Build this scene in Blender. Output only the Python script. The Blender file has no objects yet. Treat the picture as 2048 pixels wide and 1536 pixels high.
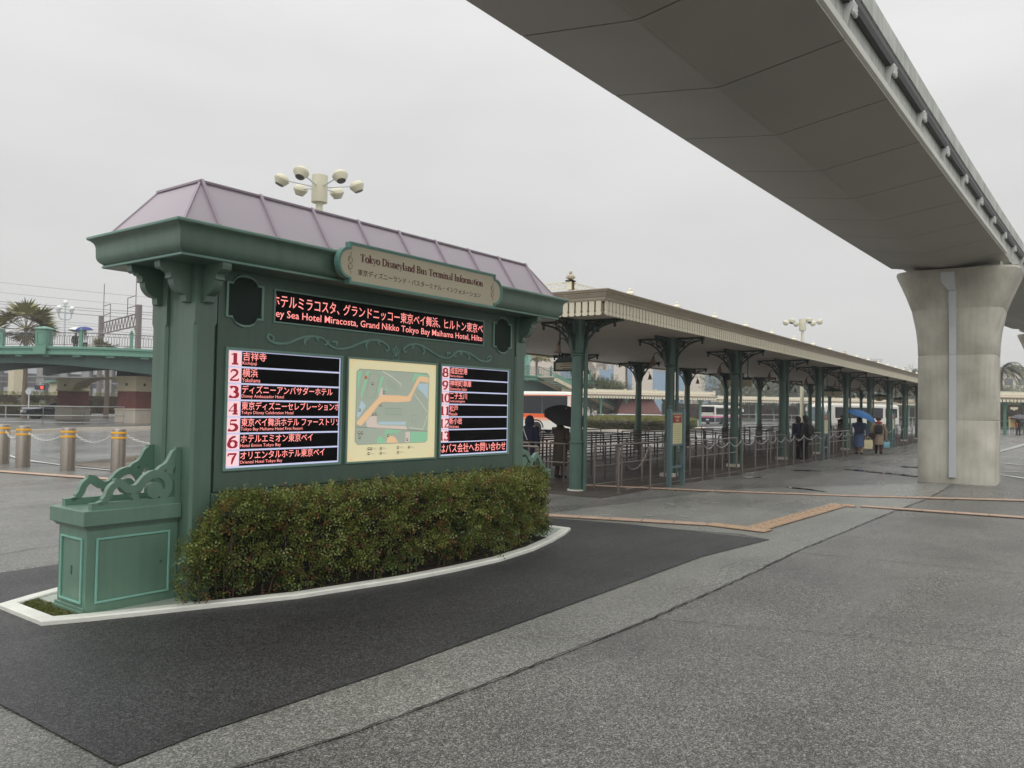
import bpy, bmesh, math, random
from mathutils import Vector, Matrix
import numpy as np
R = math.radians
PI = math.pi
sc = bpy.context.scene
C = sc.collection

# ------------------------------------------------------------------ camera, world, sun, exposure
PITCH = math.atan(44/1600.); ROLL = 0.018; YAW = R(34.9)
fwd = Vector((math.cos(YAW)*math.cos(PITCH), math.sin(YAW)*math.cos(PITCH), math.sin(PITCH)))
r0 = Vector((math.sin(YAW), -math.cos(YAW), 0))
u0 = r0.cross(fwd)
rr = math.cos(ROLL)*r0 + math.sin(ROLL)*u0
uu = -math.sin(ROLL)*r0 + math.cos(ROLL)*u0
cam_d = bpy.data.cameras.new('camera'); cam = bpy.data.objects.new('camera', cam_d); C.objects.link(cam)
cam.matrix_world = Matrix(((rr.x, uu.x, -fwd.x, 0), (rr.y, uu.y, -fwd.y, 0), (rr.z, uu.z, -fwd.z, 1.65), (0, 0, 0, 1)))
cam_d.sensor_fit = 'HORIZONTAL'; cam_d.sensor_width = 36; cam_d.lens = 36*1600/2048.
cam_d.clip_start = 0.05; cam_d.clip_end = 2500
sc.camera = cam
W = bpy.data.worlds.new('World'); sc.world = W; W.use_nodes = True
nt = W.node_tree; nt.nodes.clear()
def N(t, **k):
    n = nt.nodes.new(t)
    for a, b in k.items(): setattr(n, a, b)
    return n
out = N('ShaderNodeOutputWorld'); bg = N('ShaderNodeBackground'); tc = N('ShaderNodeTexCoord')
sky = N('ShaderNodeTexSky', sky_type='NISHITA', sun_disc=False); sky.sun_elevation = R(47); sky.sun_rotation = R(244)
sep = N('ShaderNodeSeparateXYZ'); ramp = N('ShaderNodeValToRGB')
el = ramp.color_ramp.elements
el[0].position = 0.0; el[0].color = (.645, .642, .63, 1)
el[1].position = 1.0; el[1].color = (1.75, 1.76, 1.75, 1)
e = el.new(.12); e.color = (.70, .70, .688, 1)
e = el.new(.32); e.color = (.79, .79, .782, 1)
e = el.new(.50); e.color = (.93, .93, .925, 1)
e = el.new(.7); e.color = (1.25, 1.26, 1.25, 1)
mp = N('ShaderNodeMapping'); mp.inputs['Scale'].default_value = (1.3, 1.3, 4.5)
nz = N('ShaderNodeTexNoise'); nz.inputs['Scale'].default_value = 1.5; nz.inputs['Detail'].default_value = 5; nz.inputs['Roughness'].default_value = .5
mr = N('ShaderNodeMapRange'); mr.inputs[1].default_value = .3; mr.inputs[2].default_value = .7; mr.inputs[3].default_value = .915; mr.inputs[4].default_value = 1.05
mul = N('ShaderNodeVectorMath', operation='SCALE')
sks = N('ShaderNodeVectorMath', operation='SCALE'); sks.inputs['Scale'].default_value = .12
mixc = N('ShaderNodeMix', data_type='RGBA'); mixc.inputs[0].default_value = .02
L = nt.links.new
L(tc.outputs['Generated'], sep.inputs[0]); L(sep.outputs['Z'], ramp.inputs[0]); L(tc.outputs['Generated'], mp.inputs[0]); L(mp.outputs[0], nz.inputs[0])
L(nz.outputs[0], mr.inputs[0]); L(ramp.outputs[0], mul.inputs[0]); L(mr.outputs[0], mul.inputs['Scale'])
L(sky.outputs[0], sks.inputs[0]); L(mul.outputs[0], mixc.inputs[6]); L(sks.outputs[0], mixc.inputs[7])
L(mixc.outputs[2], bg.inputs[0]); bg.inputs[1].default_value = 1.0; L(bg.outputs[0], out.inputs[0])
sd = bpy.data.lights.new('sun', 'SUN'); so = bpy.data.objects.new('sun', sd); C.objects.link(so)
sd.energy = 1.35; sd.angle = R(65); sd.color = (1, .985, .96)
so.rotation_euler = Vector((.62, .30, -.75)).to_track_quat('-Z', 'Y').to_euler(); so.location = (0, 0, 60)
sc.view_settings.view_transform = 'Standard'; sc.view_settings.look = 'None'; sc.view_settings.gamma = 1
sc.view_settings.use_curve_mapping = False; sc.view_settings.exposure = 0.0
sc.cycles.max_bounces = 6; sc.cycles.diffuse_bounces = 4; sc.cycles.glossy_bounces = 3; sc.cycles.transparent_max_bounces = 6
sc.cycles.caustics_reflective = False; sc.cycles.caustics_refractive = False

# ------------------------------------------------------------------ materials
def lin(c): return tuple(((x/255.)/12.92 if x/255. <= .04045 else ((x/255.+.055)/1.055)**2.4) for x in c)
def mat(name, col, rough=.6, var=.12, scale=6, metal=0, spec=.5, bump=0, bscale=40, emit=0, streak=0, col2=None, fleck=0, fscale=150, detail=4, alpha=1, wet=0, coat=0):
    """col: sRGB 0-255 base colour; var: amount of noise in value; streak: vertical rain streaks; fleck: small light/dark grains"""
    m = bpy.data.materials.new(name); m.use_nodes = True; t = m.node_tree; b = t.nodes['Principled BSDF']
    c = lin(col); b.inputs['Roughness'].default_value = rough; b.inputs['Metallic'].default_value = metal
    b.inputs['Specular IOR Level'].default_value = spec
    if coat: b.inputs['Coat Weight'].default_value = coat; b.inputs['Coat Roughness'].default_value = .15
    def n(ty, **k):
        x = t.nodes.new(ty)
        for a, v in k.items(): setattr(x, a, v)
        return x
    tcn = n('ShaderNodeTexCoord'); last = None
    geo = tcn.outputs['Object']
    if var > 0 or col2:
        q = n('ShaderNodeTexNoise'); q.inputs['Scale'].default_value = scale; q.inputs['Detail'].default_value = detail; t.links.new(geo, q.inputs[0])
        rm = n('ShaderNodeMapRange'); rm.inputs[1].default_value = .32; rm.inputs[2].default_value = .68; t.links.new(q.outputs[0], rm.inputs[0])
        mx = n('ShaderNodeMix', data_type='RGBA'); t.links.new(rm.outputs[0], mx.inputs[0])
        c2 = lin(col2) if col2 else tuple(min(1, x*(1+var)) for x in c)
        c1 = c if col2 else tuple(x*(1-var) for x in c)
        mx.inputs[6].default_value = (*c1, 1); mx.inputs[7].default_value = (*c2, 1); last = mx.outputs[2]
    if streak > 0:
        mpn = n('ShaderNodeMapping'); mpn.inputs['Scale'].default_value = (14, 14, .9); t.links.new(geo, mpn.inputs[0])
        q = n('ShaderNodeTexNoise'); q.inputs['Scale'].default_value = 1; q.inputs['Detail'].default_value = 5; t.links.new(mpn.outputs[0], q.inputs[0])
        rm = n('ShaderNodeMapRange'); rm.inputs[1].default_value = .42; rm.inputs[2].default_value = .75; rm.inputs[3].default_value = 1; rm.inputs[4].default_value = 1-streak
        t.links.new(q.outputs[0], rm.inputs[0]); vm = n('ShaderNodeVectorMath', operation='SCALE')
        t.links.new(rm.outputs[0], vm.inputs['Scale'])
        if last: t.links.new(last, vm.inputs[0])
        else: vm.inputs[0].default_value = c
        last = vm.outputs[0]
    if fleck > 0:
        q = n('ShaderNodeTexNoise'); q.inputs['Scale'].default_value = fscale; q.inputs['Detail'].default_value = 2; q.inputs['Roughness'].default_value = .7; t.links.new(geo, q.inputs[0])
        rm = n('ShaderNodeMapRange'); rm.inputs[1].default_value = .36; rm.inputs[2].default_value = .66; rm.inputs[3].default_value = 1-fleck; rm.inputs[4].default_value = 1+fleck*1.3
        t.links.new(q.outputs[0], rm.inputs[0]); vm = n('ShaderNodeVectorMath', operation='SCALE'); t.links.new(rm.outputs[0], vm.inputs['Scale'])
        if last: t.links.new(last, vm.inputs[0])
        else: vm.inputs[0].default_value = c
        last = vm.outputs[0]
    if last: t.links.new(last, b.inputs['Base Color'])
    else: b.inputs['Base Color'].default_value = (*c, 1)
    if wet > 0:   # patches of standing water / damp: lower roughness
        q = n('ShaderNodeTexNoise'); q.inputs['Scale'].default_value = .35; q.inputs['Detail'].default_value = 6; q.inputs['Roughness'].default_value = .62; t.links.new(geo, q.inputs[0])
        rm = n('ShaderNodeMapRange'); rm.inputs[1].default_value = .42; rm.inputs[2].default_value = .62; rm.inputs[3].default_value = rough; rm.inputs[4].default_value = max(.05, rough-wet)
        t.links.new(q.outputs[0], rm.inputs[0]); t.links.new(rm.outputs[0], b.inputs['Roughness'])
    if bump > 0:
        q = n('ShaderNodeTexNoise'); q.inputs['Scale'].default_value = bscale; q.inputs['Detail'].default_value = 3; t.links.new(geo, q.inputs[0])
        bp = n('ShaderNodeBump'); bp.inputs['Strength'].default_value = min(1, bump); bp.inputs['Distance'].default_value = .01; t.links.new(q.outputs[0], bp.inputs['Height']); t.links.new(bp.outputs[0], b.inputs['Normal'])
    if emit > 0:
        b.inputs['Emission Color'].default_value = (*c, 1); b.inputs['Emission Strength'].default_value = emit
    if alpha < 1: b.inputs['Alpha'].default_value = alpha
    return m
M = {}
M['green'] = mat('sign_green_paint', (97, 124, 108), .42, .07, 3, bump=.08, bscale=60, streak=.16, coat=.25)
M['green_board'] = mat('board_green_paint', (86, 109, 95), .5, .06, 2, bump=.06, bscale=80, streak=.14)
M['green_dark'] = mat('dark_recess_paint', (36, 50, 44), .6, .1, 3, spec=.2)
M['green_lid'] = mat('cabinet_green_paint', (110, 144, 125), .4, .06, 3, bump=.06, bscale=60, streak=.12, coat=.25)
M['turq'] = mat('turquoise_trim_paint', (142, 196, 180), .4, .06, 8)
M['frame_teal'] = mat('teal_frame_paint', (104, 148, 136), .42, .06, 8)
M['moss'] = mat('moulding_sage_paint', (124, 160, 147), .42, .06, 8)
M['lilac'] = mat('lilac_metal_roof', (186, 175, 183), .45, .015, 1, streak=.02)
M['lilac_seam'] = mat('lilac_roof_seam', (176, 162, 174), .45, .04, 2)
M['cream'] = mat('cream_sign_face', (205, 196, 170), .5, .04, 2)
M['maroon'] = mat('maroon_lettering', (98, 36, 30), .5, 0)
M['brown_ink'] = mat('brown_lettering', (84, 60, 42), .5, 0)
M['gold'] = mat('gold_ornament', (128, 96, 58), .4, 0)
M['screen_black'] = mat('led_black_screen', (9, 9, 12), .6, .2, 60, spec=.12)
M['screen_line'] = mat('lit_lavender_row_line', (196, 200, 232), .4, 0, emit=.62)
M['screen_pink'] = mat('lit_pink_number_cell', (250, 208, 212), .4, 0, emit=.66)
M['digit'] = mat('crimson_digit', (165, 28, 52), .4, 0, emit=.4)
M['led'] = mat('red_led_text', (255, 150, 144), .4, 0, emit=1.0)
M['kerb'] = mat('white_kerb_stone', (236, 236, 226), .5, .08, 5, bump=.2, bscale=60)
M['kerb_fill'] = mat('grey_green_mortar', (176, 184, 172), .45, .08, 4, bump=.2, bscale=60)
M['hedge_shade'] = mat('dark_shade_core', (34, 32, 22), .9, .4, 25, bump=.8, bscale=60)
M['soil'] = mat('dark_soil', (56, 44, 34), .9, .3, 30, bump=.6, bscale=50)
M['concrete'] = mat('pier_concrete', (204, 200, 187), .75, .1, 1.3, bump=.25, bscale=25, streak=.12, col2=(166, 162, 149), detail=7)
M['beam_conc'] = mat('beam_concrete', (188, 190, 184), .75, .16, 2.5, bump=.2, bscale=25, streak=.35)
M['cladding'] = mat('grey_brown_cladding', (160, 157, 149), .5, .05, .8, bump=.03, bscale=10)
M['lip'] = mat('pale_edge_strip', (205, 205, 196), .5, .05, 1)
M['conduit'] = mat('pale_grey_conduit', (196, 200, 202), .5, .03, 1)
M['joint'] = mat('dark_joint', (40, 38, 34), .9, 0)
M['rail_dark'] = mat('dark_power_rail', (38, 38, 37), .5, .2, 5)
M['insul'] = mat('pale_insulator', (190, 192, 188), .35, 0)
M['shel_green'] = mat('shelter_green_paint', (76, 103, 93), .42, .08, 3, bump=.05, bscale=50, streak=.1, coat=.2)
M['iron'] = mat('dark_green_cast_iron', (44, 62, 56), .45, .12, 6)
M['fascia'] = mat('beige_fascia', (180, 168, 150), .5, .05, 2, streak=.1)
M['valance'] = mat('cream_valance_board', (226, 219, 196), .5, .04, 3)
M['soffit'] = mat('beige_soffit_board', (222, 211, 198), .55, .04, 2)
M['sroof'] = mat('pale_grey_roof', (202, 200, 205), .4, .05, 1)
M['white'] = mat('white_paint', (222, 220, 214), .5, .06, 4)
M['foot'] = mat('cream_concrete_foot', (212, 204, 190), .7, .08, 6)
M['steel'] = mat('brushed_steel', (168, 160, 150), .32, .05, 8, metal=.85, streak=.12)
M['lane_steel_shade'] = mat('shade_dark_rail_steel', (92, 80, 72), .35, .06, 8, metal=.3)  # queue rail steel coloured darker, painting in the canopy's shade
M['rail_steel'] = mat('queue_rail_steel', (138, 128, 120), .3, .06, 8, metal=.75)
M['chain'] = mat('white_chain', (200, 200, 196), .4, 0)
M['yellow'] = mat('yellow_reflective_band', (245, 178, 30), .35, .03, 5)
M['info_blue'] = mat('blue_green_post_paint', (86, 110, 112), .4, .06, 4, coat=.2)
M['paper'] = mat('pale_yellow_paper', (216, 210, 160), .5, .05, 12)
M['redhdr'] = mat('dark_red_header', (150, 32, 30), .45, 0)
M['ink'] = mat('grey_print', (120, 116, 92), .6, 0)
M['glass_dark'] = mat('dark_glass', (26, 29, 36), .08, .2, 2, spec=.7)
M['glass_blue'] = mat('windscreen_glass', (108, 124, 130), .1, .15, 2, spec=.7)
M['bus_white'] = mat('bus_white_paint', (224, 222, 212), .35, .03, 2, coat=.3)
M['bus_orange'] = mat('bus_orange_paint', (238, 96, 40), .35, .03, 2, coat=.3)
M['bus_pink'] = mat('bus_pink_stripe', (226, 108, 160), .35, 0)
M['bus_navy'] = mat('bus_navy_skirt', (44, 46, 62), .4, .05, 2)
M['bus_salmon'] = mat('bus_salmon_swoosh', (240, 176, 146), .35, 0)
M['bus_red'] = mat('bus_red_paint', (196, 52, 62), .35, 0)
M['rubber'] = mat('black_rubber', (24, 24, 25), .8, .1, 6)
M['car_black'] = mat('car_black_paint', (24, 26, 34), .2, .05, 2, coat=.6)
M['car_silver_gleam'] = mat('silver_with_highlight', (196, 200, 206), .25, .05, 2, coat=.5)  # silver front, with highlights on the bonnet painted into its colour
M['chrome'] = mat('chrome', (210, 212, 214), .15, 0, metal=1)
M['brick'] = mat('red_brown_brick', (118, 70, 64), .75, .12, 6, fleck=.2, fscale=14)
M['stone_cream'] = mat('cream_stone_block', (208, 198, 170), .7, .05, 2)
M['stone_pale'] = mat('pale_stone_base', (196, 186, 172), .7, .06, 2)
M['br_green'] = mat('bridge_green_paint', (104, 148, 130), .45, .05, 2, streak=.08)
M['br_green_dk'] = mat('bridge_girder_green', (62, 88, 82), .5, .08, 2, streak=.1)
M['railing'] = mat('grey_railing', (116, 114, 112), .45, .05, 3)
M['silver_rail'] = mat('silver_railing', (160, 164, 162), .4, .05, 3)
M['gantry'] = mat('rusty_grey_gantry', (118, 108, 104), .6, .1, 2)
M['wire'] = mat('grey_wire', (150, 150, 149), .6, 0)
M['globe'] = mat('white_globe', (240, 240, 236), .3, 0)
M['tower'] = mat('cream_tower_paint', (206, 202, 178), .5, .04, 2)
M['lens'] = mat('dark_lamp_lens', (72, 66, 62), .2, .1, 5)
M['concrete_bld'] = mat('grey_viaduct_concrete', (140, 140, 140), .7, .08, 1)
M['bld_dark'] = mat('grey_building_wall', (104, 102, 106), .6, .08, 1)
M['bld_pane'] = mat('pale_building_pane', (186, 190, 196), .3, .06, 1)
M['beige_wall'] = mat('beige_building_wall', (212, 200, 186), .7, .03, .3)
M['blue_wall'] = mat('pale_blue_wall_panel', (138, 162, 184), .6, .03, .3)
M['roof_red'] = mat('red_brown_tiled_roof', (104, 68, 64), .7, .12, 5, fleck=.15, fscale=8)
M['trunk'] = mat('brown_bark', (104, 88, 72), .85, .2, 8)
M['palm_trunk'] = mat('palm_trunk', (112, 98, 84), .85, .2, 12)
M['tile'] = mat('orange_pink_paver', (178, 152, 132), .55, .12, 7, bump=.2, bscale=80, wet=0)
M['tile_tan'] = mat('tan_guiding_paver', (178, 150, 122), .5, .14, 9, bump=.2, bscale=80)
M['mortar'] = mat('dark_mortar_bed', (92, 84, 76), .7, .1, 20)
M['line_white'] = mat('worn_white_line', (190, 190, 186), .5, .12, 12, fleck=.15, fscale=60)
M['crack'] = mat('dark_seam', (46, 46, 45), .7, .2, 20)
M['skin'] = mat('skin', (196, 150, 126), .55, 0)
M['hair'] = mat('black_hair', (26, 22, 22), .5, 0)
for nme, c in dict(c_navy=(30, 34, 60), c_brown=(66, 56, 46), c_blue=(66, 84, 116), c_tan=(142, 124, 104), c_black=(26, 26, 30), c_red=(166, 52, 66), c_orange=(238, 122, 60), c_paleblue=(126, 178, 196), c_cream=(222, 210, 168), c_maroon=(62, 38, 42), u_black=(34, 34, 38), u_blue=(44, 96, 150), u_navy=(62, 68, 128), u_clear=(222, 224, 224), c_white=(226, 226, 226), c_grey=(110, 108, 106), u_grey=(92, 88, 96)).items():
    M[nme] = mat('cloth_' + nme[2:] + '_' + nme[0], c, .8, .1, 8)
def leafmat(name, c1, c2, rough=.45):
    m = bpy.data.materials.new(name); m.use_nodes = True; t = m.node_tree; b = t.nodes['Principled BSDF']
    a = t.nodes.new('ShaderNodeAttribute'); a.attribute_name = 'tint'
    mx = t.nodes.new('ShaderNodeMix'); mx.data_type = 'RGBA'; mx.inputs[6].default_value = (*lin(c1), 1); mx.inputs[7].default_value = (*lin(c2), 1)
    t.links.new(a.outputs['Fac'], mx.inputs[0]); t.links.new(mx.outputs[2], b.inputs['Base Color'])
    b.inputs['Roughness'].default_value = rough; b.inputs['Specular IOR Level'].default_value = .4
    b.inputs['Subsurface Weight'].default_value = 0
    return m
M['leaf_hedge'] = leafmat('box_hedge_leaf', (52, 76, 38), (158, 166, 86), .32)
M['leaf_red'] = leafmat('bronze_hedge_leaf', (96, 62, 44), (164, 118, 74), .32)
M['leaf_far'] = leafmat('clipped_hedge_leaf', (62, 76, 42), (118, 118, 60), .6)
M['leaf_tree'] = leafmat('tree_leaf', (44, 54, 40), (92, 100, 64), .6)
M['leaf_hazed'] = leafmat('hazed_far_tree_leaf', (96, 106, 88), (136, 142, 116), .7)  # distance haze put into the leaf colour by paling it
M['leaf_dark'] = leafmat('dark_hedge_leaf', (40, 46, 38), (66, 70, 50), .7)
M['leaf_palm'] = leafmat('palm_leaf', (98, 98, 56), (150, 142, 92), .5)
M['leaf_palm_g'] = leafmat('green_palm_leaf', (62, 74, 52), (104, 112, 82), .5)
M['grass'] = leafmat('short_moss_grass', (72, 84, 36), (136, 136, 72), .6)

# ---- asphalt: world-space aggregate grains, damp sheen
def asphalt(name, c_dark, c_light, rough, wet, grain=.45, gs=130, flk=0, bmp=None, spec=.5):
    m = bpy.data.materials.new(name); m.use_nodes = True; t = m.node_tree; b = t.nodes['Principled BSDF']
    def n(ty, **k):
        x = t.nodes.new(ty)
        for a, v in k.items(): setattr(x, a, v)
        return x
    lk = t.links.new
    g = n('ShaderNodeNewGeometry').outputs['Position']
    big = n('ShaderNodeTexNoise'); big.inputs['Scale'].default_value = .55; big.inputs['Detail'].default_value = 7; big.inputs['Roughness'].default_value = .6; lk(g, big.inputs[0])
    mr = n('ShaderNodeMapRange'); mr.inputs[1].default_value = .35; mr.inputs[2].default_value = .65; lk(big.outputs[0], mr.inputs[0])
    mx = n('ShaderNodeMix', data_type='RGBA'); mx.inputs[6].default_value = (*lin(c_dark), 1); mx.inputs[7].default_value = (*lin(c_light), 1); lk(mr.outputs[0], mx.inputs[0])
    vo = n('ShaderNodeTexVoronoi'); vo.inputs['Scale'].default_value = gs; lk(g, vo.inputs['Vector'])
    sp = n('ShaderNodeSeparateColor'); lk(vo.outputs['Color'], sp.inputs[0])
    pw = n('ShaderNodeMath', operation='POWER'); pw.inputs[1].default_value = 2.2; lk(sp.outputs[0], pw.inputs[0])
    gr = n('ShaderNodeMapRange'); gr.inputs[3].default_value = max(.25, 1-grain*.5); gr.inputs[4].default_value = 1+grain*1.9; lk(pw.outputs[0], gr.inputs[0])
    n2 = n('ShaderNodeTexNoise'); n2.inputs['Scale'].default_value = 22; n2.inputs['Detail'].default_value = 4; lk(g, n2.inputs[0])
    g2 = n('ShaderNodeMapRange'); g2.inputs[1].default_value = .3; g2.inputs[2].default_value = .7; g2.inputs[3].default_value = .82; g2.inputs[4].default_value = 1.2; lk(n2.outputs[0], g2.inputs[0])
    mm = n('ShaderNodeMath', operation='MULTIPLY'); lk(gr.outputs[0], mm.inputs[0]); lk(g2.outputs[0], mm.inputs[1])
    vm = n('ShaderNodeVectorMath', operation='SCALE'); lk(mx.outputs[2], vm.inputs[0]); lk(mm.outputs[0], vm.inputs['Scale'])
    v3 = n('ShaderNodeTexVoronoi'); v3.inputs['Scale'].default_value = 62; lk(g, v3.inputs['Vector']); s3 = n('ShaderNodeSeparateColor'); lk(v3.outputs['Color'], s3.inputs[0])
    c3 = n('ShaderNodeMath', operation='GREATER_THAN'); c3.inputs[1].default_value = .968; lk(s3.outputs[1], c3.inputs[0])
    d3 = n('ShaderNodeMath', operation='LESS_THAN'); d3.inputs[1].default_value = .32; lk(v3.outputs['Distance'], d3.inputs[0])
    e3 = n('ShaderNodeMath', operation='MULTIPLY'); lk(c3.outputs[0], e3.inputs[0]); lk(d3.outputs[0], e3.inputs[1])
    f3 = n('ShaderNodeMath', operation='MULTIPLY'); lk(e3.outputs[0], f3.inputs[0]); f3.inputs[1].default_value = flk
    m3 = n('ShaderNodeMix', data_type='RGBA'); lk(f3.outputs[0], m3.inputs[0]); lk(vm.outputs[0], m3.inputs[6]); m3.inputs[7].default_value = (.5, .49, .46, 1)
    lk(m3.outputs[2], b.inputs['Base Color']); b.inputs['Specular IOR Level'].default_value = spec
    mp = n('ShaderNodeMapping'); mp.inputs['Scale'].default_value = (.12, .5, 1); mp.inputs['Rotation'].default_value = (0, 0, R(35)); lk(g, mp.inputs[0])
    wn = n('ShaderNodeTexNoise'); wn.inputs['Scale'].default_value = 1.1; wn.inputs['Detail'].default_value = 6; wn.inputs['Roughness'].default_value = .6; lk(mp.outputs[0], wn.inputs[0])
    rm = n('ShaderNodeMapRange'); rm.inputs[1].default_value = .4; rm.inputs[2].default_value = .62; rm.inputs[3].default_value = rough; rm.inputs[4].default_value = max(.04, rough-wet); lk(wn.outputs[0], rm.inputs[0])
    lk(rm.outputs[0], b.inputs['Roughness'])
    ht = n('ShaderNodeMath', operation='ADD'); lk(vo.outputs['Distance'], ht.inputs[0]); lk(n2.outputs[0], ht.inputs[1])
    bp = n('ShaderNodeBump'); bp.inputs['Strength'].default_value = bmp if bmp is not None else .4*(rough/.5); bp.inputs['Distance'].default_value = .006; lk(ht.outputs[0], bp.inputs['Height']); lk(bp.outputs[0], b.inputs['Normal'])
    return m
M['asph'] = asphalt('damp_grey_asphalt', (80, 79, 76), (102, 101, 96), .42, .24, grain=1.0, spec=.7, flk=.7)
M['asph_light'] = asphalt('pale_asphalt_band', (104, 104, 99), (124, 124, 118), .42, .22, grain=.75, spec=.7, flk=.4)
M['asph_dark'] = asphalt('new_dark_asphalt', (34, 34, 34), (50, 50, 50), .60, .16, grain=1.5, flk=.18)
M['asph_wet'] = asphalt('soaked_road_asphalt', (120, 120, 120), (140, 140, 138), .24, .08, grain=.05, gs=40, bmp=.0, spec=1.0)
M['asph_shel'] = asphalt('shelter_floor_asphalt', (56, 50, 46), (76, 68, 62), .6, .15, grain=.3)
M['puddle'] = mat('rain_puddle', (40, 40, 40), .06, .1, 3)
M['brownpave'] = asphalt('wet_brown_paving', (92, 82, 70), (118, 104, 88), .3, .2, grain=.2, gs=30)

# ------------------------------------------------------------------ mesh builder
class MB:
    def __init__(s): s.v = []; s.f = []; s.m = []; s.s = []
    def add(s, vs, fs, m=0, smooth=False):
        b = len(s.v); s.v.extend([tuple(x) for x in vs])
        for f in fs: s.f.append([b+i for i in f]); s.m.append(m); s.s.append(smooth)
    def box(s, x0, x1, y0, y1, z0, z1, m=0):
        s.add([(x0, y0, z0), (x1, y0, z0), (x1, y1, z0), (x0, y1, z0), (x0, y0, z1), (x1, y0, z1), (x1, y1, z1), (x0, y1, z1)],
              [(0, 3, 2, 1), (4, 5, 6, 7), (0, 1, 5, 4), (1, 2, 6, 5), (2, 3, 7, 6), (3, 0, 4, 7)], m)
    def obox(s, a, b, w, h, m=0, up=(0, 0, 1)):
        """box beam from a to b, width w (horizontal), height h"""
        a = Vector(a); b = Vector(b); d = (b-a).normalized(); sd_ = d.cross(Vector(up))
        if sd_.length < 1e-4: sd_ = Vector((1, 0, 0))
        sd_.normalize(); u = sd_.cross(d).normalized(); vs = []
        for p in (a, b):
            for i, j in ((-1, -1), (1, -1), (1, 1), (-1, 1)): vs.append(p+sd_*w/2*i+u*h/2*j)
        s.add(vs, [(0, 1, 2, 3), (7, 6, 5, 4), (0, 4, 5, 1), (1, 5, 6, 2), (2, 6, 7, 3), (3, 7, 4, 0)], m)
    def rings(s, rings, m=0, smooth=True, caps=True, closed=False):
        n = len(rings[0]); b = len(s.v)
        for r in rings: s.v.extend([tuple(x) for x in r])
        k = len(rings)
        for i in range(k if closed else k-1):
            for j in range(n):
                a0 = b+i*n+j; a1 = b+i*n+(j+1) % n; c0 = b+((i+1) % k)*n+j; c1 = b+((i+1) % k)*n+(j+1) % n
                s.f.append([a0, a1, c1, c0]); s.m.append(m); s.s.append(smooth)
        if caps and not closed:
            s.f.append([b+j for j in range(n)][::-1]); s.m.append(m); s.s.append(False)
            s.f.append([b+(k-1)*n+j for j in range(n)]); s.m.append(m); s.s.append(False)
    def tube(s, pts, r, n=8, m=0, closed=False, caps=True, flat=1):
        pts = [Vector(p) for p in pts]; k = len(pts); rs = r if isinstance(r, (list, tuple)) else [r]*k; out = []; prev = None
        for i, p in enumerate(pts):
            if closed: d = pts[(i+1) % k]-pts[i-1]
            else: d = pts[min(i+1, k-1)]-pts[max(i-1, 0)]
            d.normalize()
            if prev is None: a = d.cross(Vector((0, 0, 1)));  a = a if a.length > .05 else d.cross(Vector((1, 0, 0)))
            else: a = prev-d*prev.dot(d)
            a.normalize(); prev = a; b = d.cross(a)
            out.append([p+(a*math.cos(2*PI*j/n)+b*math.sin(2*PI*j/n)*flat)*rs[i] for j in range(n)])
        s.rings(out, m, True, caps, closed)
    def cyl(s, x, y, z0, z1, r, n=16, m=0, r2=None):
        r2 = r if r2 is None else r2
        s.rings([[(x+rr_*math.cos(2*PI*j/n), y+rr_*math.sin(2*PI*j/n), z) for j in range(n)] for z, rr_ in ((z0, r), (z1, r2))], m)
    def lathe(s, prof, x=0, y=0, z=0, n=16, m=0):
        s.rings([[(x+r*math.cos(2*PI*j/n), y+r*math.sin(2*PI*j/n), z+h) for j in range(n)] for r, h in prof], m)
    def prism(s, poly, a0, a1, axis='y', m=0):
        """poly of (u, w) extruded along axis; y: (x,z), x: (y,z), z: (x,y)"""
        def P(p, a): return {'y': (p[0], a, p[1]), 'x': (a, p[0], p[1]), 'z': (p[0], p[1], a)}[axis]
        n = len(poly); vs = [P(p, a0) for p in poly]+[P(p, a1) for p in poly]
        s.add(vs, [list(range(n))[::-1], list(range(n, 2*n))]+[(i, (i+1) % n, n+(i+1) % n, n+i) for i in range(n)], m)
    def ringprism(s, outer, inner, a0, a1, axis='y', m=0):
        def P(p, a): return {'y': (p[0], a, p[1]), 'x': (a, p[0], p[1]), 'z': (p[0], p[1], a)}[axis]
        n = len(outer); vs = []
        for a in (a0, a1): vs += [P(p, a) for p in outer]+[P(p, a) for p in inner]
        fs = []
        for i in range(n):
            j = (i+1) % n
            fs += [(i, j, n+j, n+i), (2*n+i, 3*n+i, 3*n+j, 2*n+j), (i, 2*n+i, 2*n+j, j), (n+i, n+j, 3*n+j, 3*n+i)]
        s.add(vs, fs, m)
    def stroke(s, pts, w, a0, a1, axis='y', m=0, back=True):
        """thick line in a plane extruded between a0 and a1 (a1 < a0 is towards the viewer)"""
        k = len(pts); ws = w if isinstance(w, (list, tuple)) else [w]*k; Lf = []; Rt = []
        for i in range(k):
            p0 = pts[max(i-1, 0)]; p1 = pts[min(i+1, k-1)]; dx = p1[0]-p0[0]; dz = p1[1]-p0[1]; q = math.hypot(dx, dz) or 1
            nx, nz_ = -dz/q*ws[i]/2, dx/q*ws[i]/2
            Lf.append((pts[i][0]+nx, pts[i][1]+nz_)); Rt.append((pts[i][0]-nx, pts[i][1]-nz_))
        def P(p, a): return {'y': (p[0], a, p[1]), 'x': (a, p[0], p[1]), 'z': (p[0], p[1], a)}[axis]
        vs = []
        for i in range(k): vs += [P(Lf[i], a1), P(Rt[i], a1), P(Lf[i], a0), P(Rt[i], a0)]
        fs = []
        for i in range(k-1):
            b = 4*i; fs.append((b, b+1, b+5, b+4))
            if back: fs += [(b+2, b+6, b+7, b+3), (b, b+4, b+6, b+2), (b+1, b+3, b+7, b+5)]
        if back: fs += [(0, 2, 3, 1), (4*k-4, 4*k-3, 4*k-1, 4*k-2)]
        s.add(vs, fs, m)
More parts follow.
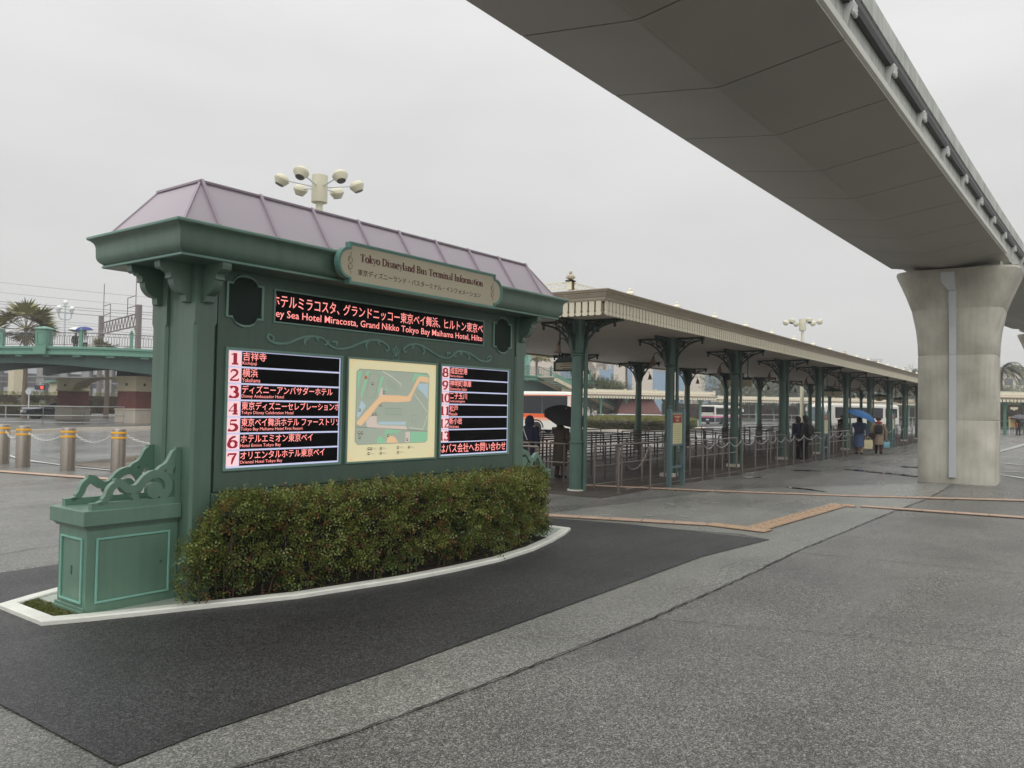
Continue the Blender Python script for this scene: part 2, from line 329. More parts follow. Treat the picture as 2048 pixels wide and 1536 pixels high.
    def mesh(s, name, mats, smooth_angle=None):
        me = bpy.data.meshes.new(name); me.from_pydata(s.v, [], s.f)
        for x in (mats if isinstance(mats, (list, tuple)) else [mats]): me.materials.append(M[x] if isinstance(x, str) else x)
        me.polygons.foreach_set('material_index', s.m); me.polygons.foreach_set('use_smooth', s.s)
        if any(s.s): me.set_sharp_from_angle(angle=R(40))
        me.update(); return me
    def build(s, name, mats, parent=None, bevel=0, kind=None, loc=None):
        o = bpy.data.objects.new(name, s.mesh(name, mats)); C.objects.link(o)
        if parent: o.parent = parent
        if loc: o.location = loc
        if bevel:
            bm_ = bm_fix(o.data)
            b = o.modifiers.new('bevel', 'BEVEL'); b.width = bevel; b.segments = 2; b.limit_method = 'ANGLE'; b.angle_limit = R(35)
        if kind: o['kind'] = kind
        return o
def bm_fix(me):
    bm = bmesh.new(); bm.from_mesh(me); bmesh.ops.remove_doubles(bm, verts=bm.verts, dist=1e-5); bmesh.ops.recalc_face_normals(bm, faces=bm.faces); bm.to_mesh(me); bm.free()
def T(name, label, cat, loc=(0, 0, 0), rz=0, group=None):
    o = bpy.data.objects.new(name, None); C.objects.link(o); o.location = loc; o.rotation_euler = (0, 0, rz); o.empty_display_size = .2
    o['label'] = label; o['category'] = cat
    if group: o['group'] = group
    return o
def tag(o, label, cat, group=None):
    o['label'] = label; o['category'] = cat
    if group: o['group'] = group
    return o
def dup(root, loc, rz=None, label=None, group=None):
    r = root.copy(); C.objects.link(r); r.location = loc
    if rz is not None: r.rotation_euler = (0, 0, rz)
    if label: r['label'] = label
    if group: r['group'] = group
    for ch in list(root.children):
        c = ch.copy(); C.objects.link(c); c.parent = r
        for g in list(ch.children):
            d = g.copy(); C.objects.link(d); d.parent = c
    return r
def dup_part(p, parent, loc=None, rz=None):
    c = p.copy(); C.objects.link(c); c.parent = parent
    if loc is not None: c.location = loc
    if rz is not None: c.rotation_euler = (0, 0, rz)
    for g in list(p.children):
        d = g.copy(); C.objects.link(d); d.parent = c
    return c
def struct(mb, name, mats, **k): return mb.build(name, mats, kind='structure', **k)
def curve(pts, n=6):
    """Catmull-Rom through 2-D or 3-D points"""
    P = [Vector(p) for p in pts]; P = [P[0]*2-P[1]]+P+[P[-1]*2-P[-2]]; o = []
    for i in range(1, len(P)-2):
        for k in range(n):
            t = k/n; a, b, c, d = P[i-1:i+3]
            o.append(.5*((2*b)+(c-a)*t+(2*a-5*b+4*c-d)*t*t+(3*b-a-3*c+d)*t**3))
    o.append(P[-2]); return [tuple(x) for x in o]
def arcp(cx, cz, rx, rz, a0, a1, n=12): return [(cx+rx*math.cos(R(a0+(a1-a0)*i/n)), cz+rz*math.sin(R(a0+(a1-a0)*i/n))) for i in range(n+1)]
def bearing(px, d):
    """ground position d metres ahead on a compass bearing"""
    v = (px-1024)/1600*rr-(815-768)/1600*uu+fwd; v = v/(v.dot(fwd)); return Vector((v.x*d, v.y*d, 0))

# ------------------------------------------------------------------ lettering
_tc = {}
def font_mesh(txt, bold=0.0):
    """flat text from Blender's built-in font (it falls back to a CJK face): verts, faces, width; 1 unit = font size"""
    k = (txt, bold)
    if k in _tc: return _tc[k]
    c = bpy.data.curves.new('txt', 'FONT'); c.body = txt; c.size = 1; c.resolution_u = 2; c.offset = bold; c.fill_mode = 'FRONT'
    o = bpy.data.objects.new('txt', c); C.objects.link(o); bpy.context.view_layer.update()
    dg = bpy.context.evaluated_depsgraph_get(); me = bpy.data.meshes.new_from_object(o.evaluated_get(dg))
    vs = [(v.co.x, v.co.y) for v in me.vertices]; fs = [tuple(p.vertices) for p in me.polygons]
    bpy.data.objects.remove(o); bpy.data.curves.remove(c); bpy.data.meshes.remove(me)
    xs = [v[0] for v in vs]; ys = [v[1] for v in vs]
    _tc[k] = (vs, fs, min(xs), max(xs), min(ys), max(ys)); return _tc[k]
def put_text(mb, txt, x, z, y, width, height, m=0, bold=0.0, clip=None):
    """lettering stretched to width x height with its lower left ink corner at (x, z) on the plane y"""
    vs, fs, a, b, c, d = font_mesh(txt, bold); sx = width/(b-a); sz = height/(d-c)
    V3 = [(x+(v[0]-a)*sx, y, z+(v[1]-c)*sz) for v in vs]
    if clip:
        bm = bmesh.new(); vv = [bm.verts.new(p) for p in V3]
        for f in fs:
            try: bm.faces.new([vv[i] for i in f])
            except ValueError: pass
        for px, nx in ((clip[0], -1), (clip[1], 1)):
            bmesh.ops.bisect_plane(bm, geom=bm.verts[:]+bm.edges[:]+bm.faces[:], plane_co=(px, 0, 0), plane_no=(nx, 0, 0), clear_outer=True)
        bm.verts.index_update(); V3 = [tuple(v.co) for v in bm.verts]; fs = [tuple(v.index for v in f.verts) for f in bm.faces]; bm.free()
    mb.add(V3, fs, m)
TK, TN = .25, .10
def _el(cx, cy, rx, ry, a0, a1, tk=TK):
    n = 16; p = arcp(cx, cy, rx, ry, a0, a1, n); w = [TN+(tk-TN)*abs(math.cos(R(a0+(a1-a0)*i/n)))**1.3 for i in range(n+1)]; return (p, w)
def _st(x, y0, y1, sb=1, st=1, w=TK):
    o = [([(x, y0), (x, y1)], w)]
    if sb: o.append(([(x-.16, y0+.022), (x+.16, y0+.022)], TN))
    if st == 1: o.append(([(x-.16, y1-.022), (x+.16, y1-.022)], TN))
    if st == 2: o.append(([(x-.17, y1-.06), (x, y1-.02)], TN))
    return o
def _cv(p, w):
    q = curve(p, 5); n = len(q); return (q, [w[0]+(w[1]-w[0])*math.sin(PI*i/(n-1)) for i in range(n)])
X_ = .66
GL = {
 'T': (.86, _st(.42, 0, .96, 1, 0)+[([(.04, .965), (.8, .965)], .06), ([(.05, .97), (.04, .76)], TN), ([(.79, .97), (.8, .76)], TN)]),
 'I': (.42, _st(.2, 0, 1)), 'l': (.36, _st(.17, 0, 1.05, 1, 2)), 'i': (.36, _st(.17, 0, X_, 1, 2)+[([(.17, .82), (.17, .97)], .15)]),
 'o': (.64, [_el(.31, .32, .25, .33, 0, 360)]),
 'k': (.64, _st(.17, 0, 1.05, 1, 2)+[([(.2, .27), (.5, .62)], TN), ([(.3, .4), (.56, .02)], .14), ([(.4, .638), (.62, .638)], TN), ([(.46, .022), (.66, .022)], TN)]),
 'y': (.62, [([(.1, X_), (.34, .03)], .14), _cv([(.55, X_), (.36, .1), (.2, -.24), (.06, -.27)], (TN, .06)), ([(-.02, .64), (.24, .64)], TN), ([(.42, .64), (.66, .64)], TN)]),
 'D': (.92, _st(.18, 0, 1, 0, 0)+[_el(.34, .5, .46, .475, -90, 90), ([(.02, .975), (.36, .975)], TN), ([(.02, .025), (.36, .025)], TN)]),
 's': (.5, [_cv([(.4, .5), (.26, .64), (.1, .52), (.2, .37), (.36, .26), (.38, .1), (.22, .01), (.06, .15)], (TN, .15))]),
 'n': (.72, _st(.17, 0, X_, 1, 2)+_st(.53, 0, .4, 1, 0)+[_el(.35, .38, .18, .25, 180, 0)]),
 'e': (.58, [_el(.3, .32, .24, .33, 15, 315), ([(.08, .37), (.53, .37)], TN)]),
 'a': (.58, [_el(.24, .18, .18, .18, 0, 360, .13)]+_st(.44, 0, .45, 0, 0, .14)+[_cv([(.44, .42), (.4, .6), (.24, .64), (.1, .55)], (TN, .08)), ([(.44, .03), (.58, .06)], .07)]),
 'd': (.68, [_el(.28, .32, .22, .33, 0, 360)]+_st(.5, 0, 1.05, 0, 2)+[([(.5, .025), (.66, .04)], TN)]),
 'B': (.8, _st(.18, 0, 1, 0, 0)+[_el(.36, .75, .25, .225, -90, 90), _el(.36, .265, .31, .24, -90, 90), ([(.02, .975), (.38, .975)], TN), ([(.02, .025), (.38, .025)], TN), ([(.18, .515), (.38, .515)], TN)]),
 'u': (.72, _st(.17, .22, X_, 0, 2)+_st(.53, 0, X_, 0, 2)+[_el(.35, .24, .18, .22, 180, 360), ([(.53, .025), (.7, .04)], TN)]),
 'r': (.5, _st(.17, 0, X_, 1, 2)+[_cv([(.2, .42), (.3, .6), (.44, .6)], (.06, .13))]),
 'm': (1.04, _st(.17, 0, X_, 1, 2)+_st(.51, 0, .4, 1, 0)+_st(.85, 0, .4, 1, 0)+[_el(.34, .38, .17, .25, 180, 0), _el(.68, .38, .17, .25, 180, 0)]),
 'f': (.42, _st(.19, 0, .85, 1, 0)+[_cv([(.19, .8), (.24, 1.02), (.36, 1.05), (.46, .94)], (TN, .09)), ([(.04, .638), (.4, .638)], TN)]),
 't': (.42, _st(.19, .14, .84, 0, 0)+[_cv([(.19, .18), (.24, .02), (.4, .05)], (.08, .08)), ([(.04, .638), (.38, .638)], TN)]),
 '0': (.6, [_el(.3, .5, .23, .49, 0, 360)]), '1': (.5, _st(.27, 0, 1, 1, 0)+[([(.08, .84), (.26, .97)], .06)]),
 '2': (.6, [_cv([(.09, .74), (.16, .93), (.33, .97), (.47, .8), (.4, .54), (.2, .28), (.07, .06)], (.07, .16)), ([(.05, .05), (.54, .05)], .11), ([(.52, .04), (.56, .22)], TN)]),
 '3': (.56, [_el(.25, .74, .19, .235, 150, -88), _el(.24, .265, .24, .255, 88, -150)]),
 '4': (.62, _st(.42, 0, .98, 1, 0)+[([(.4, .97), (.03, .3)], .06), ([(.02, .29), (.58, .29)], .07)]),
 '5': (.56, [([(.14, .94), (.48, .96)], .12), ([(.15, .96), (.12, .56)], .05), _el(.22, .31, .26, .295, 112, -140)]),
 '6': (.6, [_el(.3, .31, .225, .3, 0, 360), _cv([(.07, .32), (.12, .68), (.3, .92), (.48, .98)], (.1, .16))]),
 '7': (.58, [([(.06, .93), (.54, .93)], .12), ([(.07, .93), (.05, .74)], TN), _cv([(.5, .9), (.34, .5), (.26, 0)], (.08, .18))]),
 '8': (.6, [_el(.3, .75, .18, .235, 0, 360), _el(.3, .265, .235, .255, 0, 360)]),
 '9': (.6, [_el(.3, .68, .225, .3, 0, 360), _cv([(.53, .66), (.48, .32), (.3, .08), (.12, .02)], (.1, .16))]), ' ': (.34, [])}
def serif_text(mb, txt, x, z, y, width, cap, m=0):
    adv = sum(GL[c][0] for c in txt); sx = width/adv; cx = x; e_ = 0
    for ch in txt:
        a, st = GL[ch]
        for p, w in st:
            e_ = (e_+1) % 9
            mb.stroke([(cx+q[0]*sx, z+q[1]*cap) for q in p], [v*(sx+cap)/2 for v in w] if isinstance(w, list) else w*(sx+cap)/2, y, y-.0003-e_*.00012, m=m, back=False)
        cx += a*sx

# ------------------------------------------------------------------ ground
def sheet(name, poly, z, m, label=None):
    b = MB(); b.add([(p[0], p[1], z) for p in poly], [list(range(len(poly)))]); return struct(b, name, m)
b = MB(); n_ = 24
b.add([(-300+1400*i/n_, -500+1300*j/n_, 0) for j in range(n_+1) for i in range(n_+1)], [(j*(n_+1)+i, j*(n_+1)+i+1, (j+1)*(n_+1)+i+1, (j+1)*(n_+1)+i) for j in range(n_) for i in range(n_)])
struct(b, 'ground', 'asph')
rng = random.Random(4)
def jag(a, b_, n, amp):
    return [(a[0]+(b_[0]-a[0])*i/n+rng.uniform(-amp, amp), a[1]+(b_[1]-a[1])*i/n+rng.uniform(-amp, amp)) for i in range(n+1)]
# pale band between the new asphalt and the long seam
seam = [(1.2, 3.3), (2.31, 3.06), (2.86, 2.94), (3.97, 2.82), (5.8, 2.69), (8.0, 2.63), (9.6, 2.63), (11.95, 2.53), (14.5, 2.42), (17.1, 2.27), (19.5, 2.24), (21.4, 2.25)]
edge = [(10.32, 3.14), (8.57, 3.37), (6.28, 3.40), (3.71, 3.44), (2.41, 3.52), (1.98, 3.50)]
sheet('asphalt_band', [(1.98, 3.15)]+seam[1:]+[(21.4, 2.6), (16.6, 5.6), (15.5, 5.9), (10.45, 6.6), (9.9, 6.6), (10.5, 3.6)]+[(10.32, 3.14)]+edge[1:], .004, 'asph_light')
sheet('asphalt_patch', [(10.32, 3.14)]+sum([jag(edge[i], edge[i+1], 14, .004)[1:] for i in range(len(edge)-1)], [])+[(2.0, 4.7), (2.0, 7.2), (3.2, 8.2), (9.0, 8.2), (9.9, 7.2), (10.3, 5.2)], .008, 'asph_dark')
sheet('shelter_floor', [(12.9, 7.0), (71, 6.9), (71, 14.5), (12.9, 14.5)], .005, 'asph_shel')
sheet('bus_lane', [(-40, 15.2), (11.0, 24.5), (10.6, 21), (10.7, 15.2), (150, 15.2), (150, 22), (60, 45), (30, 46), (-40, 30)], .004, 'asph_wet')
def ribbon(name, pts, w, z, m, amp=.006, dens=7):
    b = MB(); P = []
    for i in range(len(pts)-1):
        L_ = math.dist(pts[i], pts[i+1]); k = max(2, int(L_*dens)); P += jag(pts[i], pts[i+1], k, amp)[:-1]
    P.append(pts[-1]); Lf = []; Rt = []
    for i, p in enumerate(P):
        a = P[max(i-1, 0)]; c = P[min(i+1, len(P)-1)]; dx, dy = c[0]-a[0], c[1]-a[1]; q = math.hypot(dx, dy) or 1; ww = w*rng.uniform(.4, 1.5)/2
        Lf.append((p[0]-dy/q*ww, p[1]+dx/q*ww, z)); Rt.append((p[0]+dy/q*ww, p[1]-dx/q*ww, z))
    n = len(P); b.add(Lf+Rt, [(i, n+i, n+i+1, i+1) for i in range(n-1)]); return struct(b, name, m)
ribbon('asphalt_seam', seam, .011, .012, 'crack', amp=.011, dens=14)
ribbon('asphalt_seam', [(9.6, 2.62), (9.75, 1.6), (9.87, .4), (10.1, -1.5)], .010, .008, 'crack', amp=.02)
ribbon('asphalt_seam', [(5.8, 2.7), (6.3, 1.4), (6.7, -.4)], .007, .008, 'crack', amp=.02)
ribbon('asphalt_seam', edge, .006, .012, 'crack', amp=.004, dens=14)
ribbon('asphalt_seam', [(12.2, 6.9), (14.8, 5.9), (16.2, 5.2), (17.2, 4.3)], .02, .012, 'crack', amp=.03)
ribbon('asphalt_seam', [(9.4, 8.2), (11.6, 6.7), (13.4, 5.9)], .012, .012, 'crack', amp=.02)
ribbon('asphalt_seam', [(-1, 8.3), (4, 9.2), (9, 10.2)], .012, .008, 'crack', amp=.03)
for pts, w in (([(24.4, 5.3), (23.6, 3.9), (23.1, 3.2)], .35), ([(17.6, 5.0), (17.2, 4.1)], .2), ([(19.4, 6.6), (19.7, 6.2)], .25), ([(22.6, 6.3), (23.2, 5.8)], .3), ([(27, 4.2), (27.4, 1.8)], .5)):
    o_ = ribbon('puddle', pts, w, .011, 'puddle', amp=.05, dens=5)
# worn reflective flecks and painted lines
def line(name, pts, w, m='line_white', z=.014): return ribbon(name, pts, w, z, m, amp=.003, dens=2)
for x, y in ((10.9, 5.9), (11.3, 5.35), (11.6, 4.9), (12.4, 5.1), (13.2, 4.4), (12.9, 5.7), (13.7, 5.2)):
    line('lane_stud', [(x, y), (x+.02, y-.13)], .05)
line('road_line', [(32.5, 3.2), (31.9, 1.9), (30.9, 1.0), (29.5, -1.2)], .22)
line('road_line', [(27.2, 3.4), (27.3, 1.7), (27.5, -1.2)], .28)
line('road_line', [(26.6, 2.6), (25.7, 1.57), (24.8, .98), (23.4, -.2)], .22)
# plaza edge by the bollards
sheet('brown_paving', [(9.75, 15.2), (10.0, 17.9), (9.9, 20.4), (13.0, 22.3), (14.6, 19.5), (14.2, 15.2)], .016, 'brownpave')
line('kerb_line', [(10.35, 24.4), (9.85, 21.9), (9.75, 19.4), (9.85, 17.6), (9.95, 15.2), (9.9, 12.5)], .13, 'line_white', .020)
# ---- tile strips: each paver an object of its own
def tiles(name, a, b_, w, ln, z, mats, kinds=None, stuff_after=300, gap=.012):
    a = Vector((*a, 0)); b_ = Vector((*b_, 0)); d = (b_-a); L_ = d.length; d.normalize(); ang = math.atan2(d.y, d.x); n = max(1, round(L_/ln)); ln = L_/n
    bed = MB(); bed.add([(0, -w/2-.006, z), (L_, -w/2-.006, z), (L_, w/2+.006, z), (0, w/2+.006, z)], [(0, 1, 2, 3)])
    o = struct(bed, name, 'mortar'); o.location = a; o.rotation_euler = (0, 0, ang)
    t_ = MB(); t_.box(gap/2, ln-gap/2, -w/2+gap/2, w/2-gap/2, z+.001, z+.010)
    if kinds == 'bar':
        for k in range(4): yy = -w/2+w*(k+.5)/4; t_.box(.03, ln-.03, yy-.016, yy+.016, z+.0101, z+.017)
    if kinds == 'dot':
        for i in range(5):
            for j in range(5): x = ln*(i+.5)/5; yy = -w/2+w*(j+.5)/5; t_.rings([[(x+r*math.cos(q*PI/3), yy+r*math.sin(q*PI/3), h) for q in range(6)] for r, h in ((.016, z+.0101), (.010, z+.016))], 0, False)
    me = t_.mesh('tile', mats)
    for i in range(n):
        q = bpy.data.objects.new('tile', me); C.objects.link(q); q.parent = o; q.location = (i*ln, rng.uniform(-.003, .003), rng.uniform(-.0015, .0015)); q.rotation_euler = (0, 0, rng.uniform(-.004, .004))
    return o
tiles('paver_strip', (9.55, 8.6), (11.0, 4.25), .26, .45, .012, 'tile')
tiles('paver_strip', (14.65, 8.6), (15.62, 5.85), .22, .45, .012, 'tile')
tiles('paver_strip', (15.62, 5.85), (16.75, 3.42), .22, .45, .012, 'tile')
tiles('paver_strip', (16.75, 3.42), (18.35, .7), .24, .45, .012, 'tile')
tiles('paver_strip', (18.35, .7), (20.1, -2.6), .24, .45, .012, 'tile')
tiles('paver_strip', (15.0, 3.0), (15.25, .6), .24, .45, .012, 'tile')
tiles('paver_strip', (15.25, .6), (15.6, -3.0), .24, .45, .012, 'tile')
tiles('guiding_strip', (11.06, 4.24), (10.97, 3.36), .30, .29, .012, 'tile_tan', 'dot')
tiles('guiding_strip', (11.15, 3.57), (14.7, 3.34), .30, .3, .012, 'tile_tan', 'bar')
tiles('guiding_strip', (14.84, 3.5), (14.92, 3.06), .28, .22, .012, 'tile_tan', 'dot')
tiles('paver_strip', (7.5, 21.9), (8.35, 17.9), .26, .5, .012, 'tile')
tiles('paver_strip', (8.35, 17.9), (9.0, 15.0), .26, .5, .012, 'tile')
tiles('paver_strip', (9.0, 15.0), (9.5, 12.2), .26, .5, .012, 'tile')
tiles('guiding_strip', (41.0, 2.6), (58, 1.9), .3, .6, .012, 'line_white', 'bar')

# ------------------------------------------------------------------ the information board on its kerbed island
O_ = Vector((3.868, 5.885, 0)); A_ = R(-2.1)
def LW(x, y, z=0): return (O_.x+x*math.cos(A_)-y*math.sin(A_), O_.y+x*math.sin(A_)+y*math.cos(A_), z)
def WL(x, y): dx, dy = x-O_.x, y-O_.y; return (dx*math.cos(A_)+dy*math.sin(A_), -dx*math.sin(A_)+dy*math.cos(A_))
front = [(2.841, 6.07), (3.10, 5.93), (3.481, 5.755), (4.522, 5.29), (5.534, 5.05), (6.2, 4.965), (6.9, 4.926), (7.65, 5.0), (8.3, 5.15), (8.85, 5.31), (9.246, 5.457)]
fl = [WL(*p) for p in front]
outer = [LW(*p)[:2] for p in fl]+[LW(x, 1.053-y)[:2] for x, y in fl[::-1]]
def inset(poly, d):
    n = len(poly); o = []
    for i in range(n):
        a, b_, c = Vector(poly[i-1]), Vector(poly[i]), Vector(poly[(i+1) % n]); e1 = (b_-a).normalized(); e2 = (c-b_).normalized()
        n1 = Vector((-e1.y, e1.x)); n2 = Vector((-e2.y, e2.x)); m_ = (n1+n2); m_.normalize(); o.append(tuple(b_+m_*d/max(.35, m_.dot(n1))))
    return o
inner = inset(outer, .115)
b = MB()
prof = [(0, 0), (.0, .036), (.010, .046), (.105, .046), (.115, .036), (.115, .012)]
rg = [inset(outer, p[0]) for p in prof]; n_ = len(outer); b.v = [(q[0], q[1], p[1]) for r_, p in zip(rg, prof) for q in r_]
for k in range(len(prof)-1):
    for i in range(n_): j = (i+1) % n_; b.f.append([k*n_+i, k*n_+j, (k+1)*n_+j, (k+1)*n_+i]); b.m.append(0); b.s.append(False)
struct(b, 'kerb', 'kerb')
# mortar topping at both ends, soil between
def clipx(x0, x1):
    loc_ = [WL(*p) for p in inner]; bm = bmesh.new(); bm.faces.new([bm.verts.new((p[0], p[1], 0)) for p in loc_])
    for px, nx in ((x0, -1), (x1, 1)): bmesh.ops.bisect_plane(bm, geom=bm.verts[:]+bm.edges[:]+bm.faces[:], plane_co=(px, 0, 0), plane_no=(nx, 0, 0), clear_outer=True)
    r_ = [LW(v.co.x, v.co.y)[:2] for v in bm.faces[:][0].verts]; bm.free(); return r_
sheet('kerb_infill', clipx(-.80, .02), .027, 'kerb_fill'); sheet('kerb_infill', clipx(4.62, 6), .027, 'kerb_fill')
sheet('planting_soil', clipx(.02, 4.62), .022, 'soil'); sheet('planting_soil', clipx(-2, -.80), .018, 'soil')

board = T('information_board', 'large green bus terminal information board with lilac roof and lit red screens', 'information board', O_, A_)
GR, GB, TQ = 'green', 'green_board', 'turq'
b = MB(); b.box(.19, 4.41, .034, .60, .02, 2.79); b.build('core_wall', GR, board)
b = MB(); b.box(.218, 4.382, 0, .032, .885, 2.77); b.build('front_panel', GB, board, bevel=.003)
b = MB(); b.box(.205, 4.395, .006, .0335, .03, .875); b.build('lower_panel', GR, board, bevel=.003)
b = MB(); b.box(.218, 4.382, .602, .634, .885, 2.77); b.build('rear_panel', GB, board, bevel=.003)
def chamf(x0, x1, y0, y1, c): return [(x0+c, y0), (x1-c, y0), (x1, y0+c), (x1, y1-c), (x1-c, y1), (x0+c, y1), (x0, y1-c), (x0, y0+c)]
def pil(x0, x1, y0, y1):
    b = MB(); rgs = []
    for z, c in ((.03, .0005), (.22, .0005), (.25, .022), (2.27, .022), (2.305, .0005), (2.79, .0005)): rgs.append([(p[0], p[1], z) for p in chamf(x0, x1, y0, y1, c)])
    b.rings(rgs, 0, False); b.build('pilaster', GR, board)
for xa, xb in ((0, .2), (4.4, 4.6)):
    for ya, yb_ in ((-.015, .21), (.42, .65)): pil(xa, xb, ya, yb_)
for xa in (.03, 4.41): b = MB(); b.box(xa, xa+.16, .205, .43, .03, 2.79); b.build('pilaster_infill', GR, board)
b = MB()
for xa, xb in ((-.02, .22), (4.38, 4.62)): b.box(xa, xb, -.035, .67, .02, .10); b.box(xa+.01, xb-.01, -.025, .66, .10, .125)
b.build('column_plinth', GR, board, bevel=.004)
# brackets
bp = [(0, 2.775), (.275, 2.775), (.28, 2.745), (.272, 2.715), (.25, 2.70), (.225, 2.705), (.215, 2.69), (.19, 2.685), (.182, 2.66), (.186, 2.635), (.165, 2.632)]+arcp(.05, 2.635, .112, .118, 0, -88, 8)+[(.05, 2.512), (.048, 2.49), (.045, 2.462), (.03, 2.455), (0, 2.455)]
def brk(direction, c):
    b = MB(); sgn = {'-x': -1, '+x': 1, '-y': -1, '+y': 1}[direction]
    if direction[1] == 'x':
        x0 = -.001 if sgn < 0 else 4.601; poly = [(x0+sgn*d, z) for d, z in bp]; b.prism(poly, c-.042, c+.042, 'y')
    else:
        y0 = -.016 if sgn < 0 else .651; poly = [(y0+sgn*d, z) for d, z in bp]; b.prism(poly, c-.042, c+.042, 'x')
    b.build('bracket', GR, board, bevel=.004)
for c in (.095, .535): brk('-x', c); brk('+x', c)
for c in (.10, 4.50): brk('-y', c); brk('+y', c)
# cornice swept round with mitred corners
def swept(prof, x0, x1, y0, y1):
    """prof: (outward offset, z); rectangle x0..x1, y0..y1"""
    return [[(x0-o, y0-o, z), (x1+o, y0-o, z), (x1+o, y1+o, z), (x0-o, y1+o, z)] for o, z in prof]
cp = [(.02, 2.768), (.30, 2.768), (.304, 2.772), (.304, 2.79), (.296, 2.794), (.306, 2.803), (.325, 2.818), (.338, 2.838), (.344, 2.862), (.345, 2.90), (.346, 2.94), (.350, 2.962), (.360, 2.982), (.376, 2.998), (.394, 3.007), (.397, 3.010), (.397, 3.034), (.39, 3.038), (.2, 3.05)]
b = MB(); b.rings(swept(cp, 0, 4.6, 0, .634), 0, False); cn = b.build('cornice', GR, board)
for p in cn.data.polygons: p.use_smooth = True
cn.data.set_sharp_from_angle(angle=R(28))
b = MB(); b.rings(swept([(.305, 2.771), (.308, 2.773), (.308, 2.787), (.305, 2.789)], 0, 4.6, 0, .634), 0, False, caps=False); b.build('cornice_lit_line', 'moss', board)  # paler strip paints the lit line along the lower moulding
b = MB(); b.rings(swept([(.3985, 3.012), (.402, 3.014), (.402, 3.030), (.3985, 3.033)], 0, 4.6, 0, .634), 0, False, caps=False); b.build('cornice_edge', 'moss', board)
# lilac roof
zt = 3.455; ro = .275
b = MB(); b.add([(-ro, -ro, 3.05), (4.6+ro, -ro, 3.05), (4.6+ro, .634+ro, 3.05), (-ro, .634+ro, 3.05), (.02, .0, zt), (4.58, 0, zt), (4.58, .634, zt), (.02, .634, zt)],
 [(0, 1, 5, 4), (1, 2, 6, 5), (2, 3, 7, 6), (3, 0, 4, 7), (4, 5, 6, 7)]); rf = b.build('roof', 'lilac', board)
b = MB(); b.rings([[(.0, -.02, z), (4.6, -.02, z), (4.6, .654, z), (.0, .654, z)] for z in (zt-.006, zt+.014)], 0, False); b.build('ridge_cap', 'lilac_seam', rf, bevel=.003)
for k in range(9):
    x = .03+.5675*k
    for s_ in (0, 1):
        b = MB(); y0_, y1_ = (-ro, 0) if s_ == 0 else (.634+ro, .634)
        b.obox((x, y0_, 3.058), (x, y1_, zt+.016), .026, .03); b.build('seam', 'lilac_seam', rf)
for xa, xb, ya, yb_ in ((-ro, .02, -ro, 0), (4.6+ro, 4.58, -ro, 0), (-ro, .02, .634+ro, .634), (4.6+ro, 4.58, .634+ro, .634)):
    b = MB(); b.obox((xa, ya, 3.052), (xb, yb_, zt+.002), .018, .018); b.build('hip_strip', 'lilac_seam', rf)
# name plate
px0, px1 = 1.258, 3.372
def plate(g):
    o = [(px0-g, 3.107+g), (px1+g, 3.107+g), (px1+g, 3.066+g*.6)]
    o += [(px1+.03+g, 3.058+g*.6)]+arcp(px1+.03, 2.93, .10+g, .125+g, 80, -80, 10)+[(px1+.03+g, 2.802-g*.6), (px1+g, 2.794-g*.6), (px1+g, 2.755-g), (px0-g, 2.755-g), (px0-g, 2.794-g*.6), (px0-.03-g, 2.802-g*.6)]
    o += arcp(px0-.03, 2.93, .10+g, .125+g, 260, 100, 10)+[(px0-.03-g, 3.058+g*.6), (px0-g, 3.066+g*.6)]
    return o
b = MB(); b.prism(plate(0), -.395, -.452, 'y'); npl = b.build('name_plate', 'cream', board)
b = MB(); b.ringprism(plate(.018), plate(-.002), -.398, -.466, 'y'); b.build('plate_frame', 'frame_teal', npl, bevel=.005)
b = MB(); b.ringprism(plate(-.002), plate(-.012), -.453, -.458, 'y'); b.build('frame_bead', 'moss', npl)
b = MB(); serif_text(b, 'Tokyo Disneyland Bus Terminal Information', 1.375, 2.962, -.4525, 1.80, .070); b.build('lettering', 'maroon', npl)
b = MB(); put_text(b, '東京ディズニーランド・バスターミナル・インフォメーション', 1.35, 2.83, -.4525, 1.79, .060, bold=.014); b.build('lettering', 'brown_ink', npl)
for cx in (1.26, 3.35):
    b = MB()
    for s_ in (1, -1):
        q = curve([(cx, 2.93), (cx+.022, 2.95), (cx+.012, 2.98), (cx-.014, 2.985), (cx-.02, 2.965), (cx-.004, 2.955)], 5); q = [(x, 2.93+s_*(z-2.93)) for x, z in q]; b.stroke(q, .0045, -.452, -.4535)
        q = curve([(cx, 2.93), (cx-.026, 2.95), (cx-.02, 2.985), (cx, 3.0), (cx+.008, 3.02), (cx-.002, 3.03)], 5); q = [(x, 2.93+s_*(z-2.93)) for x, z in q]; b.stroke(q, .004, -.452, -.4538)
    b.build('flourish', 'gold', npl)
# screens
def frame(x0, x1, z0, z1, w, parent, m='moss', y1=-.022, name='screen_frame'):
    b = MB(); b.ringprism([(x0, z0), (x1, z0), (x1, z1), (x0, z1)], [(x0+w, z0+w), (x1-w, z0+w), (x1-w, z1-w), (x0+w, z1-w)], 0.0, y1); return b.build(name, m, parent, bevel=.004)
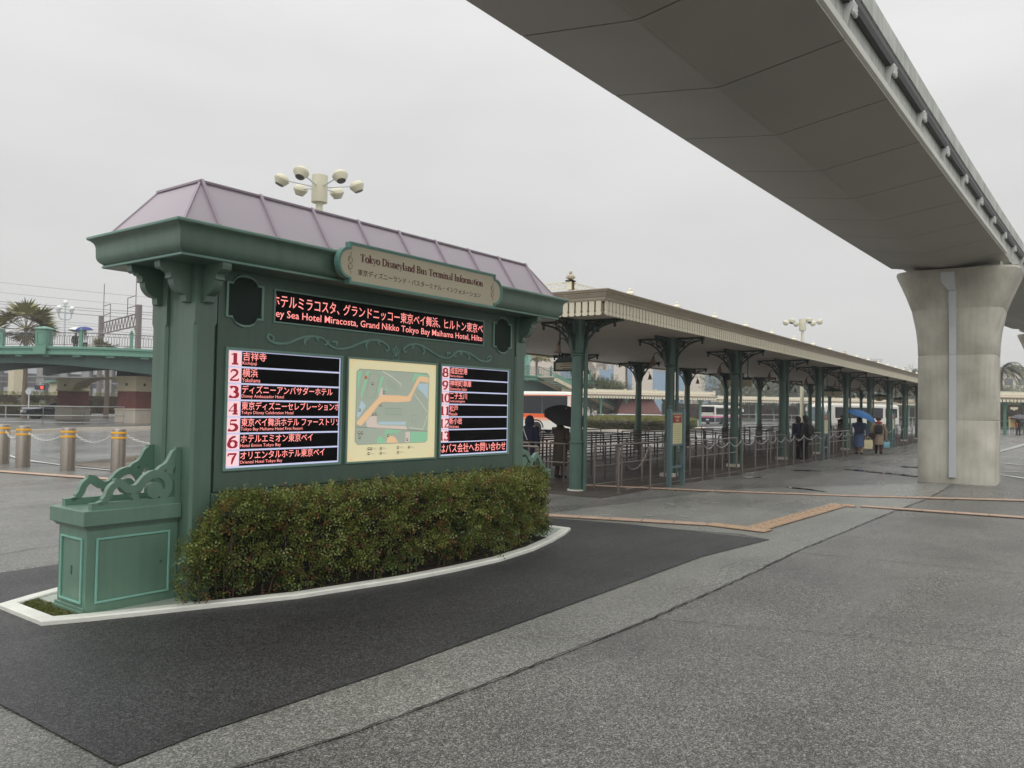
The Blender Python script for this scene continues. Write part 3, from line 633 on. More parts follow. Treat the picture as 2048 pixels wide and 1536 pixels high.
# ticker at the top
b = MB(); b.box(.783, 3.742, -.006, 0, 2.374, 2.648); tk_ = b.build('ticker_screen', 'screen_black', board)
frame(.767, 3.758, 2.358, 2.664, .016, tk_, 'moss', -.014)
b = MB()
put_text(b, 'ホテルミラコスタ、', .745, 2.505, -.0072, .78, .112, bold=.005, clip=(.79, 3.736))
put_text(b, 'グランドニッコー東京ベイ舞浜、', 1.575, 2.505, -.0072, 1.405, .112, bold=.005, clip=(.79, 3.736))
put_text(b, 'ヒルトン東京ベイ', 3.05, 2.505, -.0072, .78, .112, bold=.005, clip=(.79, 3.736))
put_text(b, 'ey Sea Hotel Miracosta, Grand Nikko Tokyo Bay Maihama Hotel, Hilto', .79, 2.392, -.0072, 2.94, .088, bold=.004, clip=(.79, 3.736))
b.build('led_lettering', 'led', tk_)
def screen(x0, rows, last=None):
    x1 = x0+1.287; z0, z1 = 1.053, 2.109; xa, xb = x0+.024, x1-.024; za, zb = z0+.022, z1-.022
    b = MB(); b.box(xa, xb, -.006, 0, za, zb); s = b.build('departure_screen', 'screen_line', board); frame(x0, x1, z0, z1, .024, s)
    pitch = (zb-za-.012)/7
    for i, (num, jp, en, wj, we) in enumerate(rows):
        zt_ = zb-.010-pitch*i; zl = zt_-pitch+.016
        b = MB(); b.box(xa+.008, xa+.130, -.0074, -.006, zl, zt_); c = b.build('number_cell', 'screen_pink', s)
        w_ = .052 if len(num) == 1 else .045*len(num); b2 = MB(); serif_text(b2, num, xa+.069-w_, zl+.016, -.0078, w_*2*.96, pitch-.048); c2 = b2.build('digit', 'digit', s)
        b = MB(); b.box(xa+.138, xb-.014, -.0074, -.006, zl, zt_); c = b.build('row_panel', 'screen_black', s)
        if jp:
            b = MB(); put_text(b, jp, xa+.146, zl+.052, -.0082, wj, .074, bold=.006, clip=(xa+.139, xb-.015)); put_text(b, en, xa+.143, zl+.008, -.0082, we, .036, bold=.0); b.build('led_lettering', 'led', s)
    if last:
        b = MB(); zt_ = zb-.010-pitch*6; b.box(xa+.008, xb-.014, -.0074, -.006, zt_-pitch+.016, zt_+.004); b.build('row_panel', 'screen_black', s)
        b = MB(); put_text(b, last, xa+.0, zt_-pitch+.030, -.0082, 1.20, .105, bold=.006, clip=(xa+.012, xb-.018)); b.build('led_lettering', 'led', s)
    return s
screen(.293, [('1', '吉祥寺', 'Kichijoji', .24, .145), ('2', '横浜', 'Yokohama', .155, .185), ('3', 'ディズニーアンバサダーホテル', 'Disney Ambassador Hotel', 1.0, .44), ('4', '東京ディズニーセレブレーションホテル', 'Tokyo Disney Celebration Hotel', 1.23, .55),
  ('5', '東京ベイ舞浜ホテル ファーストリゾート', 'Tokyo Bay Maihama Hotel First Resort', 1.24, .66), ('6', 'ホテルエミオン東京ベイ', 'Hotel Emion Tokyo Bay', .775, .42), ('7', 'オリエンタルホテル東京ベイ', 'Oriental Hotel Tokyo Bay', .92, .44)])
screen(2.995, [('8', '成田空港', 'Narita Airport', .30, .23), ('9', '神明町車庫', 'Shinmeicho shako', .375, .30), ('10', '二子玉川', 'Futakotamagawa', .30, .27), ('11', '松戸', 'Matsudo', .145, .14), ('12', '新小岩', 'Shinkoiwa', .22, .17), ('13', '', '', 0, 0)], 'はバス会社へお問い合わせ')
# oval recess panels
def oval(cx, g):
    h = .176; zt_, zb_ = 2.66, 2.37
    o = [(cx-h-g, zb_-g*.6), (cx-h-g, zt_+g*.6), (cx-h+.05, zt_+g)]+arcp(cx, zt_, .118, .072+g, 165, 15, 10)+[(cx+h-.05, zt_+g), (cx+h+g, zt_+g*.6), (cx+h+g, zb_-g*.6), (cx+h-.05, zb_-g)]+arcp(cx, zb_, .118, .072+g, -15, -165, 10)+[(cx-h+.05, zb_-g)]
    return o
for cx in (.470, 4.118):
    b = MB(); b.prism(oval(cx, -.002), 0, -.003, 'y'); s = b.build('cartouche_panel', 'green_dark', board)
    b = MB(); b.ringprism(oval(cx, .010), oval(cx, -.010), 0, -.018, 'y'); b.build('cartouche_frame', 'moss', s, bevel=.003)
# scroll ornament
MAP={"cream": [[1.665,2.079],[2.92,2.077],[2.906,1.07],[1.66,1.077]],"area": [[1.8,1.994],[2.784,1.991],[2.817,1.966],[2.806,1.257],[2.772,1.239],[1.794,1.239],[1.759,1.268],[1.764,1.966]],"path": [[1.776,1.46],[2.077,1.719],[2.113,1.736],[2.347,1.738],[2.485,1.732],[2.537,1.775],[2.64,1.939],[2.674,1.955],[2.806,1.946],[2.805,1.888],[2.668,1.902],[2.59,1.796],[2.526,1.681],[2.33,1.669],[2.128,1.67],[2.067,1.638],[1.973,1.539],[1.835,1.424],[1.788,1.442]],"g1": [[2.591,1.983],[2.805,1.97],[2.806,1.951],[2.673,1.96],[2.626,1.937],[2.547,1.879],[2.562,1.927]],"g2": [[2.168,1.383],[2.417,1.375],[2.34,1.337],[2.288,1.347],[2.238,1.339],[2.202,1.294],[2.163,1.34]],"g3": [[2.543,1.35],[2.803,1.351],[2.805,1.259],[2.772,1.24],[2.546,1.241]],"g4": [[2.057,1.243],[2.063,1.299],[2.102,1.323],[2.165,1.276],[2.197,1.244]],"g5": [[2.154,1.821],[2.224,1.786],[2.263,1.778],[2.168,1.789]],"g6": [[1.783,1.967],[1.841,1.979],[1.804,1.854],[1.779,1.739]],"g7": [[1.9,1.972],[1.936,1.974],[1.838,1.688],[1.825,1.74]],"g8": [[2.095,1.923],[2.144,1.938],[2.121,1.892],[2.064,1.746],[2.051,1.781]],"pink": [[1.95,1.512],[2.046,1.535],[2.051,1.458],[2.074,1.429],[2.468,1.417],[2.502,1.381],[2.462,1.38],[2.136,1.39],[1.918,1.41],[1.904,1.468]],"pink2": [[2.096,1.81],[2.116,1.821],[2.128,1.74],[2.067,1.721]],"pink3": [[2.467,1.355],[2.533,1.354],[2.537,1.243],[2.47,1.245]],"b1": [[2.655,1.873],[2.801,1.876],[2.799,1.705],[2.742,1.761],[2.643,1.825]],"b2": [[1.833,1.679],[1.899,1.627],[1.798,1.503],[1.779,1.53]],"b3": [[2.073,1.465],[2.466,1.463],[2.468,1.428],[2.074,1.436]],"blob": [[2.191,1.247],[2.208,1.298],[2.239,1.316],[2.29,1.31],[2.322,1.291],[2.362,1.246]],"lightline": [[2.118,1.982],[2.245,1.933],[2.376,1.864],[2.39,1.832]],"lightline2": [[2.591,1.758],[2.675,1.683],[2.796,1.57]],"lightline3": [[1.766,1.415],[2.075,1.4],[2.803,1.358]],"lightline4": [[2.798,1.531],[2.733,1.378],[2.521,1.399]],"grid": [[2.167,1.603],[2.41,1.6],[2.405,1.535],[2.163,1.544]],"lot": [[1.937,1.947],[2.07,1.953],[2.016,1.709],[1.891,1.707]],"lot2": [[2.196,1.895],[2.351,1.808],[2.326,1.789],[2.172,1.866]],"lot3": [[2.564,1.536],[2.625,1.531],[2.614,1.455],[2.553,1.465]],"star": [[1.885,1.91]],"icons": [[1.978,1.851],[2.137,1.766],[2.094,1.636],[1.813,1.582],[1.997,1.541],[2.034,1.541],[1.814,1.355],[1.849,1.354],[1.821,1.311],[2.492,1.274],[2.213,1.323],[1.942,1.193],[1.978,1.192],[2.112,1.192],[2.357,1.194],[2.521,1.193],[1.944,1.144],[2.113,1.144],[2.359,1.143]]}
ORN={"a": [[0.766,2.194],[0.777,2.219],[0.758,2.236],[0.722,2.248],[0.711,2.22],[0.738,2.192],[0.81,2.173],[0.927,2.184],[1.03,2.227],[1.137,2.26],[1.246,2.269],[1.335,2.257],[1.381,2.222],[1.369,2.199],[1.345,2.206]],"b": [[1.493,2.197],[1.5,2.23],[1.467,2.241]],"c": [[1.199,2.262],[1.13,2.234],[1.115,2.202],[1.139,2.179]],"d": [[1.311,2.261],[1.262,2.26],[1.268,2.239],[1.287,2.231]],"e": [[1.469,2.213],[1.465,2.236],[1.442,2.234]],"f": [[1.387,2.259],[1.395,2.225],[1.425,2.193],[1.515,2.173],[1.651,2.191],[1.805,2.249],[1.933,2.289],[2.065,2.293],[2.167,2.257],[2.197,2.216],[2.169,2.198],[2.143,2.212]],"g": [[1.965,2.289],[1.901,2.269],[1.878,2.225],[1.907,2.188]],"h": [[2.115,2.278],[2.051,2.286],[2.057,2.259],[2.083,2.245]]}
xc = 2.304
def orn(pts, w0, w1, mirror):
    q = curve(pts, 5); n = len(q); 
    if mirror: q = [(2*xc-x, z) for x, z in q]
    return q, [w0+(w1-w0)*math.sin(PI*i/(n-1))**.7 for i in range(n)]
for mir in (0, 1):
    b = MB()
    for k, w in (('a', .022), ('f', .022)): q, ws = orn(ORN[k], .010, w, mir); b.tube([(x, -.004, z) for x, z in q], [v*.62 for v in ws], 8)
    for k in 'bcdegh': q, ws = orn(ORN[k], .006, .024, mir); b.tube([(x, -.004, z) for x, z in q], [v*.62 for v in ws], 6)
    b.build('scroll_ornament', 'moss', board)
b = MB()
for s_ in (1, -1):
    for p in ([(0, 2.16), (.03, 2.18), (.05, 2.21), (.035, 2.235), (.02, 2.215)], [(0, 2.16), (.035, 2.155), (.045, 2.13), (.025, 2.115), (.015, 2.13)], [(.005, 2.17), (.022, 2.2), (.018, 2.24), (0, 2.265)]):
        q = curve(p, 5); b.tube([(xc+s_*x, -.004, z-.006) for x, z in q], .006, 6)
b.tube([(xc, -.004, 2.09), (xc, -.004, 2.18), (xc, -.004, 2.285)], [.003, .008, .002], 6); b.build('centre_ornament', 'moss', board)
# the map
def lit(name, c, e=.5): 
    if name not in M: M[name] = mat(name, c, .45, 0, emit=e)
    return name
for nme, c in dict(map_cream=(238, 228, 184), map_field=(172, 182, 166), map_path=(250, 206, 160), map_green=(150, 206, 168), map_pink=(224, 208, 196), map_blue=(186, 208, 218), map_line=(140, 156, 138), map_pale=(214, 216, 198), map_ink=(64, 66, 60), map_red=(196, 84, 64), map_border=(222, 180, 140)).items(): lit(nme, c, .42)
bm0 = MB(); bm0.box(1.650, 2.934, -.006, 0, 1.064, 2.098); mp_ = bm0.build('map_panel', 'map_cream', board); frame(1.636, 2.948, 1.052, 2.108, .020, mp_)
yk = [-.0062]
def flat(key, m, name='map_shape'):
    yk[0] -= .00022; b = MB(); b.add([(x, yk[0], z) for x, z in MAP[key]], [list(range(len(MAP[key])))]); b.build(name, m, mp_)
flat('area', 'map_field', 'map_field')
for k in ('g1', 'g2', 'g3', 'g4', 'g5', 'g6', 'g7', 'g8'): flat(k, 'map_green')
for k in ('pink', 'pink2', 'pink3'): flat(k, 'map_pink')
for k in ('b1', 'b2', 'b3'): flat(k, 'map_blue')
flat('path', 'map_path'); flat('blob', 'map_path')
def mline(pts, w, m, closed=False):
    yk[0] -= .00022; b = MB(); p = list(pts)+([pts[0]] if closed else []); b.stroke(p, w, yk[0], yk[0]-.0002, back=False); return b.build('map_line', m, mp_)
for k, w, m_ in (('lightline', .009, 'map_pale'), ('lightline2', .007, 'map_pale'), ('lightline3', .003, 'map_ink'), ('lightline4', .008, 'map_pale')): mline(MAP[k], w, m_)
for k in ('grid', 'lot', 'lot2', 'lot3'): mline(MAP[k], .004, 'map_line', True)
mline(MAP['area'], .005, 'map_line', True)
cr = [(1.664, 1.080), (2.920, 1.080), (2.920, 2.083), (1.664, 2.083)]; mline(cr, .003, 'map_border', True)
g = MAP['grid']; b = MB()
for i in range(1, 9): t_ = i/9; b.stroke([(g[0][0]+(g[1][0]-g[0][0])*t_, g[0][1]), (g[0][0]+(g[1][0]-g[0][0])*t_, g[3][1])], .002, yk[0]-.0003, yk[0]-.0004, back=False)
b.build('map_line', 'map_line', mp_)
yk[0] -= .0006
for x, z in MAP['icons']: b = MB(); b.box(x-.012, x+.012, yk[0]-.0004, yk[0], z-.014, z+.014); b.box(x-.006, x+.006, yk[0]-.0008, yk[0]-.0005, z-.005, z+.009, 1); b.build('map_icon', ['map_ink', 'map_cream'], mp_)
b = MB()
for x, z in MAP['icons'][-7:]:
    for j in range(2): b.box(x+.018, x+.018+(.07 if j else .05), yk[0]-.0004, yk[0], z+.004-j*.010, z+.007-j*.010)
b.build('map_caption', 'map_line', mp_)
sx_, sz_ = MAP['star'][0]; b = MB()
for k in range(8):
    a_ = k*PI/4+.2; r_ = .034 if k % 2 else .022; b.add([(sx_+math.cos(a_)*r_, yk[0], sz_+math.sin(a_)*r_), (sx_+math.cos(a_+1.7)*.006, yk[0], sz_+math.sin(a_+1.7)*.006), (sx_+math.cos(a_-1.7)*.006, yk[0], sz_+math.sin(a_-1.7)*.006)], [(0, 1, 2)])
b.build('map_compass', 'map_red', mp_)
for cx, cz, fx, fz in ((1.664, 2.083, 1, -1), (2.920, 2.083, -1, -1), (1.664, 1.080, 1, 1), (2.920, 1.080, -1, 1)):
    q = curve([(cx+fx*x, cz+fz*z) for x, z in ((.005, .075), (.03, .085), (.035, .06), (.015, .05), (.02, .02), (.05, .012), (.065, .03), (.05, .045), (.04, .03), (.075, .004))], 4); mline(q, .0035, 'map_border')
# cabinets with side scrolls, left then right
def cabinet(mx):
    X = (lambda x: x) if not mx else (lambda x: 4.6-x)
    def bxx(b, x0, x1, *a): xs = sorted((X(x0), X(x1))); b.box(xs[0], xs[1], *a)
    b = MB(); bxx(b, -.735, -.003, .145, .600, .02, .665); cb = b.build('cabinet', 'green_lid', board, bevel=.004)
    b = MB(); bxx(b, -.785, -.004, .095, .660, .690, .806); b.build('cabinet_lid', 'green_lid', cb, bevel=.006)
    b = MB(); bxx(b, -.755, -.004, .125, .622, .664, .680); bxx(b, -.765, -.004, .115, .635, .678, .692); b.build('lid_moulding', GR, cb)
    b = MB(); bxx(b, -.765, -.736, .142, .603, .018, .055); bxx(b, -.755, -.736, .143, .602, .055, .078); b.build('cabinet_plinth', 'green_lid', cb, bevel=.004)
    def trim(xs, zs, pl):
        b = MB(); w = .017
        o = [(xs[0], zs[0]), (xs[1], zs[0]), (xs[1], zs[1]), (xs[0], zs[1])]; i_ = [(xs[0]+w, zs[0]+w), (xs[1]-w, zs[0]+w), (xs[1]-w, zs[1]-w), (xs[0]+w, zs[1]-w)]
        if pl == 'f': b.ringprism(o, i_, .144, .130, 'y')
        elif pl == 'r': b.ringprism(o, i_, .601, .615, 'y')
        else: b.ringprism(o, i_, X(-.735), X(-.750), 'x')
        b.build('trim_frame', TQ, cb, bevel=.004)
    xs = sorted((X(-.668), X(-.075))); trim(xs, (.098, .592), 'f'); trim(xs, (.098, .592), 'r'); trim((.195, .545), (.098, .592), 'e')
    for pl, xs_, zs_ in (('f', (-.648, -.095), (.118, .572)),):
        b = MB(); bxx(b, xs_[0], xs_[1], .1425, .1445, *zs_); b.build('cabinet_door', 'green_lid', cb)
    b = MB(); bxx(b, -.155, -.14, .134, .1425, .335, .352); b.cyl(X(-.148), .136, .35, .356, .007, 8); b.build('door_lock', GR, cb)
    b = MB(); bxx(b, -.742, -.7355, .365, .385, .30, .37); b.build('door_handle', GR, cb)
    for yc in (.155, .585):
        b = MB(); y0_, y1_ = yc+.026, yc-.026; m2 = lambda P: [(X(p[0]), p[1]) for p in P]
        b.box(min(X(-.715), X(.0)), max(X(-.715), X(.0)), y1_, y0_, .806, .858)
        def st(P, w, e=0): b.stroke(m2(P), w, y0_-e, y1_+e)
        st(curve([(-.665, .846), (-.625, .862), (-.592, .90), (-.577, .94), (-.555, .972), (-.52, .995)], 5), [.03]*6+[.05]*20)
        st(curve([(-.545, 1.006), (-.50, .998), (-.465, .972), (-.43, .948), (-.39, .944), (-.355, .955), (-.325, .985), (-.29, 1.023), (-.245, 1.048), (-.19, 1.052), (-.14, 1.03), (-.108, .985), (-.104, .93), (-.125, .89), (-.17, .86)], 5), .062, .001)
        q = arcp(-.218, .925, .066, .066, 0, 360, 20); b.prism(m2(q[:-1]), y1_+.002, y0_-.002, 'y')
        st(curve([(-.19, 1.062), (-.165, 1.09), (-.13, 1.108), (-.10, 1.135), (-.075, 1.18), (-.055, 1.215), (-.035, 1.225)], 5), .046, .002)
        st([(-.40, .92), (-.375, .885), (-.36, .85)], .05, .003)
        st([(-.11, 1.05), (-.085, 1.09), (-.05, 1.17)], .05, .004)
        b.box(min(X(-.048), X(-.002)), max(X(-.048), X(-.002)), y1_-.001, y0_+.001, .806, 1.262)
        b.build('side_scroll', 'green_lid', cb, bevel=.0035)
    return cb
cabinet(False); cabinet(True)

# ---- hedge in front: sprigs of small paired leaves on thin stems
def leaf_cloud(name, centers, parent, mats, size, nleaf, rng, tint_fn, droop=0, kind=None, jitter=1.0, cross=True):
    """centers: (x,y,z,dx,dy,dz) sprig base and direction; leaves in pairs along the sprig"""
    V = []; F = []; Tn = []; MI = []
    for (x, y, z, dx, dy, dz) in centers:
        p = Vector((x, y, z)); d = Vector((dx, dy, dz)).normalized(); sd_ = d.cross(Vector((rng.uniform(-1, 1), rng.uniform(-1, 1), rng.uniform(-.3, 1)))); sd_ = sd_.normalized() if sd_.length > .01 else Vector((1, 0, 0)); up = d.cross(sd_)
        t0 = tint_fn(x, y, z); mi = 1 if (len(mats) > 1 and rng.random() < .13) else 0
        for k in range(nleaf):
            q = p+d*size*.62*k; s_ = 1 if k % 2 else -1; L_ = (sd_*s_*.8+d*.55+up*rng.uniform(-.35, .35)).normalized()*size*rng.uniform(.75, 1.25); wv = L_.cross(up+sd_*rng.uniform(-.4, .4)); wv = wv.normalized()*size*.30 if wv.length > 1e-6 else up*size*.3
            b_ = len(V); V += [q, q+L_*.45+wv, q+L_*1.0, q+L_*.45-wv, ]
            F.append((b_, b_+1, b_+2, b_+3)); Tn += [min(1, max(0, t0+rng.uniform(-.22, .22)))]*4; MI.append(mi)
    me = bpy.data.meshes.new(name); me.from_pydata([tuple(v) for v in V], [], F)
    for m_ in mats: me.materials.append(M[m_])
    me.polygons.foreach_set('material_index', MI); at = me.attributes.new('tint', 'FLOAT', 'POINT'); at.data.foreach_set('value', Tn); me.update()
    o = bpy.data.objects.new(name, me); C.objects.link(o)
    if parent: o.parent = parent
    if kind: o['kind'] = kind
    return o
from mathutils import noise
hr = random.Random(11)
hx0, hx1 = .06, 4.60
def hfront(x):   # local y of the hedge's front face along the kerb
    P = [WL(*p) for p in front]
    for i in range(len(P)-1):
        if P[i][0] <= x <= P[i+1][0]: t_ = (x-P[i][0])/(P[i+1][0]-P[i][0]); return P[i][1]+(P[i+1][1]-P[i][1])*t_
    return P[-1][1]
hedge = T('hedge', 'low box hedge of small green and bronze leaves in front of the information board', 'hedge', O_, A_)
cs = []
lit_ = 0
def htop(x): return .80+.035*noise.noise((x*2.1, 3, 0))+.02*noise.noise((x*9, 1, 0))-.42*max(0, 1-(x+.02)/.30)**1.5*(x < .28)
for i in range(9800):
    x = hr.uniform(hx0-.06, hx1); yf = hfront(x)+.16; yb_ = -.05; zt_ = htop(x)
    u = hr.random()
    if u < .66:  # front face shell
        z = .06+(zt_-.06)*hr.random()**.85; d = abs(hr.gauss(0, .06)); y = yf+d+.17*noise.noise((x*5, z*5, 0))+.02; y = min(y, yb_)
        if hr.random() < 1.5*max(0, noise.noise((x*5, z*6, 4))+.10)*(1.25-z): continue
        dv = (hr.gauss(0, .7), -1, hr.gauss(.35, .6))
    elif u < .88: y = hr.uniform(yf, yb_); z = zt_-abs(hr.gauss(0, .03))+hr.uniform(0, .025); dv = (hr.gauss(0, .6), hr.gauss(-.2, .5), 1)
    elif u < .95: x = hx1-abs(hr.gauss(0, .05)); yf = hfront(x)+.2; y = hr.uniform(yf, yb_); z = hr.uniform(.1, zt_); dv = (1, hr.gauss(-.4, .5), .3)
    else: x = hr.uniform(-.16, .15); y = hr.uniform(-.26, -.06); z = .06+.46*hr.random()**.8;
    if u >= .95 and hr.random() < .45: continue
    if u >= .95: dv = (hr.gauss(-.4, .6), -.6, hr.gauss(.4, .6))
    cs.append((x, y, z, *dv))
for i in range(60):
    x = hr.uniform(hx0+.1, hx1-.05); y = hr.uniform(-.5, -.08); cs.append((x, max(y, hfront(x)+.18), htop(x)+.015, hr.gauss(0, .25), hr.gauss(0, .25), 1)); cs.append((x, max(y, hfront(x)+.18), htop(x)+.05, hr.gauss(0, .25), 0, 1))
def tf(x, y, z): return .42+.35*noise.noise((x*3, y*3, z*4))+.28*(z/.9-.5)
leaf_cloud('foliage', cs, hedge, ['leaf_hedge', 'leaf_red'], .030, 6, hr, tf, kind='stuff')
b = MB(); rgs_ = []
for i in range(24):
    x = hx0+.12+(hx1-hx0-.2)*i/23; yf = min(hfront(x)+.30, -.10); zt_ = htop(x)-.10
    rgs_.append([(x, yf, .03), (x, -.03, .03), (x, -.03, zt_-.02), (x, yf+.03, zt_-.02), (x, yf, zt_-.1)])
b.rings(rgs_, 0, False); b.build('shade_core', 'hedge_shade', hedge)  # solid core coloured dark for the shade between the leaves
b = MB()
for i in range(95):
    x = hr.uniform(hx0-.15, hx1-.05); y0_ = hr.uniform(hfront(x)+.2, -.08) if x > .1 else hr.uniform(-.25, -.1); y0_ = min(y0_, -.08); h_ = htop(max(x, .1))*hr.uniform(.6, .92) if x > .1 else hr.uniform(.3, .5)
    p = [(x, y0_, .02)]; cx, cy = x, y0_
    for k in range(1, 6): cx += hr.gauss(0, .022); cy += hr.gauss(-.006, .015); p.append((cx, cy, .02+h_*k/5))
    b.tube(p, [.006*(1-.13*k) for k in range(6)], 5)
    for k in (2, 3, 4):
        if hr.random() < .7: q = Vector(p[k]); e_ = q+Vector((hr.gauss(0, .08), hr.gauss(-.03, .04), hr.uniform(.06, .16))); b.tube([q, (q+e_)/2+Vector((0, 0, -.01)), e_], [.003, .0025, .0015], 4)
b.build('stems', 'trunk', hedge)
# moss-grass in the left tip
gs = []
pl = [WL(*p) for p in inner]
for i in range(2600):
    x = hr.uniform(-.92, -.74); y = hr.uniform(.15, .95)
    lim = .115+.06 if x > -.95 else .115+.16
    if not (.50-(x+1.02)*1.5 < y < .50+(x+1.02)*2.2): continue
    gs.append((*LW(x, y, .02), hr.gauss(0, .6), hr.gauss(0, .6), 1))
leaf_cloud('grass', gs, None, ['grass'], .011, 3, hr, lambda x, y, z: .4+.5*noise.noise((x*20, y*20, 0)), kind='stuff')
b = MB(); b.box(0, .045, 0, .03, 0, .018); lf = b.build('fallen_leaf', 'tile_tan', loc=LW(-.05, -.02, .028), bevel=.008); tag(lf, 'curled brown leaf lying on the kerb mortar beside the left column', 'leaf')

# ------------------------------------------------------------------ bus shelter
SX0, SX1, SY0, SY1, ZS = 12.75, 70.5, 6.9, 14.5, 3.38
colX = [13.76, 18.25, 22.85, 27.6, 32.3, 37.0, 42.0, 47.0, 52.0, 57.0, 62.0, 67.0]
sh = T('bus_shelter', 'long open bus shelter with green columns, cream scalloped valance and pale roof', 'bus shelter', (SX0, (SY0+SY1)/2, 0))
sh_o = Vector(sh.location)
def shb(b, name, m, **k):
    o = b.build(name, m, sh, **k); o.location = -sh_o; return o
for i in range(25):
    y0_ = SY0+.10+i*.296; b = MB(); b.box(SX0+.1, SX1-.1, y0_+.004, y0_+.292, ZS, ZS+.02); shb(b, 'soffit_board', 'soffit')
b = MB(); b.box(SX0+.08, SX1-.08, SY0+.08, SY1-.08, ZS+.021, ZS+.10); shb(b, 'roof_core', 'joint')
def rect(o, z): return [(SX0-o, SY0-o, z), (SX1+o, SY0-o, z), (SX1+o, SY1+o, z), (SX0-o, SY1+o, z)]
fp = [(-.035, 3.36), (-.035, 3.575), (.03, 3.580), (.03, 3.60), (.045, 3.605), (.05, 3.64), (.075, 3.665), (.09, 3.70), (.10, 3.705), (.10, 3.725), (.125, 3.735), (.14, 3.765), (.15, 3.77), (.15, 3.785), (.05, 3.80)]
b = MB(); b.rings([rect(o, z) for o, z in fp], 0, False, caps=False); fo = shb(b, 'fascia', 'fascia')
for p in fo.data.polygons: p.use_smooth = True
fo.data.set_sharp_from_angle(angle=R(24))
b = MB(); b.rings([rect(.05, 3.801), rect(-.9, 3.91), rect(-2.6, 4.02)], 0, False); shb(b, 'roof', 'sroof')
# valance boards with round-cornered feet
bw = .140
def vb():
    w = bw-.036; b = MB(); p = [(-w/2, 3.60), (-w/2, 3.42), (-w/2+.012, 3.405), (-w/2+.012, 3.395), (-w/2-.006, 3.38), (-w/2-.006, 3.345), (-w/2+.012, 3.325), (w/2-.012, 3.325), (w/2+.006, 3.345), (w/2+.006, 3.38), (w/2-.012, 3.395), (w/2-.012, 3.405), (w/2, 3.42), (w/2, 3.60)]
    b.prism([(x, z) for x, z in p], -.012, .012, 'y'); return b
vme = vb().mesh('valance_board', 'valance')
def vput(x, y, rz):
    o = bpy.data.objects.new('valance_board', vme); C.objects.link(o); o.parent = sh; o.location = Vector((x, y, 0))-sh_o; o.rotation_euler = (0, 0, rz)
nY = int((SY1-SY0)/bw); 
for i in range(nY): vput(SX0-.016, SY0+bw*(i+.5)+.03, PI/2)
nX = int((SX1-SX0)/bw)
for i in range(190): vput(SX0+bw*(i+.5), SY0-.016, 0)
far_v = MB(); tmp = vb()
for i in range(190, nX):
    x = SX0+bw*(i+.5); far_v.add([(v[0]+x, v[1]+SY0-.016, v[2]) for v in tmp.v], tmp.f)
for i in range(nX):
    x = SX0+bw*(i+.5); far_v.add([(v[0]+x, v[1]+SY1+.016, v[2]) for v in tmp.v], tmp.f)
shb(far_v, 'valance_row', 'valance', kind='stuff')
# roof crest: posts with knobs and lattice
cy0, cy1, cx0, cx1 = 7.8, 13.6, 13.07, 69.6
pk = MB(); pk.box(-.055, .055, -.055, .055, 3.88, 4.04); pk.box(-.075, .075, -.075, .075, 4.04, 4.06); pk.lathe([(.02, 4.06), (.03, 4.07), (.085, 4.10), (.092, 4.13), (.06, 4.165), (.022, 4.18), (.036, 4.20), (.03, 4.23), (.005, 4.245)], n=12)
pme = pk.mesh('crest_post', 'valance')
def crest(x0, y0, x1, y1, n):
    for i in range(n+1):
        t_ = i/n; o = bpy.data.objects.new('crest_post', pme); C.objects.link(o); o.parent = sh; o.location = Vector((x0+(x1-x0)*t_, y0+(y1-y0)*t_, 0))-sh_o
    b = MB(); L_ = math.hypot(x1-x0, y1-y0); d = Vector((x1-x0, y1-y0, 0))/L_; s0 = Vector((x0, y0, 0))
    for z in (3.92, 4.03): b.obox(s0+Vector((0, 0, z)), s0+d*L_+Vector((0, 0, z)), .03, .02)
    k = int(L_/.16) if L_ < 12 else int(min(L_, 12)/.16)
    for i in range(k): 
        a = s0+d*(i*.16); b.tube([a+Vector((0, 0, 3.93)), a+d*.16+Vector((0, 0, 4.02))], .006, 4); b.tube([a+Vector((0, 0, 4.02)), a+d*.16+Vector((0, 0, 3.93))], .006, 4)
    shb(b, 'crest_lattice', 'valance')
crest(cx0, cy0, cx0+22.6, cy0, 9); crest(cx0+22.6, cy0, cx1, cy0, 14); crest(cx0, cy0, cx0, cy1, 2); crest(cx0, cy1, cx1, cy1, 12)
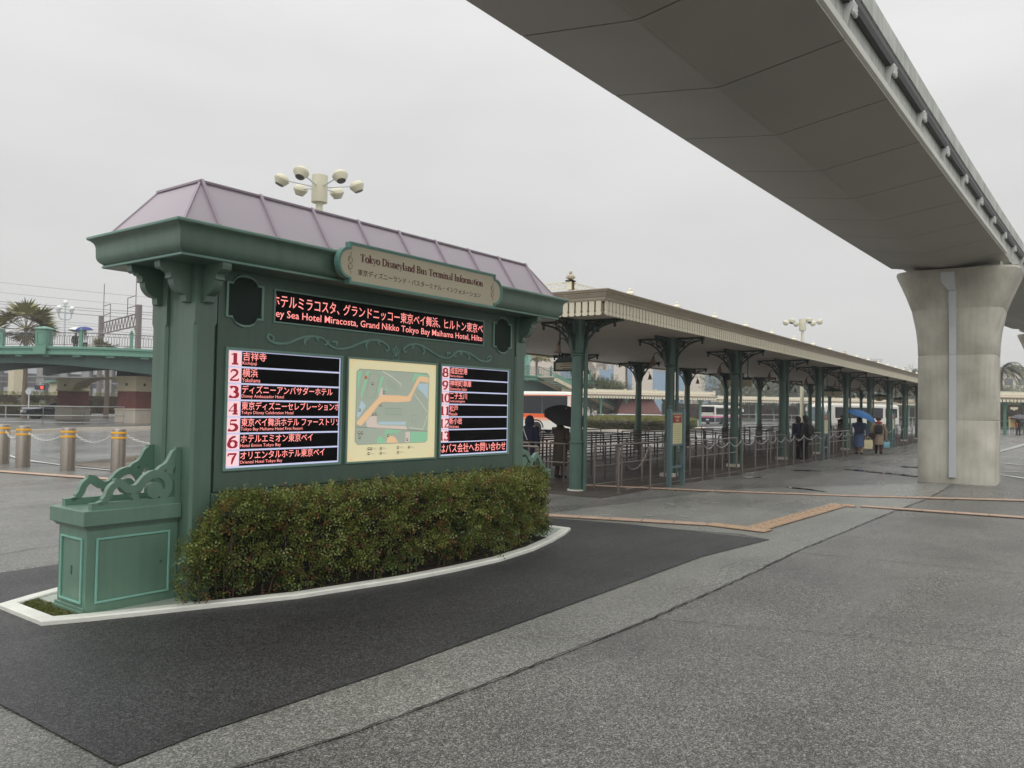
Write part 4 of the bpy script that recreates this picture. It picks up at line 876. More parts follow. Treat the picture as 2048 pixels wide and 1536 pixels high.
# columns: cast pieces shared between copies
def bracket_mesh(big=1.0):
    b = MB(); L0 = .13; L1 = .86*big
    b.box(L0, L1, -.035, .035, ZS-.045, ZS-.002)
    b.lathe([(.0, -.15), (.022, -.14), (.034, -.12), (.022, -.10), (.03, -.085), (.03, -.05), (.045, -.04), (.04, -.0)], x=L1-.045, z=ZS-.02, n=8)
    q = [(L0+.0, 2.76), (L0+.03, 2.84), (L0+.10, 2.98), (L0+.22, 3.12), (L0+.38, 3.23), (L0+.55, 3.29), (L1-.07, 3.315)]
    b.stroke(curve([(x, z) for x, z in q], 4), .038, .022, -.022)
    q = [(L0+.03, 3.0), (L0+.09, 3.1), (L0+.19, 3.2), (L0+.32, 3.28)]
    b.stroke(curve(q, 3), .022, .014, -.014)
    cx, cz, r_ = L0+.16, 3.225, .085
    ringo = arcp(cx, cz, r_, r_, 0, 360, 14); b.ringprism(ringo[:-1], arcp(cx, cz, r_-.018, r_-.018, 0, 360, 14)[:-1], .016, -.016)
    for k in range(6): a = k*PI/3; b.stroke([(cx+.015*math.cos(a), cz+.015*math.sin(a)), (cx+(r_-.01)*math.cos(a), cz+(r_-.01)*math.sin(a))], .013, .011, -.011)
    b.ringprism(arcp(cx+.19, cz+.045, .045, .045, 0, 360, 8)[:-1], arcp(cx+.19, cz+.045, .03, .03, 0, 360, 8)[:-1], .014, -.014)
    b.ringprism(arcp(L0+.055, 3.045, .05, .05, 0, 360, 8)[:-1], arcp(L0+.055, 3.045, .034, .034, 0, 360, 8)[:-1], .014, -.014)
    b.tube([(L0+.2, 0, 3.13), (L0+.24, 0, 3.34)], .009, 4); b.tube([(L0+.3, 0, 3.22), (L0+.44, 0, 3.34)], .009, 4); b.tube([(L0+.4, 0, 3.34), (L0+.5, 0, 3.27)], .008, 4)
    return b.mesh('bracket', 'iron')
brm = bracket_mesh()
b = MB(); n8 = 12
b.lathe([(.135, .0), (.135, .94), (.15, .95), (.15, .975), (.118, .985), (.115, 1.2), (.112, 2.66), (.14, 2.68), (.145, 2.70), (.125, 2.715), (.145, 2.735), (.15, 2.80), (.165, 2.83), (.165, 3.30), (.19, 3.34), (.19, ZS-.003)], n=16)
for k in range(8): a = k*PI/4+PI/8; b.box(math.cos(a)*.160-.018, math.cos(a)*.160+.018, math.sin(a)*.160-.018, math.sin(a)*.160+.018, 2.84, 3.28)
shaft = b.mesh('column', 'shel_green')
b = MB(); b.tube([(.05, -.165, .0), (.05, -.165, 3.0), (.08, -.19, 3.2), (.10, -.35, 3.30), (.10, -.75, 3.345), (.10, -.95, ZS-.01)], .042, 8); pipe1 = b.mesh('downpipe', 'shel_green')
b = MB(); b.tube([(.05, -.165, .0), (.05, -.165, ZS-.01)], .042, 8); pipe2 = b.mesh('downpipe', 'shel_green')
b = MB(); b.box(-.17, .17, -.17, .17, .0, .09); foot = b.mesh('footing', 'foot')
b = MB(); b.cyl(0, 0, 0, .03, .17, 16); foot0 = b.mesh('footing', 'foot')
b = MB(); b.tube(curve([(0, .13, 2.86), (0, .20, 2.88), (0, .26, 2.96), (0, .34, 3.03), (0, .42, 3.01), (0, .45, 2.93)], 4), .011, 6); b.lathe([(.0, 0), (.035, .01), (.045, .05), (.03, .11), (.04, .15), (.0, .17)], x=0, y=.135, z=2.78, n=8)
b.lathe([(.0, .0), (.02, .0), (.03, .03), (.02, .06)], x=0, y=.45, z=2.88, n=8)
b.lathe([(.03, .16), (.04, .15), (.055, .10), (.06, .05), (.075, .02), (.10, .0), (.09, .005), (.065, .03), (.05, .08), (.03, .14)], x=0, y=.46, z=2.74, n=12, m=1)
M['bell'] = mat('pink_glass_bell_shade', (150, 126, 116), .3, .15, 10)
lamp_me = b.mesh('wall_lamp', ['iron', 'bell'])
def column(x, y, front, i):
    c = bpy.data.objects.new('column', shaft); C.objects.link(c); c.parent = sh; c.location = Vector((x, y, 0))-sh_o
    def sub(name, me, rz=0, loc=(0, 0, 0)): o = bpy.data.objects.new(name, me); C.objects.link(o); o.parent = c; o.rotation_euler = (0, 0, rz); o.location = loc; return o
    for k in range(4): sub('bracket', brm, k*PI/2)
    sub('footing', foot0 if (front and i == 0) else foot)
    if front: sub('downpipe', pipe1 if i in (0, 4) else pipe2)
    sub('wall_lamp', lamp_me, 0 if front else PI)
for i, x in enumerate(colX): column(x, 8.02, True, i)
for i, x in enumerate(colX): column(x, 13.4, False, i)

# ---- hanging signs
ORD = ['first', 'second', 'third', 'fourth', 'fifth', 'sixth', 'seventh', 'eighth', 'ninth', 'tenth', 'eleventh', 'twelfth', 'thirteenth', 'fourteenth', 'fifteenth', 'sixteenth', 'seventeenth', 'eighteenth', 'nineteenth', 'twentieth']+['twenty-'+q for q in ('first', 'second', 'third', 'fourth', 'fifth', 'sixth', 'seventh', 'eighth', 'ninth')]+['thirtieth']+['thirty-'+q for q in ('first', 'second', 'third', 'fourth', 'fifth', 'sixth')]
def hang(x, y0_, y1_, z0, z1, label, digit=None, lines=0):
    yc = (y0_+y1_)/2; w = y1_-y0_; t_ = T('hanging_sign', label, 'hanging sign', (x, yc, ZS), 0, 'signs hanging under the shelter roof')
    zz0, zz1 = z0-ZS, z1-ZS; b = MB()
    if lines: b.ringprism([(-w/2, zz0), (w/2, zz0), (w/2, zz1), (-w/2, zz1)], [(-w/2+.04, zz0+.035), (w/2-.04, zz0+.035), (w/2-.04, zz1-.03), (-w/2+.04, zz1-.03)], -.05, .05, 'x')
    else: b.box(-.04, .04, -w/2, w/2, zz1-.035, zz1+.03)
    top = curve([(-w/2+.02, zz1+.01), (-w*.36, zz1+.07), (-w*.2, zz1+.05), (0, zz1+.13), (w*.2, zz1+.05), (w*.36, zz1+.07), (w/2-.02, zz1+.01)], 4); b.prism(top+[(w/2-.02, zz1), (-w/2+.02, zz1)], -.02, .02, 'x')
    b.build('sign_frame', 'iron', t_)
    b = MB()
    if lines: b.box(-.03, .03, -w/2+.04, w/2-.04, zz0+.035, zz1-.03)
    else: b.prism([(-w/2, zz1-.036), (-w/2, zz0+.07)]+curve([(-w/2+.02, zz0+.06), (-w*.25, zz0+.065), (-w*.15, zz0+.02), (0, zz0-.01), (w*.15, zz0+.02), (w*.25, zz0+.065), (w/2-.02, zz0+.06)], 3)+[(w/2, zz0+.07), (w/2, zz1-.036)], -.03, .03, 'x')
    pn = b.build('sign_panel', 'cream', t_)
    for s_ in (-1, 1): b = MB(); b.cyl(0, s_*w*.33, zz1, 0, .018, 8); b.build('rod', 'iron', t_)
    if lines:
        b = MB()
        for k in range(lines): ww = w*(.22, .28, .2)[k % 3]; b.box(-.0325, -.0305, -ww, ww, zz1-.075-k*.05, zz1-.055-k*.05)
        b.build('print', 'ink', t_)
    if digit:
        b = MB(); q = MB(); put_text(q, digit, -.06, 0, 0, .12, .17); mz = (zz0+zz1)/2-.07
        b.add([(-.0312, -v[0], v[2]+mz) for v in q.v], q.f); b.build('digit', 'brown_ink', t_)
    return t_
hang(15.2, 8.7, 9.45, 2.44, 2.66, 'hanging sign with three printed lines beside the nearest shelter column', lines=3)
hang(25.4, 8.35, 9.15, 2.35, 2.66, 'cream hanging number 3 sign with curved lower edge, first numbered sign from the near end', '3')
hang(36.2, 8.0, 8.75, 2.28, 2.56, 'cream hanging sign with number 5 in the middle of the shelter', '5')
hang(47.2, 8.1, 8.95, 2.28, 2.56, 'small hanging sign with number 6 above the woman in the tan coat', '6')
hang(57.0, 8.6, 9.45, 2.28, 2.56, 'farthest hanging sign near the concrete pier edge', '7')
# ---- route information posts
def info_post(loc, label):
    t_ = T('route_post', label, 'information post', loc, 0, 'route posts in front of the shelter')
    for s_ in (-.36, .36):
        b = MB(); b.box(s_-.045, s_+.045, -.045, .045, 0, 1.63); b.lathe([(.045, 1.63), (.02, 1.65), (.02, 1.66), (.032, 1.675), (.03, 1.70), (.0, 1.715)], x=s_, n=8); b.build('post', 'info_blue', t_, bevel=.004)
    b = MB(); b.box(-.314, .314, -.02, .02, .375, .425); b.build('cross_bar', 'info_blue', t_)
    b = MB(); b.ringprism([(-.314, .86), (.314, .86), (.314, 1.585), (-.314, 1.585)], [(-.26, .90), (.26, .90), (.26, 1.55), (-.26, 1.55)], .03, -.035); pf = b.build('panel_frame', 'info_blue', t_)
    b = MB(); b.box(-.26, .26, -.022, .022, .90, 1.55); pp = b.build('timetable', 'paper', t_)
    b = MB(); b.box(-.23, .23, -.0265, -.022, 1.35, 1.53); b.build('red_header', 'redhdr', pp)
    b = MB()
    for z, w in ((1.49, .17), (1.46, .10), (1.41, .08), (1.39, .06)): b.box(-w, w, -.0275, -.0266, z-.006, z+.006)
    b.build('header_print', 'c_cream', pp)
    b = MB()
    for k in range(9): b.box(-.20, .20, -.0235, -.0222, 1.30-k*.045, 1.304-k*.045)
    for k in (-.12, 0, .12): b.box(k-.002, k+.002, -.0238, -.0236, .94, 1.31)
    b.build('timetable_print', 'ink', pp)
    return t_
ip = info_post((16.29, 7.0, 0), 'blue green route post with red headed timetable, the nearest of three')
dup(ip, (29.2, 7.0, 0), label='route post with timetable behind the chain row, middle of the three posts')
dup(ip, (42.2, 7.0, 0), label='farthest route post, right of the two walking people')

# ---- front row of chain posts
random.seed(3)
pm = MB(); pm.cyl(0, 0, 0, .885, .021, 10); pm.cyl(0, 0, .885, .90, .024, 10); pm.cyl(0, 0, 0, .012, .05, 10); post_me = pm.mesh('post', 'rail_steel')
def chain_mesh(a, b_, sag, name='chain', r=.006, links=True, step=.042):
    a = Vector(a); b_ = Vector(b_); L_ = (b_-a).length; n = max(6, int(L_*1.12/step)); mb = MB(); pts = []
    for i in range(n+1): t_ = i/n; p = a.lerp(b_, t_); p.z -= sag*4*t_*(1-t_); pts.append(p)
    for i in range(n):
        c = (pts[i]+pts[i+1])/2; d = (pts[i+1]-pts[i]).normalized(); s_ = d.cross(Vector((0, 0, 1))); s_ = s_.normalized() if s_.length > .01 else Vector((1, 0, 0)); u = s_.cross(d); w = s_ if i % 2 else u
        h = (pts[i+1]-pts[i]).length*.68; mb.tube([c+d*h*math.cos(q*PI/3)+w*r*1.9*math.sin(q*PI/3) for q in range(6)], r*.62, 4, closed=True)
    return mb
xs_front = [14.97, 16.0, 17.81, 18.6, 19.6, 20.5, 21.54, 22.74, 23.55, 24.4, 25.4, 26.44, 28.0, 29.5, 30.4, 31.74, 32.6, 34.0, 35.2, 36.4, 37.8, 39.0, 40.5, 42.0, 43.4, 45, 46.5, 48, 50, 52, 54, 56, 58]
lab = ['chain post nearest the camera at the near end of the shelter walkway', 'chain post just left of the nearest route post']
def chain_post(x, y, label): t_ = T('chain_post', label, 'post', (x, y, 0), 0, 'steel chain posts along the shelter front'); o = bpy.data.objects.new('post', post_me); C.objects.link(o); o.parent = t_; return t_
p0 = chain_post(13.9, 7.15, 'steel post at the near corner of the shelter queue, right of the nearest column')
for i, x in enumerate(xs_front):
    o = chain_post(x, 7.0+random.uniform(-.03, .03), lab[i] if i < 2 else 'slim steel chain post, '+ORD[i]+' from the near end of the row along the shelter front')
for i in range(2, len(xs_front)-1):
    x0_, x1_ = xs_front[i], xs_front[i+1]
    if x0_ > 36 and i % 2: continue
    o = chain_mesh((x0_+.02, 7.0, .86), (x1_-.02, 7.0, .86), .13, r=.006, step=.05).build('chain', 'conduit'); tag(o, 'slack grey chain hanging from the '+ORD[i]+' chain post of the shelter front row', 'chain', 'chains between the shelter posts')
o = chain_mesh((13.92, 7.17, .86), (14.95, 7.02, .86), .42, r=.007).build('chain', 'rail_steel'); tag(o, 'long drooping chain between the two posts at the shelter corner', 'chain')
o = chain_mesh((15.42, 8.0, .85), (15.43, 8.01, .3), 0, r=.012).build('chain', 'rail_steel'); tag(o, 'bundled chain hanging straight down from a rail post', 'chain')
# ---- queue railings
def railing(pts, label=None, name='queue_railing', h=.86, mid=.46, step=1.35, m='rail_steel', r=.021, posts_extra=None):
    base = Vector((*pts[0], 0)); t_ = T(name, label or 'double bar steel queue railing under the shelter', 'railing', base, 0, 'queue railings under the shelter')
    P = [Vector((*p, 0))-base for p in pts]
    for nm, z in (('top_rail', h), ('middle_rail', mid)): b = MB(); b.tube([p+Vector((0, 0, z)) for p in P], r if nm == 'top_rail' else r*.75, 6); b.build(nm, m, t_)
    for i in range(len(P)-1):
        L_ = (P[i+1]-P[i]).length; n = max(1, round(L_/step))
        for k in range(n+1 if i == len(P)-2 else n):
            p = P[i].lerp(P[i+1], k/n); b = MB(); b.cyl(p.x, p.y, 0, h, r*1.05, 6); b.build('post', m, t_)
    return t_
railing([(15.45, 8.0), (17.95, 8.0)], 'bright double bar railing between the first two shelter columns'); railing([(18.9, 7.75), (22.3, 7.75)], 'double bar railing right of the second shelter column'); railing([(23.9, 7.75), (27.0, 7.75)], 'double bar railing between third and fourth shelter columns')
railing([(28.2, 7.75), (31.6, 7.75)], 'double bar railing behind the middle route post'); railing([(33.0, 7.75), (36.4, 7.75)], 'double bar railing behind the person in the blue coat')
railing([(13.1, 9.9), (13.2, 8.55)], 'short bright railing across the queue mouth, left of the nearest column'); railing([(14.6, 10.6), (14.75, 8.55)], 'cross rail further inside the queue mouth'); railing([(14.3, 7.9), (15.4, 7.85)], 'short low rail piece right of the nearest column')
lanes = [8.75, 9.5, 10.25, 11.0, 11.75, 12.5]
for k, y in enumerate(lanes):
    for j, x0_ in enumerate((14.4, 23.6, 33.1, 42.6, 52.1)):
        a = x0_+(.9 if k % 2 else 0)+random.uniform(-.2, .2); e_ = x0_+8.3-(0 if k % 2 else .9)
        railing([(a, y), (e_, y)], 'dark railing, '+ORD[k]+' lane in, '+ORD[j]+' bay', step=1.9, m='lane_steel_shade')
for j, x0_ in enumerate((14.3, 22.4, 32.0, 41.3)): railing([(x0_, 9.5), (x0_, 12.5)], ORD[j]+' cross railing closing the queue lanes, counted from the near end', step=1.5)
railing([(13.0, 14.2), (22.2, 14.2)], 'long railing along the bus side kerb, nearest section'); railing([(23.4, 14.2), (31.6, 14.2)], 'long railing along the bus side kerb, second section'); railing([(33, 14.2), (60, 14.2)], 'long railing along the bus side kerb, far section', step=3)
for a, e_ in (((14.6, 7.35), (18.6, 7.3)), ((18.9, 7.3), (25.8, 7.3)), ((15.0, 8.3), (21, 8.3)), ((15.9, 7.2), (16.9, 6.9)), ((18.6, 7.1), (19.1, 6.75)), ((20.5, 7.1), (21.0, 6.8)), ((26.5, 7.3), (44, 7.2))): line('floor_line', [a, e_], .03, 'foot')

# ------------------------------------------------------------------ monorail guideway
def yc_(X):
    d = X-8.25; e_ = max(0, min(X, 60)-25); dd = min(X, 60)-8.25; v = 3.08-.040*dd-.0005*dd*dd-.0028*e_*e_
    return v if X < 60 else v-.29*(X-60)
def gpt(X, off, z):
    s = (yc_(X+.05)-yc_(X-.05))/.1; q = math.hypot(1, s); return (X-s/q*-off*-1*0+(-s/q)*off, yc_(X)+off/q, z)
gw = T('monorail_guideway', 'elevated monorail guideway with grey clad underside crossing above the plaza', 'guideway', (8.25, 3.08, 5.1)); go = Vector(gw.location)
def gb(b, name, m, **k): o = b.build(name, m, gw, **k); o.location = -go; return o
def gsweep(prof, X0, X1, step=2.0, closed=True):
    n = max(1, int((X1-X0)/step)); return [[gpt(X0+(X1-X0)*i/n, o, z) for o, z in prof] for i in range(n+1)]
HW = 1.28; pit = 1.83
X = -10.1
while X < 21.8:
    x1 = min(X+pit, 22.0); g_ = .011
    for prof in ([(HW, 5.30), (.06, 5.115), (.03, 5.112), (.0, 5.113), (.0, 5.135), (.06, 5.14), (HW, 5.325)], [(-.001, 5.113), (-.03, 5.112), (-.06, 5.115), (-HW, 5.285), (-HW-.004, 5.30), (-HW, 5.31), (-.06, 5.14), (-.001, 5.135)]):
        b = MB(); b.rings(gsweep(prof, X+g_, x1-g_), 0, False); gb(b, 'cladding_panel', 'cladding')
    X += pit
b = MB(); b.rings(gsweep([(HW-.02, 5.34), (.0, 5.16), (-HW+.02, 5.33), (-HW+.1, 5.42), (HW-.1, 5.42)], -10, 21.9), 0, False); gb(b, 'cover_backing', 'joint')
b = MB(); b.rings(gsweep([(-HW-.002, 5.312), (-HW-.03, 5.33), (-HW-.035, 5.40), (-HW+.03, 5.41), (-HW+.05, 5.33)], -10, 21.3), 0, False); gb(b, 'edge_strip', 'lip')
b = MB(); b.rings(gsweep([(HW+.002, 5.322), (HW+.03, 5.33), (HW+.035, 5.40), (HW-.03, 5.41), (HW-.05, 5.33)], -10, 21.3), 0, False); gb(b, 'edge_strip', 'lip')
for X0, X1 in ((-10, 22.3), (22.42, 40.2), (40.3, 62), (62.1, 100)):
    b = MB(); b.rings(gsweep([(-HW+.09, 5.40), (-HW+.09, 5.90), (-HW+.02, 5.94), (-HW, 5.95), (-HW, 6.18), (-HW+.05, 6.20), (HW-.05, 6.20), (HW, 6.18), (HW, 5.95), (HW-.02, 5.94), (HW-.09, 5.90), (HW-.09, 5.40)], X0, X1), 0, False); gb(b, 'track_beam', 'beam_conc')
for s_ in (-1, 1):
    b = MB(); b.rings(gsweep([(s_*(HW-.085), 5.78), (s_*(HW-.02), 5.78), (s_*(HW-.0), 5.84), (s_*(HW-.0), 5.90), (s_*(HW-.03), 5.93), (s_*(HW-.085), 5.93)], -10, 62), 0, False); gb(b, 'power_rail', 'rail_dark')
bkm = MB(); bkm.prism([(0, 5.42), (-.02, 5.42), (-.06, 5.60), (-.10, 5.72), (-.04, 5.74), (0, 5.74)], -.012, .012, 'x', m=1)
for k in range(3): bkm.lathe([(.0, 0), (.016, .0), (.026, .02), (.018, .045), (.026, .065), (.018, .09), (.026, .11), (.010, .14), (0, .14)], x=.05+.05*k, y=-.08, z=5.62, n=8, m=1)
bm_me = bkm.mesh('insulator_bracket', ['rail_dark', 'insul'])
X = 3.0
while X < 44:
    p = gpt(X, -HW+.088, 0.06); o = bpy.data.objects.new('insulator_bracket', bm_me); C.objects.link(o); o.parent = gw; o.location = Vector(p)-go; o.rotation_euler = (0, 0, math.atan(yc_(X+.5)-yc_(X-.5))); X += 1.83
# plain boxed underside of the far spans
for X0, X1 in ((23.5, 39.6), (41, 62), (62.5, 100)):
    b = MB(); b.rings(gsweep([(HW, 5.30), (.0, 5.113), (-HW, 5.285), (-HW-.03, 5.33), (-HW-.035, 5.41), (HW+.035, 5.41), (HW+.03, 5.33)], X0, X1), 0, False); gb(b, 'span_cladding', 'cladding')
# piers
def rrect(x0, x1, y0, y1, r, n=5):
    o = []
    for cx, cy, a in ((x1-r, y1-r, 0), (x0+r, y1-r, 90), (x0+r, y0+r, 180), (x1-r, y0+r, 270)): o += [(cx+r*math.cos(R(a+90*i/n)), cy+r*math.sin(R(a+90*i/n))) for i in range(n+1)]
    return o
def pier(x, y, label, parts=True, rz=0):
    t_ = T('guideway_pier', label, 'pier', (x, y, 0), rz, 'guideway piers')
    prof = [(0, 0), (1.48, 0), (1.50, -.012), (1.52, 0), (3.03, 0), (3.05, -.012), (3.07, 0), (3.35, .012), (3.7, .05), (4.13, .135), (4.15, .132), (4.17, .145), (4.5, .26), (4.75, .36), (4.95, .445), (5.04, .475), (5.085, .46), (5.09, .40)]
    b = MB(); b.rings([[(p[0], p[1], z) for p in rrect(-.88-o*.5, .88+o*.5, -.835-o, .835+o, .33+o*.25)] for z, o in prof], 0, True); sf = b.build('shaft', 'concrete', t_); sf.data.set_sharp_from_angle(angle=R(30))
    b = MB(); b.box(-.55, .5, -.75, 1.0, 5.09, 5.14); b.build('bearing_plate', 'conduit', t_)
    b = MB(); b.box(-.5, .5, -.9, .95, 5.14, 5.42); b.build('bearing_block', 'beam_conc', t_)
    if parts:
        b = MB(); b.box(-.955, -.885, -.03, .115, .15, 3.05); b.build('conduit', 'conduit', t_, bevel=.004)
        b = MB(); b.rings([[(-.955-d, -.03, z), (-.885, -.03, z), (-.885, .115, z), (-.955-d, .115, z)] for z, d in ((3.056, 0), (3.7, .02), (4.2, .09), (4.55, .17))], 0, False); b.build('conduit', 'conduit', t_)
        b = MB(); b.rings([[(-1.13, -.03, 4.56), (-.9, -.03, 4.56), (-.9, .115, 4.56), (-1.13, .115, 4.56)], [(-1.26, -.02, 4.76), (-.9, -.02, 4.76), (-.9, .26, 4.76), (-1.26, .26, 4.76)], [(-1.28, -.02, 4.98), (-.9, -.02, 4.98), (-.9, .26, 4.98), (-1.28, .26, 4.98)]], 0, False); b.build('drain_hopper', 'conduit', t_)
pier(22.43, 2.235, 'large flared concrete pier with a pale conduit beside the shelter')
pier(41.0, .50, 'second flared concrete pier, partly outside the right edge', False, R(-3)); pier(61.5, -4.4, 'farthest guideway pier beyond the right edge', False, R(-5))

# ------------------------------------------------------------------ bollards
bl = T('steel_bollard', 'steel bollard with two yellow bands, rightmost of the four, nearest the green board', 'bollard', (9.79, 17.64, 0), 0, 'steel bollards at the plaza edge')
b = MB(); b.lathe([(.155, 0), (.155, .955), (.150, .970), (.13, .975), (.0, .975)], n=28); b.build('post', 'steel', bl)
for z in (.885, .775): b = MB(); b.lathe([(.158, z-.022), (.162, z-.018), (.162, z+.018), (.158, z+.022), (.150, z+.022), (.150, z-.022)], n=28); b.build('reflective_band', 'yellow', bl)
b = MB(); b.tube([(.162, 0, .72), (.19, 0, .72)], .012, 6); b.tube([(-.162, 0, .72), (-.19, 0, .72)], .012, 6); b.build('chain_eye', 'steel', bl)
bl.rotation_euler = (0, 0, R(115))
dup(bl, (9.21, 18.72, 0), label='steel bollard with two yellow bands, second from the green board'); dup(bl, (8.96, 20.32, 0), label='steel bollard with two yellow bands, third from the green board'); dup(bl, (9.02, 21.53, 0), label='steel bollard cut by the left edge of the picture')
dup(bl, (10.7, 16.4, 0), label='steel bollard hidden behind the green board column')
BP = [(9.02, 21.53), (8.96, 20.32), (9.21, 18.72), (9.79, 17.64), (10.7, 16.4)]
ls = ['bollard chain at the left edge', 'white chain between the second and third bollards', 'white chain between the two middle bollards', 'white chain running from the rightmost bollard behind the green board']
for i in range(4):
    a = Vector((*BP[i], .82)); c = Vector((*BP[i+1], .82)); d = (c-a).normalized()*.17
    o = chain_mesh(a+d, c-d, .17, r=.013, step=.06).build('chain', 'chain'); tag(o, ls[i], 'chain', 'white bollard chains')

# ------------------------------------------------------------------ light towers
def tower(loc, H_, label, s=1.0, rz=0):
    t_ = T('light_tower', label, 'light tower', loc, rz, 'cream light towers')
    b = MB(); b.cyl(0, 0, 0, H_-.6*s, .145*s, 14, r2=.105*s); b.cyl(0, 0, 0, .35, .22*s, 14); b.build('pole', 'tower', t_)
    b = MB(); b.lathe([(.0, -.60), (.235, -.60), (.24, -.58), (.24, -.10), (.233, -.095), (.24, -.09), (.24, .22), (.0, .22)], z=H_-.0, n=20); b.build('drum', 'tower', t_)
    for k in range(6):
        a = k*PI/3+.35; d = Vector((math.cos(a), math.sin(a), 0)); c = d*1.12*s+Vector((0, 0, H_-.02)); q = Matrix.Rotation(a, 4, 'Z') @ Matrix.Rotation(R(-24), 4, 'Y')
        b = MB(); b.tube([d*.22*s+Vector((0, 0, H_-.12)), c-d*.2*s], .02*s, 6); ar = b.build('arm', 'conduit', t_)
        b = MB(); b.lathe([(.135, -.14), (.20, -.04), (.232, .02), (.235, .035), (.222, .04), (.21, .09), (.165, .145), (.09, .18), (.0, .19)], n=16)
        b.v = [tuple(q @ (Vector(v)*s)+c) for v in b.v]; b.build('lamp_head', 'tower', ar)
        b = MB(); b.lathe([(.0, -.17), (.125, -.16), (.135, -.148), (.0, -.14)], n=16); b.v = [tuple(q @ (Vector(v)*s)+c) for v in b.v]; b.build('lens', 'lens', ar)
    return t_
tower((16.4, 18.7, 0), 8.32, 'cream light tower with six lamp heads rising behind the lilac roof')
tower((58.0, 15.5, 0), 7.95, 'cream light tower with six lamp heads behind the shelter roof', 1.02, .3)

# ------------------------------------------------------------------ vehicles
def wheel_at(b, x, y, r, w):
    b.rings([[(x+q*math.cos(2*PI*j/20), yy, r+q*math.sin(2*PI*j/20)) for j in range(20)] for q, yy in ((r*.55, y-w/2), (r*.96, y-w/2), (r, y-w/2+.03), (r, y+w/2-.03), (r*.96, y+w/2), (r*.55, y+w/2))])
def bus(loc, rz, L_, Wd, H_, label, paint, kind='coach', s=1.0):
    """local x from the rear (0) to the front (L), y across, z up"""
    t_ = T('bus', label, 'bus', loc, rz)
    t_.scale = (s, s, s)
    def sec(x, ti=0, zt=H_, zb=.32): w = Wd/2-ti; return [(x, -w, zb), (x, w, zb), (x, w, zb+.7), (x, w-.01, 1.6), (x, w-.05, zt-.25), (x, w-.12, zt-.08), (x, w-.3, zt), (x, -w+.3, zt), (x, -w+.12, zt-.08), (x, -w+.05, zt-.25), (x, -w+.01, 1.6), (x, -w, zb+.7)]
    b = MB(); b.rings([sec(.0, .08, H_-.08), sec(.06, .0, H_-.02), sec(.5), sec(L_-.9), sec(L_-.25, .02, H_-.1), sec(L_-.02, .12, H_-.4)], 0, False); bd = b.build('body', paint['body'], t_, bevel=.03)
    for nm, m_, x0, x1, z0, z1, side in paint['bands']:
        b = MB(); w = Wd/2
        if 's' in side:
            for sg in (-1, 1): b.add([(x0, sg*(w+.006), z0), (x1, sg*(w+.006), z0), (x1, sg*(w+.006), z1), (x0, sg*(w+.006), z1)], [(0, 1, 2, 3)])
        if 'r' in side: b.box(-.012, .04, -w+.07, w-.07, z0, z1)
        if 'f' in side: b.box(L_-.06, L_+.005, -w+.14, w-.14, z0, z1)
        b.build(nm, m_, bd)
    wz0, wz1 = paint['win']; n = paint['nwin']; x0, x1 = paint['wx']
    for sg in (-1, 1):
        for k in range(n):
            a = x0+(x1-x0)*k/n; e_ = x0+(x1-x0)*(k+1)/n; b = MB(); ys = sorted((sg*(Wd/2-.045), sg*(Wd/2+.010))); b.box(a+.015, e_-.015, ys[0], ys[1], wz0, wz1); b.build('side_window', 'glass_dark', t_)
        for wx in paint['wheels']:
            b = MB(); wheel_at(b, wx, sg*(Wd/2-.14), .48, .3); wh = b.build('wheel', 'rubber', t_)
            b = MB(); b.rings([[(wx+q*math.cos(2*PI*j/14), sg*(Wd/2+yy), .48+q*math.sin(2*PI*j/14)) for j in range(14)] for q, yy in ((.27, -.03), (.24, -.0), (.1, .01))]); b.build('rim', 'chrome', wh)
            b = MB(); b.stroke(arcp(wx, .48, .60, .60, 0, 180, 14), .10, sg*(Wd/2+.007), sg*(Wd/2+.012)); b.build('wheel_arch', 'rubber', bd)
    b = MB(); hw = Wd/2-.13
    if kind == 'coach': b.prism([(-hw+.05, H_-.22), (hw-.05, H_-.22), (hw-.12, H_-.75), (hw*.55, H_-1.35), (.2, H_-1.62), (-.2, H_-1.62), (-hw*.55, H_-1.35), (-hw+.12, H_-.75)], -.016, .05, 'x')
    else: b.box(-.016, .05, -hw, hw, H_-1.15, H_-.25)
    b.build('rear_window', 'glass_dark', t_)
    b = MB(); b.prism([(-hw, 1.15), (hw, 1.15), (hw, H_-.65), (hw-.15, H_-.5), (-hw+.15, H_-.5), (-hw, H_-.65)], L_-.05, L_+.012, 'x'); b.build('windscreen', 'glass_blue', t_)
    for sg in (-1, 1):
        b = MB(); b.tube([(L_-.1, sg*(Wd/2-.1), H_-.3), (L_+.25, sg*(Wd/2+.12), H_-.35), (L_+.3, sg*(Wd/2+.15), H_-.6)], .02, 6); b.box(L_+.24, L_+.34, sg*(Wd/2+.15)-.1, sg*(Wd/2+.15)+.1, H_-1.0, H_-.55); b.build('mirror', 'bus_white', t_)
        b = MB(); b.box(L_-.03, L_+.01, sg*(Wd/2-.42)-.15, sg*(Wd/2-.42)+.15, .62, .82); b.build('headlight', 'c_white', t_)
        b = MB(); b.box(-.02, .03, sg*(Wd/2-.2)-.09, sg*(Wd/2-.2)+.09, .95 if kind == 'coach' else 1.55, 1.15 if kind == 'coach' else 1.8); b.build('tail_light', 'bus_red', t_)
    b = MB(); b.box(-.02, .02, -.22, .22, .62, .84); b.build('number_plate', 'c_white', t_)
    b = MB(); b.box(.02, .5, -Wd/2+.05, Wd/2-.05, .30, .42); b.build('bumper', paint['bumper'], t_)
    return t_
